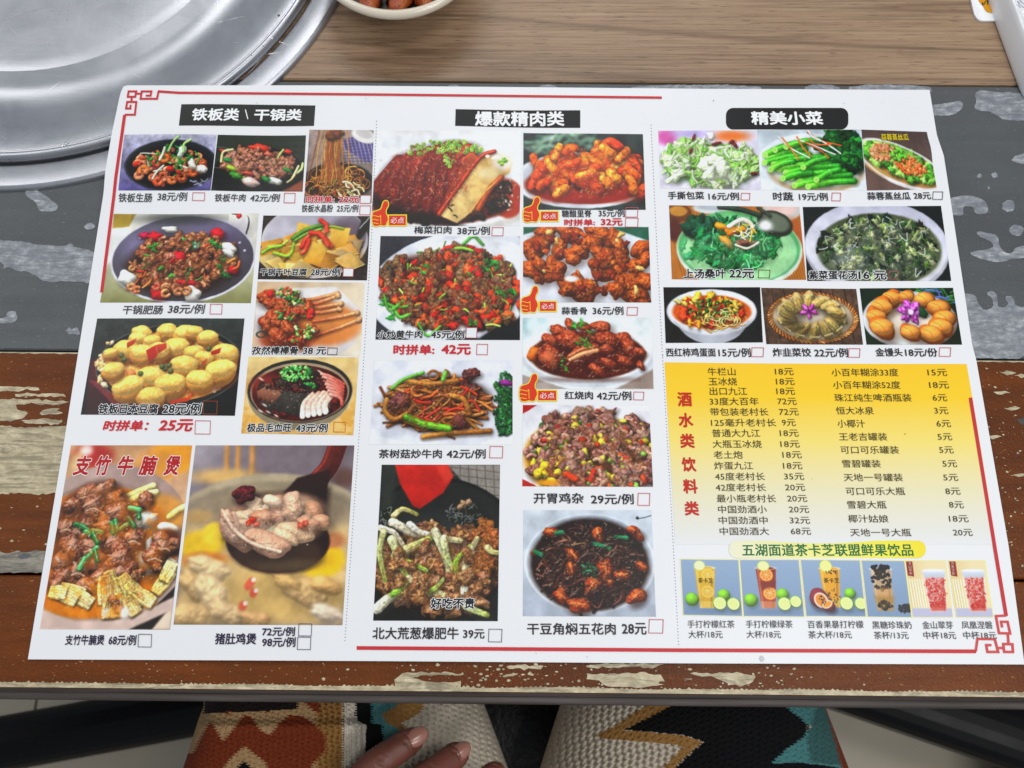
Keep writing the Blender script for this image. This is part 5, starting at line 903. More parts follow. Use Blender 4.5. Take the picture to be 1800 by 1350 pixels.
r_gr = np.mean([rad(414, 147, .003), rad(190, 262, .003), rad(0, 290, .003)])
r_well = np.mean([rad(268, 70, .006), rad(158, 117, .006), rad(0, 134, .006)])
print('radii', r_out, r_gr, r_well)
V, F = lathe(crisp([(r_gr - .010, -.012), (r_gr - .001, -.008), (r_gr - .0005, .0016), (r_gr + .0006, .0026), (r_out - .0022, .0028), (r_out - .0006, .0020), (r_out, .0004), (r_out, -.001)]), 180, *LC); mk('ring_plate', V, F, M['steel'], flange, smooth=True)
mk('gap_channel', *lathe([(r_gr - .012, -.0125), (r_gr + .001, -.0125), (r_gr + .001, -.0119)], 96, *LC), M['gap'], flange)
lid = thing('burner_cover', 'scratched round steel cover closing the hotpot burner at upper left', 'cover', (LC[0], LC[1], 0))
rg = r_gr - .0012; rw = r_well
pf = [(.0005, .0080), (rw - .030, .0080), (rw - .010, .0079), (rw - .003, .0074), (rw + .003, .0040), (rw + .008, .0026), (rw + .016, .0024), (rg - .030, .0030), (rg - .022, .0038), (rg - .019, .0050), (rg - .010, .0064), (rg - .0045, .0071), (rg - .0035, .0066), (rg - .0028, .0074), (rg - .001, .0070), (rg, .0050), (rg, .0028), (rg - .0012, .0010), (rg - .003, .0006), (rg - .003, -.004)]
def LIDZ(r): return float(np.interp(r, [p[0] for p in pf[:16]], [p[1] for p in pf[:16]])) if r < rg else (.0028 if r < r_out else 0.)
V, F = lathe(crisp(pf), 220, *LC); mk('cover_plate', V, F, M['steel'], lid, smooth=True)
n = NT('scratch', (.82, .83, .85), .3, 1.0); M['scratch'] = n.m; n = NT('steel_stain', '5d4a34', .5); M['stain'] = n.m
def scratch(a, b, wpx=.9):
    V = []; F = []; k = 8; a = np.array(a, float); b = np.array(b, float); nr = np.array([-(b - a)[1], (b - a)[0]]); nr /= np.linalg.norm(nr)
    for i in range(k + 1):
        t = i / k; q = a + (b - a) * t; wd = wpx / 2 * math.sin(math.pi * min(max(t, .08), .92))
        for sgn in (-1, 1):
            e = q + nr * wd * sgn; z = .006
            for _ in range(3): w_ = P(e[0], e[1], z); z = LIDZ(float(np.hypot(*(w_[:2] - LC)))) + .00008
            V.append(P(e[0], e[1], z))
    for i in range(k): F.append((2 * i, 2 * i + 1, 2 * i + 3, 2 * i + 2))
    return V, F
SV = []; SF = []
for i in range(46):
    x, y = rng.uniform(0, 480), rng.uniform(0, 260); a = rng.gauss(.6, .7) if rng.random() < .6 else rng.uniform(0, 6.28); L = rng.uniform(10, 60)
    V, F = scratch((x, y), (x + L * math.cos(a), y - L * math.sin(a)), rng.uniform(.35, .8)); b = len(SV); SV += V; SF += [tuple(q + b for q in f) for f in F]
o = mk('fine_scratches', SV, SF, M['scratch'], lid); o['kind'] = 'stuff'
for a, b in (((105, 263), (127, 232)), ((112, 260), (124, 246)), ((385, 39), (432, 28))): V, F = scratch(a, b, 1.5); mk('scratch', V, F, M['scratch'], lid)
for x, y, r in ((490, 27, 3.0), (466, 90, 1.6), (442, 97, 1.3), (21, 286, 1.6), (118, 35, 1.0)):
    z = .006
    for _ in range(3): w_ = P(x, y, z); z = LIDZ(float(np.hypot(*(w_[:2] - LC)))) + .0001
    c = P(x, y, z); r /= 3900; mk('rust_spot', [(c[0] + r * rng.uniform(.7, 1.2) * math.cos(i * .7), c[1] + r * rng.uniform(.7, 1.2) * math.sin(i * .7), LIDZ(float(np.hypot(c[0] + r * math.cos(i * .7) - LC[0], c[1] + r * math.sin(i * .7) - LC[1]))) + .0001) for i in range(9)], [tuple(range(9))], M['stain'], lid)
# ------------------------------------------------------------------ the menu sheet
TRP = P(1650, 262)[:2]
def hgt(x, y):
    x = np.asarray(x, float); y = np.asarray(y, float)
    r = np.hypot(x - LC[0], y - LC[1]); t = np.clip((.215 - r) / (.215 - .150), 0, 1); h = .0010 + .0086 * t * t * (3 - 2 * t)
    h = h + .0016 * np.exp(-((x - TRP[0]) ** 2 / .010 ** 2 + (y - TRP[1] - .35 * (x - TRP[0])) ** 2 / .006 ** 2))
    h = h + .0006 * (1 + np.sin(x * 31 + 1) * np.cos(y * 23)) + .00025 * (1 + np.sin(x * 90 + y * 40)) * np.clip((y - .08) / .06, 0, 1)
    return h
def PS(px, py, dz=0.):
    z = .001
    for _ in range(6): q = P(px, py, z); z = float(hgt(q[0], q[1])) + dz
    return np.array([q[0], q[1], z])
n = NT('menu_paper', (.80, .815, .83), .42, spec=.45); v = n.co(); a = n.noise(v, 60, 4); n.base(n.ramp(n.noise(v, 14, 3), [(.3, (.79, .81, .83)), (.7, (.81, .815, .825))])); n.rough(a, .36, .46); n.bump(a, .10, .0006); M['paper'] = n.m
menu = thing('menu_sheet', 'large laminated Chinese menu sheet with dish photographs lying on the table', 'menu', (0, 0, 0))
LE = [(214, 152), (197, 232), (185, 300), (182, 340), (112, 780), (49, 1159)]; RE = [(1634, 158), (1647, 238), (1659, 273), (1668, 332), (1678, 398), (1709, 606), (1716, 632), (1773, 960), (1801, 1168)]
TE = [(214, 152), (222, 150), (570, 150), (1230, 156), (1634, 158)]; BE = [(49, 1159), (660, 1162), (1200, 1166), (1801, 1168)]
nu, nv = 150, 104; V = []; UVs = []
for j in range(nv + 1):
    t = j / nv; yl = 152 + (1159 - 152) * t; yr = 158 + (1168 - 158) * t
    xl = np.interp(yl, [p[1] for p in LE], [p[0] for p in LE]); xr = np.interp(yr, [p[1] for p in RE], [p[0] for p in RE])
    for i in range(nu + 1):
        s = i / nu; x = xl + (xr - xl) * s; y = yl + (yr - yl) * s
        xt = 214 + (1634 - 214) * s; dt = np.interp(xt, [p[0] for p in TE], [p[1] for p in TE]) - (152 + 6 * s); xb = 49 + 1752 * s; db = np.interp(xb, [p[0] for p in BE], [p[1] for p in BE]) - (1159 + 9 * s)
        if s < .008 and t < .012: x += 3 * (1 - s / .008) * (1 - t / .012)
        V.append(PS(x, y + dt * (1 - t) + db * t)); UVs.append((s, 1 - t))
N = len(V); W = nu + 1; F = []
for j in range(nv):
    for i in range(nu): q = j * W + i; F.append((q, q + W, q + W + 1, q + 1))
V2 = [(p[0], p[1], p[2] - .00035) for p in V]; F2 = [tuple(N + k for k in f[::-1]) for f in F]
bd = [(i, i + 1) for i in range(nu)] + [(nv * W + i + 1, nv * W + i) for i in range(nu)] + [((j + 1) * W, j * W) for j in range(nv)] + [(j * W + nu, (j + 1) * W + nu) for j in range(nv)]
F3 = [(a, b, N + b, N + a) for a, b in bd]
mk('paper', V + V2, F + F2 + F3, M['paper'], menu, smooth=False)
def inkmat(name, col, rough=.42):
    n = NT(name, col, rough, spec=.25); return n.m
INK = {}
def ink(c):
    if c not in INK: INK[c] = inkmat('ink_' + c, c)
    return INK[c]
def onpaper(name, pts, mat, dz, par=None):
    return mk(name, [(p[0], p[1], float(hgt(p[0], p[1])) + dz) for p in pts], [tuple(range(len(pts)))], mat, par or menu)
def quadgrid(name, quad, mat, dz, nx, ny, par=None):
    c = [PS(*q)[:2] for q in quad]; V = []; uv = []; F = []
    for j in range(ny + 1):
        for i in range(nx + 1):
            s, t = i / nx, j / ny; p = (c[0] * (1 - s) + c[1] * s) * (1 - t) + (c[3] * (1 - s) + c[2] * s) * t
            V.append((p[0], p[1], float(hgt(p[0], p[1])) + dz)); uv.append((s, 1 - t))
    for j in range(ny):
        for i in range(nx): q = j * (nx + 1) + i; F.append((q, q + nx + 1, q + nx + 2, q + 1))
    return mk(name, V, F, mat, par or menu, uv=uv)
def strokes(name, lines, wpx, col, dz=.0003, step=14, par=None):
    V = []; F = []
    for ln in lines:
        p = []
        for i in range(len(ln) - 1):
            a = np.array(ln[i], float); b = np.array(ln[i + 1], float); k = max(1, int(np.hypot(*(b - a)) / step)); p += [a + (b - a) * j / k for j in range(k)]
        p.append(np.array(ln[-1], float)); closed = np.allclose(p[0], p[-1]) and len(p) > 3; b0 = len(V)
        for i, q in enumerate(p):
            if closed: pr, nx = p[i - 1] if i else p[-2], p[i + 1] if i < len(p) - 1 else p[1]
            else: pr, nx = p[max(i - 1, 0)], p[min(i + 1, len(p) - 1)]
            d1 = (q - pr) / (np.hypot(*(q - pr)) + 1e-9); d2 = (nx - q) / (np.hypot(*(nx - q)) + 1e-9)
            if not closed and i == 0: d1 = d2
            if not closed and i == len(p) - 1: d2 = d1
            m = d1 + d2; m /= np.hypot(*m) + 1e-9; nr = np.array([-m[1], m[0]]); k = 1 / max(.5, abs(nr @ np.array([-d1[1], d1[0]])))
            for sg in (-1, 1): V.append(PS(*(q + nr * sg * wpx / 2 * k), dz))
        for i in range(len(p) - 1): F.append((b0 + 2 * i, b0 + 2 * i + 1, b0 + 2 * i + 3, b0 + 2 * i + 2))
    return mk(name, V, F, ink(col), par or menu)
# dish photographs: printed pictures, painted below and kept as one picture per print
LBL = dict(a='printed photo of braised intestine rings on a black hot plate', b='printed photo of beef and peppers on a hot plate', c='printed photo of glass noodles lifted from a pan', d='printed photo of dry-pot intestines in a wide steel wok', e='printed photo of dry-pot tofu skin', f='printed photo of bone-in drumsticks with scallion', g='printed photo of blood curd stew in a bowl', h='printed photo of golden egg tofu on a hot plate', i='printed photo of beef brisket and bean curd stick stew', j='printed photo of a dark ladle lifting chicken from soup', k='printed photo of sliced pork belly with preserved greens', l='printed photo of sweet and sour pork', m='printed photo of garlic fried ribs', n='printed photo of stir-fried beef with red chilli', o='printed photo of red braised pork', p='printed photo of tea tree mushrooms with beef', q='printed photo of chicken giblets with pickles', r='printed photo of beef and leek in a wok with red spatula', s='printed photo of dried beans with pork belly', t='printed photo of hand-torn cabbage', u='printed photo of choy sum stalks', v='printed photo of steamed loofah with garlic', w='printed photo of mulberry leaf soup in a green bowl', x='printed photo of seaweed egg soup', y='printed photo of tomato egg noodles', z='printed photo of fried chive dumplings in a basket', A='printed photo of golden buns round an orchid', B='printed photo of lemon tea, yellow', C='printed photo of lemon tea, red brown', E='printed photo of passion fruit tea', F='printed photo of black pearl milk tea', G='printed photo of a red patterned paper cup', H='printed photo of the rightmost red patterned paper cup')
for key, (quad, fn) in D.items():
    a = fn(); h, w_ = a.shape[:2]
    im = bpy.data.images.new('print_' + key, w_, h); buf = np.ones((h, w_, 4), np.float32); buf[..., :3] = a[::-1]; im.pixels.foreach_set(buf.ravel()); im.update(); im.pack()
    n = NT('photo_print', rough=.34, spec=.3); tx = n.new('ShaderNodeTexImage'); tx.image = im; tx.extension = 'EXTEND'; tc = n.new('ShaderNodeTexCoord'); n.link(tc.outputs['UV'], tx.inputs[0])
    mu = n.mix(1., tx.outputs[0], (.84, .85, .86), 'MULTIPLY'); n.base(mu); n.bump(n.noise(n.co(), 60, 4), .10, .0006)
    wd = abs(quad[1][0] - quad[0][0]); ht = abs(quad[3][1] - quad[0][1])
    o = quadgrid('dish_photo', quad, n.m, .00012, max(2, int(wd / 10)), max(2, int(ht / 10))); o['label'] = LBL[key]
# yellow drinks panel
n = NT('yellow_panel_print', rough=.42, spec=.45); tc = n.new('ShaderNodeTexCoord'); sp = n.new('ShaderNodeSeparateXYZ'); n.link(tc.outputs['UV'], sp.inputs[0])
n.base(n.ramp(sp.outputs[1], [(0., (.78, .79, .80)), (.07, 'e3e3dc'), (.30, 'e8e0b4'), (.55, 'f2dc70'), (.80, 'f6cc10'), (1., 'f6c600')])); M['ypanel'] = n.m
quadgrid('drinks_panel', [(1168, 637), (1699, 640), (1752, 957), (1187, 957)], M['ypanel'], .00010, 56, 34)
# heading bars
quadgrid('heading_bar', [(319, 183.5), (554.5, 185.5), (552, 221.5), (314.5, 221)], ink('2c2e2c'), .00012, 24, 4); quadgrid('heading_bar', [(801, 192), (1020, 194), (1020, 225), (800, 221.5)], ink('151718'), .00012, 22, 4)  # left bar's ink is paler: its gloss sheen is put into the colour
def rrect(x0, y0, x1, y1, r, k=6):
    o = []
    for cx, cy, a in ((x1 - r, y0 + r, -90), (x1 - r, y1 - r, 0), (x0 + r, y1 - r, 90), (x0 + r, y0 + r, 180)):
        for i in range(k + 1): t = R(a + 90 * i / k); o.append((cx + r * math.cos(t), cy + r * math.sin(t)))
    return o
def polypx(name, pts, mat, dz, par=None):
    b = [tuple(PS(x, y)[:2] * 100) for x, y in pts]; xs_ = [p[0] for p in b]; ys_ = [p[1] for p in b]; n0 = len(b); inner = []
    X_, Y_ = np.meshgrid(np.arange(min(xs_) + .2, max(xs_), .3), np.arange(min(ys_) + .15, max(ys_), .3))
    if X_.size:
        px_, py_ = np.array(xs_), np.array(ys_); ins = np.zeros(X_.shape, bool); dm = np.full(X_.shape, 9.)
        for i in range(n0):
            ax, ay = b[i]; bx, by = b[(i + 1) % n0]
            if ay != by: ins ^= ((ay > Y_) != (by > Y_)) & (X_ < (bx - ax) * (Y_ - ay) / (by - ay) + ax)
            ex, ey = bx - ax, by - ay; t = np.clip(((X_ - ax) * ex + (Y_ - ay) * ey) / (ex * ex + ey * ey + 1e-9), 0, 1); dm = np.minimum(dm, np.hypot(X_ - ax - t * ex, Y_ - ay - t * ey))
        ok = ins & (dm > .04); inner = list(zip(X_[ok].tolist(), Y_[ok].tolist()))
    r = delaunay_2d_cdt([Vector(p) for p in b + inner], [], [list(range(n0))], 1, 1e-6)
    V = [(p[0] / 100, p[1] / 100, float(hgt(p[0] / 100, p[1] / 100)) + dz) for p in r[0]]
    F = [tuple(f) for f in r[2]]
    def up(f): a, b_, c = [V[k] for k in f[:3]]; return (b_[0] - a[0]) * (c[1] - a[1]) - (b_[1] - a[1]) * (c[0] - a[0]) > 0
    return mk(name, V, [f if up(f) else f[::-1] for f in F], mat, par or menu)
polypx('heading_bar', rrect(1276, 190, 1491, 228, 13), ink('1b1c1c'), .0002)
n = NT('pill_print', rough=.42); tc = n.new('ShaderNodeTexCoord'); sp = n.new('ShaderNodeSeparateXYZ'); n.link(tc.outputs['Object'], sp.inputs[0]); mr = n.new('ShaderNodeMapRange'); n.link(sp.outputs[0], mr.inputs[0]); mr.inputs[1].default_value = P(1281, 960)[0]; mr.inputs[2].default_value = P(1626, 960)[0]
n.base(n.ramp(mr.outputs[0], [(0., 'eae8cc'), (.3, 'ecea96'), (.8, 'f0e830'), (1., 'f0dc10')])); polypx('subtitle_pill', rrect(1281, 950.5, 1627, 981, 14), n.m, .00022)
# ---- lettering
_tc = {}
def textmesh(s, off, shear):
    key = (s, off, shear)
    if key in _tc: return _tc[key]
    cu = bpy.data.curves.new('t', 'FONT'); cu.body = s; cu.size = 1; cu.offset = off; cu.shear = shear; cu.resolution_u = 2; cu.fill_mode = 'FRONT' if hasattr(cu, 'fill_mode') and cu.dimensions == '3D' else cu.fill_mode
    cu.dimensions = '2D'; cu.fill_mode = 'FRONT'
    o = bpy.data.objects.new('t', cu); COL.objects.link(o); dg = bpy.context.evaluated_depsgraph_get(); me = o.evaluated_get(dg).to_mesh()
    n_ = len(me.vertices); co = np.zeros(n_ * 3); me.vertices.foreach_get('co', co); co = co.reshape(-1, 3)[:, :2].copy(); F = [tuple(p.vertices) for p in me.polygons]
    o.evaluated_get(dg).to_mesh_clear(); bpy.data.objects.remove(o); bpy.data.curves.remove(cu); _tc[key] = (co, F); return co, F
TILT = -.0095   # the sheet lies very slightly turned
def text(s, x0, y0, x1, y1, col='303236', off=.018, shear=0., outline=None, oo=.05, name='caption_text', par=None, sq=True, tilt=0.):
    ym, xm = (y0 + y1) / 2, (x0 + x1) / 2
    L = PS(x0, ym)[:2]; Rr = PS(x1, ym + tilt)[:2]; Tt = PS(xm, y0)[:2]; Bb = PS(xm, y1)[:2]
    ex = Rr - L; ey = np.array([-ex[1], ex[0]]); ey /= np.linalg.norm(ey); H = abs((Tt - Bb) @ ey); c0 = (L + Rr) / 2
    co, F = textmesh(s, 0., shear)
    if not len(co): return
    def swell(e, k):
        V = [co]; FF = list(F)
        for i in range(k):
            a = (i + .5) * 2 * math.pi / k; b = len(V) * len(co); V.append(co + np.array([math.cos(a), math.sin(a)]) * e); FF += [tuple(q + b for q in f) for f in F]
        return np.concatenate(V), FF, np.repeat(np.arange(k + 1), len(co)) * .000007
    bo = max(0., off)
    mn, mx = co.min(0) - bo, co.max(0) + bo
    def place(nm, e, k, dz, c):
        Vt, FF, zz = swell(e, k) if e > .003 else (co, F, 0.)
        q = (Vt - (mn + mx) / 2) / (mx - mn); X = c0[0] + q[:, 0] * ex[0] + q[:, 1] * H * ey[0]; Y = c0[1] + q[:, 0] * ex[1] + q[:, 1] * H * ey[1]
        return mk(nm, np.stack([X, Y, hgt(X, Y) + dz + zz], 1), FF, ink(c), par or menu)
    if outline: place(name + '_outline', oo + bo, 8, .00022, outline)
    return place(name, bo, 6 if bo > .025 else 4, .00032, col)
INKS = '33353a'
def tick(x0, y0, x1, y1, col='c25a62', fill=None, sk=-1.):
    o = strokes('tick_box', [[(x0, y0), (x1 + .0, y0 + .3), (x1 + sk, y1), (x0 + sk, y1 - .3), (x0, y0)]], 1.1, col, .00036, 30)
    if fill: polypx('tick_box_field', [(x0, y0), (x1, y0), (x1 + sk, y1), (x0 + sk, y1)], ink(fill), .0003)
    return o
H = dict(col='f2f4f4', off=.03, name='heading_text', shear=.12)
text('铁板类', 338, 191, 421, 213, **H); text('\\', 431, 193, 436.5, 210, col='f2f4f4', off=.01, name='heading_text'); text('干锅类', 447, 192, 531, 213, **H); text('爆款精肉类', 835, 196, 992, 222, **dict(H, shear=0.)); text('精美小菜', 1320, 196, 1446, 220, **dict(H, shear=0.))
g = dict(col='3a3c40', off=.02, shear=.08); k = dict(col='2a2b30', off=.022)
O = dict(col='232427', off=.032, outline='eef0f0', oo=.055, shear=.06); RD = dict(col='c8202c', off=.035)
for a in (('铁板生肠', 209, 340, 268, 356), ('38元/例', 277, 338, 330, 354), ('铁板牛肉', 378, 341, 432.5, 355), ('42元/例', 440, 341, 492.5, 355.5), ('铁板水晶粉', 530.5, 360, 585.5, 373.5), ('25元/例', 592, 360, 630.5, 373.5), ('干锅肥肠', 216, 537, 287, 553), ('38元/例', 295.5, 535, 361, 552)): text(*a, **g)
for a in (('时拼单:', 538, 345, 588, 357.5), ('22元', 595.5, 345, 632, 357.5)): text(*a, **dict(RD, outline='f0f2f2', oo=.05))
for a in (('干锅千叶豆腐', 457.5, 472, 540, 485), ('28元/例', 546, 471.5, 599, 485.5), ('孜然棒棒骨', 443, 609, 525, 624), ('38 元', 532.5, 610, 574, 624), ('铁板日本豆腐', 174, 710, 279, 728), ('28元/例', 286.5, 709, 355, 728), ('极品毛血旺', 434.5, 744, 513, 760), ('43元/例', 520, 744.5, 577, 761), ('小炒黄牛肉', 663, 581, 743.5, 595), ('45元/例', 757.5, 580.5, 817, 596), ('上汤桑叶', 1200.5, 473, 1276, 490), ('22元', 1281, 473, 1325.5, 490), ('紫菜蛋花汤', 1421, 476, 1506.5, 492), ('16 元', 1508, 476, 1558, 492.5), ('好吃不贵', 756.5, 1051, 835, 1070.5)): text(*a, **O)
for a in (('时拼单：', 181.5, 739, 262, 758), ('25元', 279, 737, 340, 759)): text(*a, **dict(RD, shear=.15))
for ch, a, b in zip('支竹牛腩煲', (130, 168.5, 207, 245, 289), (160, 195.5, 235, 277, 317)): text(ch, a, 801, b, 836, col='b01820', off=.035, shear=.2, outline='f4ece4', oo=.04, name='dish_title')
for a in (('支竹牛腩煲', 115.5, 1116, 184, 1134), ('68元/例', 191.5, 1116, 240, 1134.5), ('猪肚鸡煲', 378.5, 1113, 451, 1133), ('72元/例', 461, 1102, 519, 1118.5), ('98元/例', 461, 1120, 520, 1137.5)): text(*a, col='2b2440', off=.026)
for a in (('梅菜扣肉', 728, 398, 794, 411.5), ('38元/例', 804, 398.5, 861.5, 413.5), ('糖醋里脊', 987.5, 369.5, 1040, 382.5), ('35元/例', 1052, 368.5, 1098, 382), ('蒜香骨', 987, 540, 1032, 553.5), ('36元/例', 1041.5, 539, 1096, 554), ('茶树菇炒牛肉', 666, 790, 777, 806), ('42元/例', 785, 789.5, 854, 806.5), ('红烧肉', 992.5, 688, 1042.5, 702.5), ('42元/例', 1049, 688, 1110, 704), ('开胃鸡杂', 938, 866.5, 1026, 885.5), ('29元/例', 1038.5, 868, 1114, 887), ('北大荒葱爆肥牛', 655, 1102.5, 806.5, 1124), ('39元', 814, 1106, 852, 1123), ('干豆角焖五花肉', 926.5, 1095, 1082.5, 1116), ('28元', 1093, 1095, 1136.5, 1116),
          ('手撕包菜', 1174, 337, 1237.5, 351), ('16元/例', 1245, 338.5, 1299, 352.5), ('时蔬', 1358.5, 338, 1394, 353.5), ('19元/例', 1404, 339, 1455, 353.5), ('蒜蓉蒸丝瓜', 1524, 338, 1600, 352), ('28元', 1605.5, 338.5, 1636, 351), ('西红柿鸡蛋面', 1170.5, 612, 1258, 627.5), ('15元/例', 1262.5, 612, 1319.5, 628), ('炸韭菜饺', 1358, 612, 1425.5, 627.5), ('22元/例', 1431, 612, 1490.5, 628.5), ('金馒头', 1538.5, 612, 1586, 627), ('18元/份', 1590.5, 612, 1647.5, 627.5)): text(*a, **k)
for a in (('时拼单:', 991.5, 385.5, 1046, 397.5), ('32元', 1056, 384, 1094.5, 397.5), ('时拼单:', 691.5, 606, 764, 624), ('42元', 776, 605, 828, 624)): text(*a, **RD)
text('蒜蓉蒸丝瓜', 1548.5, 236, 1596.5, 247.5, col='e8d020', off=.01, outline='3a3210', oo=.03, name='dish_title')
for a in ((339, 338.5, 360, 352.5), (500, 339.5, 519, 356.5), (633, 361.5, 651.5, 377.5), (370, 534.5, 390.5, 552), (343.5, 739.5, 370, 763), (865.5, 399.5, 885, 414.5), (1100.5, 365, 1121.5, 381.5), (1100, 383, 1122, 399), (1103, 540, 1121, 554), (838.5, 605, 857.5, 623.5), (861.5, 784.5, 884, 805), (1114.5, 689, 1132, 703), (1122, 867, 1142.5, 888.5), (1141.5, 1089, 1166, 1113), (1303.5, 339.5, 1318.5, 351.5), (1463, 339, 1478, 353), (1322, 611, 1342.5, 627), (1492.5, 612.5, 1512, 628), (1652, 611, 1671.5, 626.5)): tick(*a)
for a in ((634, 343.5, 652, 357.5), (604, 471.5, 621.5, 486), (820, 576, 838.5, 594)): tick(*a, fill='e4e8ea')
for a in ((243.5, 1115, 266.5, 1137.5), (525.5, 1096.5, 548, 1118), (523.5, 1120, 546.5, 1142), (859.5, 1106, 882.5, 1128.5), (1640.5, 337, 1657.5, 350.5)): tick(*a, col='50525a')
tick(576.5, 611.5, 593, 623.5, col='5a4030'); tick(358, 705, 382, 728, col='8a4426'); tick(587, 742, 607.5, 759.5, col='c07838'); tick(1334, 474.5, 1353.5, 488.5, col='7a3a28'); tick(1563, 477, 1579, 491, col='a05a5c')
# drinks list
def Y(x, y): return 1160 + x / 2.8125, 630 + y / 2.8125
DL = [('牛栏山', 236, 373, 66, '18元', 568, 660), ('玉冰烧', 240, 380, 115, '18元', 573, 665), ('出口九江', 245, 430, 163, '18元', 575, 667), ('33度大百年', 245, 487, 213, '72元', 580, 675), ('带包装老村长', 248, 535, 265, '72元', 588, 685), ('125毫升老村长', 252, 573, 318, '9元', 602, 670), ('普通大九江', 257, 495, 370, '18元', 592, 685), ('大瓶玉冰烧', 260, 502, 424, '18元', 595, 690), ('老土炮', 265, 408, 477, '18元', 605, 700), ('炸蛋九江', 268, 460, 531, '18元', 608, 703), ('45度老村长', 272, 518, 584, '35元', 613, 712), ('42度老村长', 275, 523, 638, '20元', 618, 717), ('最小瓶老村长', 280, 573, 693, '20元', 628, 727), ('中国劲酒小', 287, 528, 747, '20元', 637, 736), ('中国劲酒中', 290, 532, 801, '32元', 641, 741), ('中国劲酒大', 295, 538, 855, '68元', 646, 746),
      ('小百年糊涂33度', 848, 1177, 70, '15元', 1322, 1418), ('小百年糊涂52度', 855, 1187, 132, '18元', 1330, 1427), ('珠江纯生啤酒瓶装', 862, 1242, 195, '6元', 1347, 1418), ('恒大冰泉', 870, 1056, 259, '3元', 1355, 1424), ('小椰汁', 877, 1013, 323, '6元', 1366, 1437), ('王老吉罐装', 885, 1122, 388, '5元', 1372, 1443), ('可口可乐罐装', 892, 1180, 453, '5元', 1380, 1450), ('雪碧罐装', 900, 1090, 521, '5元', 1396, 1467), ('天地一号罐装', 908, 1199, 589, '5元', 1400, 1473), ('可口可乐大瓶', 918, 1210, 657, '8元', 1410, 1484), ('雪碧大瓶', 925, 1118, 724, '8元', 1428, 1500), ('椰汁姑娘', 930, 1128, 793, '18元', 1428, 1524), ('天地一号大瓶', 940, 1240, 861, '20元', 1448, 1544)]
for s, a, b, yc, pr, c_, d in DL:
    x0, y0 = Y(a, yc - 19.5); x1, y1 = Y(b, yc + 19.5); text(s, x0, y0, x1, y1, col='4a4020', off=.004, name='list_text'); x0, y0 = Y(c_, yc - 17); x1, y1 = Y(d, yc + 18); text(pr, x0, y0, x1, y1, col='4a4020', off=.004, name='price_text')
for ch, cx, cy in (('酒', 122, 203), ('水', 128, 306), ('类', 135, 408), ('饮', 143, 525), ('料', 150, 633), ('类', 157, 742)): x0, y0 = Y(cx - 36, cy - 36); x1, y1 = Y(cx + 36, cy + 36); text(ch, x0, y0, x1, y1, col='c42818', off=.035, name='heading_text')
text('五湖面道茶卡芝联盟鲜果饮品', 1304, 956, 1604.5, 978, col='0c6c3c', off=.02, name='heading_text')
dk = dict(col='4c4e50', off=.004)
for s1, a, b, s2, c_, d, dy in (('手打柠檬红茶', 1208.5, 1291, '大杯/18元', 1210, 1270, 0), ('手打柠檬绿茶', 1311, 1393, '大杯/18元', 1312, 1372.5, 0), ('百香果暴打柠檬', 1419.5, 1517.5, '茶大杯/18元', 1420.5, 1497, .5), ('黑糖珍珠奶', 1533, 1602, '茶杯/13元', 1536, 1596.5, 1.5), ('金山翠芽', 1621, 1674.5, '中杯18元', 1623, 1680, 1.5), ('凤凰涅磐', 1690, 1744, '中杯18元', 1693, 1751, 1.5)):
    text(s1, a, 1090.5 + dy, b, 1104 + dy, **dk); text(s2, c_, 1108.5 + dy, d, 1122 + dy, **dk)
text('茶卡芝', 1227, 1016, 1253, 1025, col='5a4414', off=.01, name='cup_lettering'); text('茶卡芝', 1447.5, 1016, 1475, 1025, col='5a4414', off=.01, name='cup_lettering')
for x, s in ((1598.6, '金山翠芽'), (1673.5, '凤凰涅磐')):
    for i, ch in enumerate(s): text(ch, x - 2.5 + i * .5, 987.5 + i * 6, x + 2.5 + i * .5, 992.5 + i * 6, col='e0b8a8', off=0, name='tag_lettering')
# red border and fret corners
RDc = 'c63238'
strokes('border_line', [[(219, 202), (203.5, 312), (200, 345), (178.5, 514)]], 5.5, RDc); strokes('border_line', [[(277.5, 160.5), (315, 163), (380, 163.5), (660, 166), (1163.5, 171.5)]], 4.2, RDc)
strokes('border_line', [[(1706, 699), (1748.5, 960), (1769, 1083)]], 6.2, RDc); strokes('border_line', [[(627, 1139), (1200, 1143), (1716, 1145)]], 6.4, RDc)
strokes('fret_corner', [[(226, 160.5), (239.5, 160.5), (237.5, 170), (224.5, 170), (226, 160.5)], [(231.5, 170), (231, 178)], [(239, 164.5), (249, 164.5)], [(219, 201.5), (237, 201.5), (239.5, 179), (223.5, 179), (221.5, 190.5), (229, 190.5), (229.5, 184)], [(278.5, 160.5), (276, 173.5), (247, 173.5), (249, 160.5), (266, 160.5), (264.5, 168), (256, 168)]], 3.4, RDc, step=40)
strokes('fret_corner', [[(1764, 1132), (1780, 1132.5), (1781, 1146), (1765.5, 1146), (1764, 1132)], [(1772, 1113), (1773, 1132)], [(1755, 1139), (1764, 1139)], [(1769, 1082), (1751, 1083), (1756.5, 1113), (1776, 1113.5), (1771.5, 1093), (1760, 1093), (1762, 1103)], [(1715.5, 1145), (1718.5, 1123), (1749, 1123.5), (1755, 1146), (1736, 1146), (1734, 1134), (1743, 1134)]], 4.2, 'd0494a', step=40)
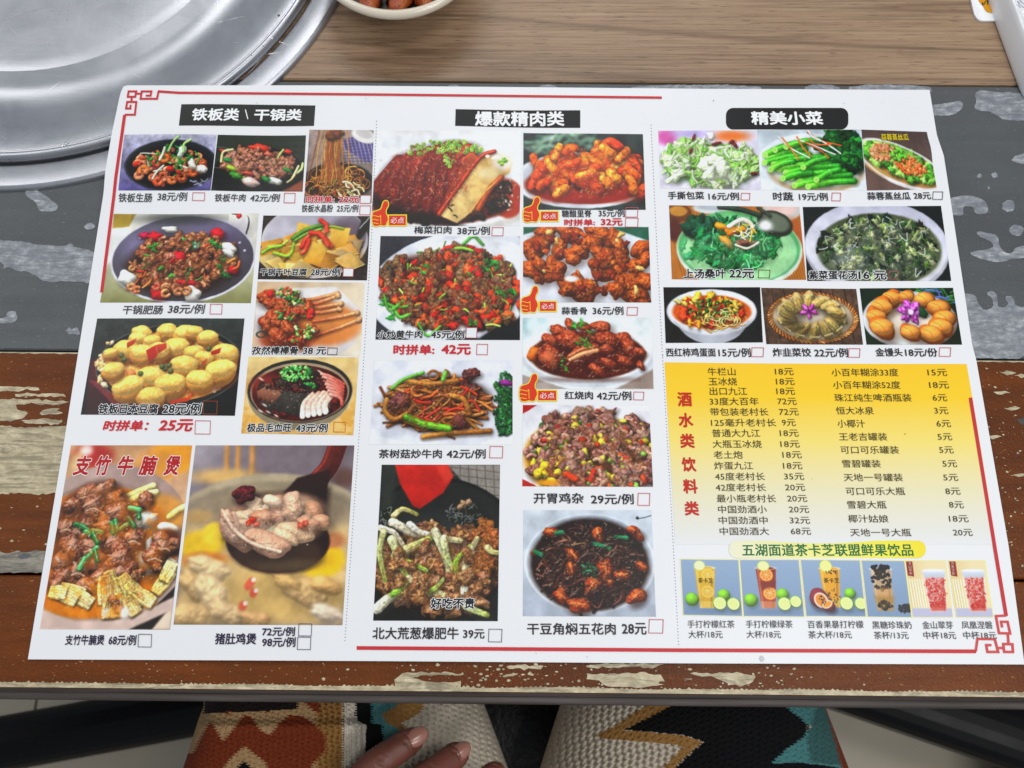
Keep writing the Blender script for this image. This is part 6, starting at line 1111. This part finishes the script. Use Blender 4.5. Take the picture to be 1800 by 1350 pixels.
# dotted column rules
for ln in ([(662, 213), (654, 399), (631, 767), (606, 1130)], [(1144.5, 220), (1153, 398), (1165, 633), (1182, 930), (1193, 1133)]):
    V = []; F = []; ys = np.arange(ln[0][1], ln[-1][1], 5.6)
    for y in ys:
        x = np.interp(y, [p[1] for p in ln], [p[0] for p in ln]); b = len(V)
        for dx, dy in ((-.65, -.8), (.65, -.8), (.65, .8), (-.65, .8)): V.append(PS(x + dx, y + dy, .0002))
        F.append((b + 3, b + 2, b + 1, b))
    mk('dotted_rule', V, F, ink('6c7078'), menu)
# small marks of use on the sheet
V = []; F = []
for i in range(14):
    x, y = rng.uniform(230, 1640), rng.choice([rng.uniform(172, 184), rng.uniform(1148, 1160), rng.uniform(225, 1130)])
    c_ = PS(x, y); r_ = rng.uniform(.00014, .0003); b = len(V)
    for k_ in range(6): qx, qy = c_[0] + r_ * rng.uniform(.6, 1.2) * math.cos(k_ * 1.047), c_[1] + r_ * rng.uniform(.6, 1.2) * math.sin(k_ * 1.047); V.append((qx, qy, float(hgt(qx, qy)) + .0006))
    F.append(tuple(range(b, b + 6)))
o = mk('specks', V, F, ink('56524c'), menu); o['kind'] = 'stuff'
polypx('grease_smudge', ellp(1339, 1158, 4, 5, 1., 0, 0, 12), ink('c6c9cc'), .0004)
# thumbs-up badges
TH = [(.93, .03), (.78, .0), (.66, .07), (.60, .24), (.50, .36), (.30, .41), (.12, .44), (.03, .52), (.06, .60), (.0, .67), (.04, .74), (.01, .81), (.06, .87), (.05, .94), (.16, 1.0), (.36, .99), (.52, .95), (.66, .99), (.82, .97), (.86, .86), (.95, .74), (.90, .60), (.80, .50), (.82, .34), (.96, .20)]
def badge(x0, y0, x1, y1, bx0, by0, bx1, by1):
    W_, H_ = x1 - x0, y1 - y0; pts = [np.array((x0 + a * W_, y0 + b * H_)) for a, b in TH]; pts = smoothpts(pts, 1)
    out = []
    for i in range(len(pts)): d = pts[(i + 1) % len(pts)] - pts[i - 1]; nr = np.array([-d[1], d[0]]) / (np.hypot(*d) + 1e-9); out.append(pts[i] + nr * 1.7)
    ar = lambda p: abs(sum(p[i][0] * p[i - 1][1] - p[i][1] * p[i - 1][0] for i in range(len(p))))
    if ar(out) < ar(pts): out = [2 * p - q for p, q in zip(pts, out)]
    polypx('badge_glow', rrect(bx0 - 2, by0 - 2, bx1 + 2, by1 + 2, .5), ink('ecd428'), .00036); b = polypx('badge_label', rrect(bx0, by0, bx1, by1, .3), ink('d4341e'), .00040)  # yellow shapes are the printed outline behind label and thumb
    polypx('badge_glow', out, ink('ecd428'), .00044); polypx('thumb_badge', pts, ink('d8361a'), .00048)
    strokes('thumb_lines', [[(x0 + .06 * W_, y0 + .56 * H_), (x0 + .4 * W_, y0 + .62 * H_), (x0 + .52 * W_, y0 + .56 * H_)], [(x0 + .05 * W_, y0 + .71 * H_), (x0 + .4 * W_, y0 + .76 * H_)], [(x0 + .07 * W_, y0 + .86 * H_), (x0 + .38 * W_, y0 + .89 * H_)], [(x0 + .50 * W_, y0 + .58 * H_), (x0 + .52 * W_, y0 + .90 * H_)]], 1.0, 'ecd428', .00052)
    co, F = textmesh('必点', 0., 0); pad = 3
    L = PS(bx0 + pad, (by0 + by1) / 2)[:2]; Rr = PS(bx1 - pad, (by0 + by1) / 2)[:2]; ex = Rr - L; Tt, Bb = PS(bx0, by0 + 3)[:2], PS(bx0, by1 - 3)[:2]; mn, mx = co.min(0), co.max(0); q = (co - (mn + mx) / 2) / (mx - mn); X = (L + Rr)[0] / 2 + q[:, 0] * ex[0]; Yy = (L + Rr)[1] / 2 + q[:, 0] * ex[1] + q[:, 1] * abs(Tt[1] - Bb[1])
    mk('badge_text', np.stack([X, Yy, hgt(X, Yy) + .00054], 1), F, ink('f0f0ec'), menu)
badge(654, 353.5, 684, 398, 684, 379.5, 713.5, 396.5); badge(919.5, 347, 950, 391, 951, 373, 980.5, 388.5); badge(916, 503.5, 947, 550, 949, 531, 977, 547); badge(913, 657.5, 946, 706, 946, 687.5, 977.5, 704)
# ------------------------------------------------------------------ bowl of braised bites
bz = .028; bc = P(697, -94, bz); br = abs(P(697, 28.7, bz)[1] - bc[1])
n = NT('cream_porcelain', 'd9cfbb', .16, spec=.6); n.rough(n.noise(n.co(), 30), .12, .22); M['porc'] = n.m
bowl = thing('snack_bowl', 'small cream porcelain bowl cut off by the top edge', 'bowl', (bc[0], bc[1], 0))
th = .0042
V, F = lathe([(.001, .002), (br * .42, .002), (br * .44, .0), (br * .48, .0), (br * .50, .003), (br * .72, .0115), (br * .9, .020), (br - .0012, bz - .004), (br, bz - .0015), (br - .0006, bz), (br - .0022, bz + .0009), (br - th + .0004, bz + .0003), (br - th - .0003, bz - .0016), (br * .86, .019), (br * .66, .010), (br * .4, .0055), (.001, .005)], 120, bc[0], bc[1]); mk('bowl_body', V, F, M['porc'], bowl, smooth=True)
n = NT('red_oil_sauce', '140503', .35, spec=.3); M['sauce'] = n.m
V, F = lathe([(.0005, .0195), (br * .87, .0195)], 64, bc[0], bc[1]); tag(mk('sauce', V, F, M['sauce']), 'dark red oil sauce pooled in the small cream bowl', 'sauce', kind='stuff')
n = NT('braised_skin', rough=.22, spec=.7); a = n.noise(n.co(), 90, 4); n.base(n.ramp(a, [(.3, '5e220e'), (.48, '9a3e14'), (.62, 'b85e28'), (.78, 'd09050')])); n.bump(n.noise(n.co(), 190, 5, .7), 1., .002); M['brais'] = n.m
import zlib
def bite(name, c, L, r, az, tilt, label):
    bm = bmesh.new(); bmesh.ops.create_icosphere(bm, subdivisions=3, radius=1)
    for v_ in bm.verts:
        x, y, z = v_.co; f = 1 + .30 * mnoise.noise(Vector((x * 2.2 + c[0] * 90, y * 2.2, z * 2.2))) + .1 * mnoise.noise(Vector((x * 6 + c[0] * 90, y * 6, z * 6))); x2 = math.copysign(abs(x) ** .8, x) * L; v_.co = Vector((x2, y * r * f, z * r * f + .12 * (x * x) * r))
    bmesh.ops.rotate(bm, cent=(0, 0, 0), matrix=Matrix.Rotation(az, 3, 'Z') @ Matrix.Rotation(tilt, 3, 'Y'), verts=bm.verts)
    o = frombm(name, bm, M['brais']); o.location = c; return tag(o, label, 'food', 'braised bites in the cream bowl')
spots = [(652, 4, 'leftmost red-brown braised bite showing in the cream bowl'), (706, 4, 'middle glossy red-brown braised bite nearest the bowl rim'), (742, -6, 'right-hand red-brown braised bite in the cream bowl'), (688, -4, 'small dark braised bite between the left and middle ones')]
for i, (x, y, lb) in enumerate(spots):
    c = P(x, y - 6, .0225); bite('braised_bite', c, .0105 if i < 3 else .004, .0050 if i < 3 else .003, [1.4, 1.1, 1.8, .5][i], .15, lb)
for i in range(7):
    a = i * 2.4; q = br * .55 * math.sqrt((i + .5) / 7); x, y = bc[0] + q * math.cos(a), bc[1] + q * math.sin(a)
    if proj(x, y, .024)[1] < -18: bite('braised_bite', (x, y, .023 + .003 * (i % 3)), .0078, .0046, a * 1.7, .2, 'red-brown braised bite heaped towards the middle of the cream bowl')
# ------------------------------------------------------------------ tray in film and card, top right
n = NT('white_melamine', 'e2e4e8', .14, spec=.6); n.base(n.ramp(n.noise(n.co(), 8, 3), [(.3, 'e4e6ea'), (.7, 'eff0f2')])); M['mel'] = n.m
n = NT('clear_film', 'e8ebf0', .08, spec=.8); v = n.co((1, .45, 1), (0, 0, .3)); w1 = n.noise(v, 55, 3, .5, 1.4); n.base(n.ramp(w1, [(.3, 'd4d8de'), (.6, 'e8eaee')])); pv = n.bump(w1, .9, .004); n.bump(n.noise(n.co((1, 2, 1), (0, 0, .8)), 120, 2, .5, 2), .4, .002, pv); M['film'] = n.m
pa = P(1735, 0, .001); pb = P(1800, 178, .001); u = (pb - pa)[:2]; u /= np.linalg.norm(u); nr = np.array([-u[1], u[0]]); 
if nr[0] < 0: nr = -nr
tray = thing('wrapped_tray', 'white plastic tray wrapped in glossy clear film at the upper right', 'tray', (pa[0], pa[1], 0))
A0 = pa[:2] - u * .10; A1 = pb[:2] + u * .010
# profile across the left side: (distance in, height)
pr = [(d * .5, z * .8) for d, z in [(.0012, .0), (.0, .0012), (.0002, .0038), (.0016, .0085), (.0042, .0150), (.0058, .0176), (.0072, .0186), (.0086, .0182), (.0098, .0168), (.0108, .0160)]]
V = []; F = []; L = np.linalg.norm(A1 - A0); ns = 40
for i in range(ns + 1):
    s = i / ns * L
    for d, z in pr:
        q = A0 + u * s + nr * d
        if i > ns - 4: q = q + nr * (i - ns + 4) ** 2 * .0006
        V.append((q[0], q[1], z))
kk = len(pr)
for i in range(ns):
    for j in range(kk - 1): F.append((i * kk + j, i * kk + j + 1, (i + 1) * kk + j + 1, (i + 1) * kk + j))
mk('tray_rim', V, F, M['mel'], tray, smooth=True)
V = []; F = []; nx, ny = 50, 90
for j in range(ny + 1):
    for i in range(nx + 1):
        d = .0053 + i / nx * .09; s = j / ny * L; q = A0 + u * s + nr * d; z = .0128 + .0012 * mnoise.noise(Vector((q[0] * 160, q[1] * 60, 1))) + .0012 * abs(mnoise.noise(Vector((q[0] * 70 + q[1] * 60, q[1] * 40, 4)))) * min(1, i / 4); V.append((q[0], q[1], z))
for j in range(ny):
    for i in range(nx): a = j * (nx + 1) + i; F.append((a, a + 1, a + nx + 2, a + nx + 1))
mk('film_wrap', V, F, M['film'], tray, smooth=True)
V = []; q = [A1 + nr * .001, A1 + nr * .098]; 
mk('tray_end', [(q[0][0], q[0][1], 0), (q[1][0], q[1][1], 0), (q[1][0], q[1][1], .0165), (q[0][0] + nr[0] * .004, q[0][1] + nr[1] * .004, .0175)], [(0, 1, 2, 3)], M['mel'], tray)
fm = []
for ln in ([(1789, 2), (1792, 8), (1798, 12), (1804, 18)], [(1792, 0), (1796, 4), (1802, 8)], [(1788, 8), (1794, 14)]):
    V = []; F = []
    for i, (x, y) in enumerate(ln):
        for s_ in (-.9, .9): V.append(P(x + s_, y, .0188))
    mk('printed_mark', V, [(2 * i, 2 * i + 1, 2 * i + 3, 2 * i + 2) for i in range(len(ln) - 1)], ink('4a4468'), tray)
card = thing('paper_card', 'white rounded card with an orange print tucked under the wrapped tray', 'card', tuple(P(1730, 0, 0)))
pts = [(1702, -60), (1707, 0), (1710.5, 16), (1713, 25), (1717, 31.5), (1722, 35.5), (1728, 36.5), (1749, 36.3), (1790, 36), (1790, -60)]
tp = [P(x, y, .0012) for x, y in pts]; bt = [(p[0], p[1], .0001) for p in tp]; k_ = len(tp)
mk('card_sheet', list(tp) + bt, [tuple(range(k_))[::-1]] + [(i, (i + 1) % k_, k_ + (i + 1) % k_, k_ + i) for i in range(k_)], M['mel'], card)
pp = smoothpts([(1717, -30), (1719, 2), (1727, 8), (1731, 17), (1736, 22), (1746, 23.5), (1750, 10), (1745, -30)], 2)
mk('orange_print', [P(x, y, .0014) for x, y in pp], [tuple(range(len(pp)))[::-1]], ink('d8960c'), card)
strokes2 = [[(1727.5, 4), (1727, 8), (1729, 9), (1732, 3), (1735, 0), (1737, 3)], [(1737, -4), (1736, 8)]]
for ln in strokes2:
    V = []
    for x, y in ln: V += [P(x - .9, y, .0016), P(x + .9, y, .0016)]
    mk('printed_digit', V, [(2 * i, 2 * i + 1, 2 * i + 3, 2 * i + 2) for i in range(len(ln) - 1)], ink('3c2a08'), card)
# ------------------------------------------------------------------ seated person: body, knitted trousers and cardigan, hand
n = NT('skin', '8a5a44', .5, Subsurface_Weight=.15); n.b.inputs['Subsurface Radius'].default_value = (.01, .004, .002); f = n.noise(n.co(), 60, 4); n.base(n.ramp(f, [(.3, '5c3024'), (.5, '734233'), (.62, '784036'), (.75, '825040')])); pv = n.bump(n.noise(n.co(), 700, 3), .35, .0004); n.bump(n.noise(n.co((1, 1, 1)), 150, 3), .3, .0008, pv); M['skin'] = n.m
person = thing('person', 'seated person in coarse patterned knitwear, hand resting on the lap below the table edge', 'person', (0, -.45, -.74))
ZT = -.115
def skel(verts, edges, radii, mat, name, par, sub=2, root=0):
    me = bpy.data.meshes.new(name); me.from_pydata(verts, edges, []); o = bpy.data.objects.new(name, me); COL.objects.link(o)
    md = o.modifiers.new('skin', 'SKIN'); md.use_smooth_shade = True
    for i, r in enumerate(radii): me.skin_vertices[0].data[i].radius = (r, r)
    me.skin_vertices[0].data[root].use_root = True
    s_ = o.modifiers.new('sub', 'SUBSURF'); s_.levels = sub; s_.render_levels = sub; me.materials.append(mat)
    dg = bpy.context.evaluated_depsgraph_get(); m2 = bpy.data.meshes.new_from_object(o.evaluated_get(dg)); bpy.data.objects.remove(o)
    m2.polygons.foreach_set('use_smooth', [True] * len(m2.polygons)); o2 = bpy.data.objects.new(name, m2); COL.objects.link(o2)
    if par: o2.parent = par; o2.matrix_parent_inverse = par.matrix_basis.inverted()
    return o2
def pv_(x, y, z): return tuple(P(x, y, z))
zf = ZT + .010
# one continuous body: pelvis, legs, spine, both arms; the left hand with fingers is grown from the same skeleton
hw = pv_(560, 1500, zf - .005)
Vb = [(0, -.44, -.24), (0, -.43, -.02), (0, -.42, .16), (-.10, -.42, -.22), (-.115, -.10, -.215), (-.12, .02, -.24), (-.12, .0, -.66), (.10, -.42, -.22), (.115, -.10, -.215), (.12, .02, -.24), (.12, .0, -.66),
      (-.19, -.43, .17), (-.25, -.44, -.04), (-.235, -.34, -.08), hw, pv_(640, 1440, zf + .006)]
Eb = [(0, 1), (1, 2), (0, 3), (3, 4), (4, 5), (5, 6), (0, 7), (7, 8), (8, 9), (9, 10), (2, 11), (11, 12), (12, 13), (13, 14), (14, 15)]
Rb = [.12, .11, .11, .075, .062, .052, .035, .075, .062, .052, .035, .055, .042, .038, .022, .024]
def finger(root, pts, rad):
    b = len(Vb); prev = root
    for p, r in zip(pts, rad): Vb.append(p); Rb.append(r); Eb.append((prev, len(Vb) - 1)); prev = len(Vb) - 1
finger(15, [pv_(622, 1378, zf + .012), pv_(672, 1335, zf + .014), pv_(716, 1305, zf + .010), pv_(742, 1290, zf + .006)], [.0088, .0082, .0074, .0060])
finger(15, [pv_(700, 1400, zf + .012), pv_(758, 1362, zf + .016), pv_(800, 1328, zf + .009), pv_(818, 1316, zf + .005)], [.0088, .0080, .0071, .0057])
finger(15, [pv_(735, 1440, zf + .012), pv_(820, 1400, zf + .016), pv_(868, 1362, zf + .006), pv_(884, 1350, zf + .002)], [.0086, .0077, .0068, .0054])
finger(15, [pv_(730, 1490, zf + .010), pv_(800, 1460, zf + .012), pv_(850, 1430, zf + .004)], [.0090, .0078, .0060])
finger(14, [pv_(560, 1430, zf + .010), pv_(560, 1385, zf + .006)], [.0110, .0085])
bd_ = skel(Vb, Eb, Rb, M['skin'], 'body', person, 4)
# knuckle creases pressed into the continuous body surface
nv_ = len(bd_.data.vertices); co_ = np.zeros(nv_ * 3); bd_.data.vertices.foreach_get('co', co_); co_ = co_.reshape(-1, 3); no_ = np.zeros(nv_ * 3); bd_.data.vertices.foreach_get('normal', no_); no_ = no_.reshape(-1, 3); dz_ = np.zeros(nv_)
for i0 in (16, 20, 24):
    for j_, dps in ((1, .0007), (2, .0009)):
        c_ = np.array(Vb[i0 + j_]); u_ = np.array(Vb[i0 + j_ + 1]) - np.array(Vb[i0 + j_ - 1]); u_ /= np.linalg.norm(u_); rel = co_ - c_; t_ = rel @ u_; rr_ = np.linalg.norm(rel - t_[:, None] * u_, axis=1)
        for o_, k_ in ((-.0022, .6), (0, 1.), (.0019, .7), (.0036, .35)): dz_ += np.where(rr_ < .0125, dps * k_ * np.exp(-((t_ - o_ - .0008 * np.sin(rel[:, 0] * 900)) / .00055) ** 2), 0)
        dz_ -= np.where(rr_ < .0125, .0005 * np.exp(-(t_ / .004) ** 2), 0)
co_ -= no_ * dz_[:, None]; bd_.data.vertices.foreach_set('co', co_.ravel()); bd_.data.update()
n = NT('fingernail', 'a87464', .25, spec=.6); M['nail'] = n.m
def nail(px, py, z, ang, L=.0058, W=.0048):
    bm = bmesh.new(); bmesh.ops.create_uvsphere(bm, u_segments=16, v_segments=8, radius=1)
    for v_ in bm.verts: x, y, zz = v_.co; v_.co = Vector((x * L, y * W, zz * .0013 - (y * y) * .0012))
    o = frombm('fingernail', bm, M['nail'], person); o.location = Vector(P(px, py, z)); o.rotation_euler = (0, .25, ang); return o
nail(733, 1295, zf + .0143, .62, .0062, .0046); nail(810, 1321, zf + .0135, .72, .0058, .0042)
# knitwear: surfaces displaced stitch by stitch, coloured per vertex
def knitmat(name):
    n = NT(name, rough=.85, spec=.2); at = n.new('ShaderNodeVertexColor', layer_name='knit'); f = n.noise(n.co(), 900, 3)
    n.base(n.mix(n.ramp(f, [(.35, .35), (.65, 0.)]), at.outputs[0], at.outputs[0], 'MULTIPLY')); n.bump(f, .5, .0006); return n.m
M['knit'] = knitmat('knitted_yarn')
def inpoly(x, y, poly):
    ins = np.zeros(x.shape, bool); p = poly
    for i in range(len(p)):
        ax, ay = p[i]; bx, by = p[(i + 1) % len(p)]
        if ay != by: ins ^= ((ay > y) != (by > y)) & (x < (bx - ax) * (y - ay) / (by - ay) + ax)
    return ins
CK = dict(cream='c9bfae', tan='b09068', must='9c7440', rust='7c3418', black='08090b', teal='4f8686', white='d6cfc2', dark='1c1512', dteal='3c6664')
def knit(name, edges, ztop, depth, y0, y1, colf, pitch=12., amp=.0011, nx=420, ny=230, lift=None, holes=None, flatn=2.2):
    T_ = np.linspace(0, 1, ny); S = np.linspace(0, 1, nx); s, t = np.meshgrid(S, T_); py = y0 + (y1 - y0) * t
    xl = np.interp(py, [e[0] for e in edges], [e[1] for e in edges]); xr = np.interp(py, [e[0] for e in edges], [e[2] for e in edges])
    th_ = (s - .5) * 2; px = xl + (xr - xl) * (np.sin(th_ * math.pi / 2) * .5 + .5); q = np.abs(np.sin(th_ * math.pi / 2)); Z = ztop - depth * (1 - np.sqrt(np.clip(1 - q ** flatn, 0, 1)))
    jx = px + 1.6 * np.sin(py * .21 + px * .03) ; jy = py + 1.4 * np.sin(px * .17)
    u_ = jx / pitch; v_ = jy / (pitch * .82) + .5 * (np.floor(u_) % 2)
    fu = u_ - np.floor(u_) - .5; fv = v_ - np.floor(v_) - .5
    hole = np.exp(-((fu / .20) ** 2 + (fv / .26) ** 2)); yarn = (np.abs(np.cos(math.pi * (fu + .25 * np.sin(2 * math.pi * fv)))) * .5 + .5 * np.cos(2 * math.pi * (fv + np.abs(fu))))
    cols, ha = colf(px + 2.2 * np.sign(np.sin(py * 1.4)), py)
    Z = Z + amp * (.5 * yarn - ha * 2.6 * hole)
    if lift is not None: Z = Z + lift(px, py)
    X = np.zeros_like(px); Yv = np.zeros_like(px)
    d = VW + RT * ((px[..., None] - 900) / FPX) + UP * ((675 - py[..., None]) / FPX); tt = (Z - CAM[2]) / d[..., 2]; Pt = CAM + d * tt[..., None]
    V = Pt.reshape(-1, 3); idx = np.arange(nx * ny).reshape(ny, nx); F = np.stack([idx[:-1, :-1], idx[1:, :-1], idx[1:, 1:], idx[:-1, 1:]], -1).reshape(-1, 4)
    me = bpy.data.meshes.new(name); me.from_pydata(V.tolist(), [], F.tolist()); me.polygons.foreach_set('use_smooth', [True] * len(me.polygons))
    ca = me.color_attributes.new('knit', 'FLOAT_COLOR', 'POINT'); c4 = np.ones((nx * ny, 4), np.float32); c4[:, :3] = cols.reshape(-1, 3); ca.data.foreach_set('color', c4.ravel())
    me.materials.append(M['knit']); o = bpy.data.objects.new(name, me); COL.objects.link(o); o.parent = person; o.matrix_parent_inverse = person.matrix_basis.inverted(); return o
def paintk(x, y, base, ops):
    c = np.ones(x.shape + (3,)) * np.array(s2l(CK[base])); ha = np.full(x.shape, 1. if base in ('cream', 'white') else .35)
    for key, poly, h in ops:
        m = inpoly(x, y, poly) if isinstance(poly, list) else poly(x, y)
        c[m] = s2l(CK[key]); ha[m] = h
    return c, ha
K4 = lambda L: T(5., 940, 1210, L)
def col_right(x, y):
    return paintk(x, y, 'cream', [('must', K4([(520, 420), (700, 330), (1000, 130), (1250, 130), (1090, 210), (780, 370), (920, 375), (1300, 415), (1475, 465), (1240, 680), (1200, 900), (1050, 900), (1130, 690), (1300, 520), (1260, 500), (850, 460), (640, 445)]), .15),
        ('black', K4([(1250, 120), (2100, 120), (2400, 120), (2400, 900), (1230, 900), (1240, 690), (1480, 465), (1300, 410), (900, 372), (780, 365), (1090, 210)]), .1),
        ('teal', [(1375, 1225), (1520, 1225), (1520, 1360), (1380, 1350), (1352, 1345), (1385, 1315), (1410, 1298), (1425, 1278), (1402, 1258), (1385, 1245)], .1), ('dteal', [(1418, 1300), (1440, 1225), (1475, 1225), (1482, 1345), (1425, 1340)], .05), ('black', [(1330, 1344), (1400, 1340), (1470, 1348), (1500, 1380), (1500, 1600), (1300, 1600)], .1), ('rust', [(1450, 1225), (1456, 1262), (1470, 1310), (1478, 1345), (1486, 1360), (1530, 1400), (1530, 1225)], .1)])
knit('trouser_leg', [(1150, 1005, 1420), (1240, 984, 1450), (1350, 949, 1492), (1600, 900, 1560)], ZT, .075, 1150, 1600, col_right, 12.5, .0016, 440, 330)
K3 = lambda L: T(5.294, 620, 1220, L)
def col_left(x, y):
    return paintk(x, y, 'cream', [('must', K3([(270, 190), (420, 90), (420, 60), (680, 60), (640, 170), (460, 270), (500, 330), (400, 480), (300, 330)]), .3), ('teal', K3([(170, -100), (430, -100), (430, 90), (270, 190), (330, 280), (440, 330), (440, 420), (380, 620), (300, 900), (-50, 900), (-50, -100)]), .25),
        ('black', K3([(20, -100), (175, -100), (180, 270), (280, 290), (295, 600), (290, 900), (-100, 900), (-100, -100)]), .1), ('white', lambda x, y: x < 625, .6), ('tan', lambda x, y: x < 590, .5)])
knit('trouser_leg', [(1150, 395, 820), (1235, 365, 850), (1350, 325, 893), (1600, 260, 940)], ZT - .002, .075, 1150, 1600, col_left, 12.0, .0011, 440, 330)
K2 = lambda L: T(5.294, 320, 1220, L)
def col_flap(x, y):
    return paintk(x, y, 'tan', [('must', lambda x, y: x > 556, .8), ('white', lambda x, y: x > 603, .8), ('rust', K2([(-60, 760), (-60, 600), (110, 540), (190, 370), (230, 300), (270, 255), (300, 300), (380, 440), (480, 320), (560, 215), (600, 190), (650, 220), (740, 345), (820, 380), (900, 270), (1000, 195), (1110, 200), (1210, 260), (1330, 380), (1338, 520), (1210, 660), (1180, 1000), (840, 1000), (780, 640), (580, 485), (450, 600), (380, 700), (360, 1400), (-60, 1400)]), .3), ('rust', K2([(1110, -60), (1260, -60), (1290, 180), (1230, 160), (1150, 90)]), .2),
        ('black', K2([(510, 690), (575, 620), (650, 690), (700, 900), (500, 900)]), .1), ('dark', K2([(195, -80), (1090, -80), (1075, 140), (780, 158), (200, 182)]), .1), ('rust', K2([(400, 160), (450, 160), (425, 215)]), .2), ('rust', K2([(765, 155), (815, 155), (790, 190)]), .2)])
def flap_lift(x, y):
    e = np.clip((652 - x) / 7, 0, 1) ** .5; f_ = 1 / (1 + np.exp(-(y - 1268 + (x - 330) * .0) / 4.)); rib = .0010 * np.cos((x - 606) / 9.3 * 2 * math.pi) * (x > 603)
    return .004 * f_ + rib + .0015 * f_ * np.exp(-((y - 1276) / 9) ** 2) - .012 * (1 - e)
def flap_edges(): return [(1150, 352, 628), (1240, 358, 630), (1262, 350, 634), (1274, 346, 652), (1350, 322, 650), (1600, 240, 646)]
knit('cardigan_hem', flap_edges(), ZT + .006, .030, 1150, 1600, col_flap, 10.5, .0012, 420, 400, flap_lift, flatn=7.)
# ------------------------------------------------------------------ black leather stool at the right and the seat under the lap
n = NT('black_leather', '090a0d', .35, spec=.4); a = n.noise(n.co(), 45, 4, .6, 1.5); n.rough(a, .22, .42); pv = n.bump(n.noise(n.co(), 260, 3), .35, .0008); n.bump(a, .18, .0015, pv); M['leather'] = n.m
def cushion(name, c, sx, sy, h, wr=0.):
    bm = bmesh.new(); bmesh.ops.create_cube(bm, size=1); bmesh.ops.subdivide_edges(bm, edges=bm.edges, cuts=14, use_grid_fill=True)
    for v_ in bm.verts:
        x, y, z = v_.co * 2; k = (abs(x) ** 5 + abs(y) ** 5 + abs(z) ** 5) ** .2; m_ = max(abs(x), abs(y), abs(z)); f_ = m_ / k; x, y, z = x * f_, y * f_, z * f_
        z += wr * mnoise.noise(Vector((x * 2 + 5, y * 2, z)));  v_.co = Vector((x * sx / 2, y * sy / 2, z * h / 2))
    o = frombm(name, bm, M['leather']); o.location = c; return o
seat = thing('black_chair', 'black leather chair seat, a dark gap between the knitted legs', 'chair', (0, -.34, -.74)); cs = cushion('seat_cushion', (0, 0, 0), .46, .50, .07, .05); cs.parent = seat; cs.location = (0, 0, .42)
for sx in (-.19, .19):
    for sy in (-.2, .2): V, F = lathe([(.001, 0), (.014, 0), (.016, .38), (.001, .38)], 16, sx, -.34 + sy); o = mk('leg', [(x, y, z - .74) for x, y, z in V], F, M['lacquer'], seat, smooth=True)
st = thing('leather_bag', 'dark glossy leather bag lying on the floor at the lower right corner', 'bag', (.70, -.22, -.74)); cs = cushion('bag_body', (0, 0, 0), .34, .34, .10, .06); cs.parent = st; cs.location = (0, 0, .05)
V = []; F = []
for i in range(21):
    a = math.pi * i / 20
    for j in range(8): b = j * math.pi / 4; q = .07 + .007 * math.cos(b); V.append((.62 - q * math.sin(a), -.22 + q * math.cos(a) * 1.2, -.642 + .007 * math.sin(b)))
for i in range(20):
    for j in range(8): F.append((i * 8 + j, i * 8 + (j + 1) % 8, (i + 1) * 8 + (j + 1) % 8, (i + 1) * 8 + j))
mk('bag_strap', V, F, M['leather'], st, smooth=True)
print('objects', len(bpy.data.objects), 'tris', sum(len(o.data.polygons) for o in bpy.data.objects if o.type == 'MESH') * 2)
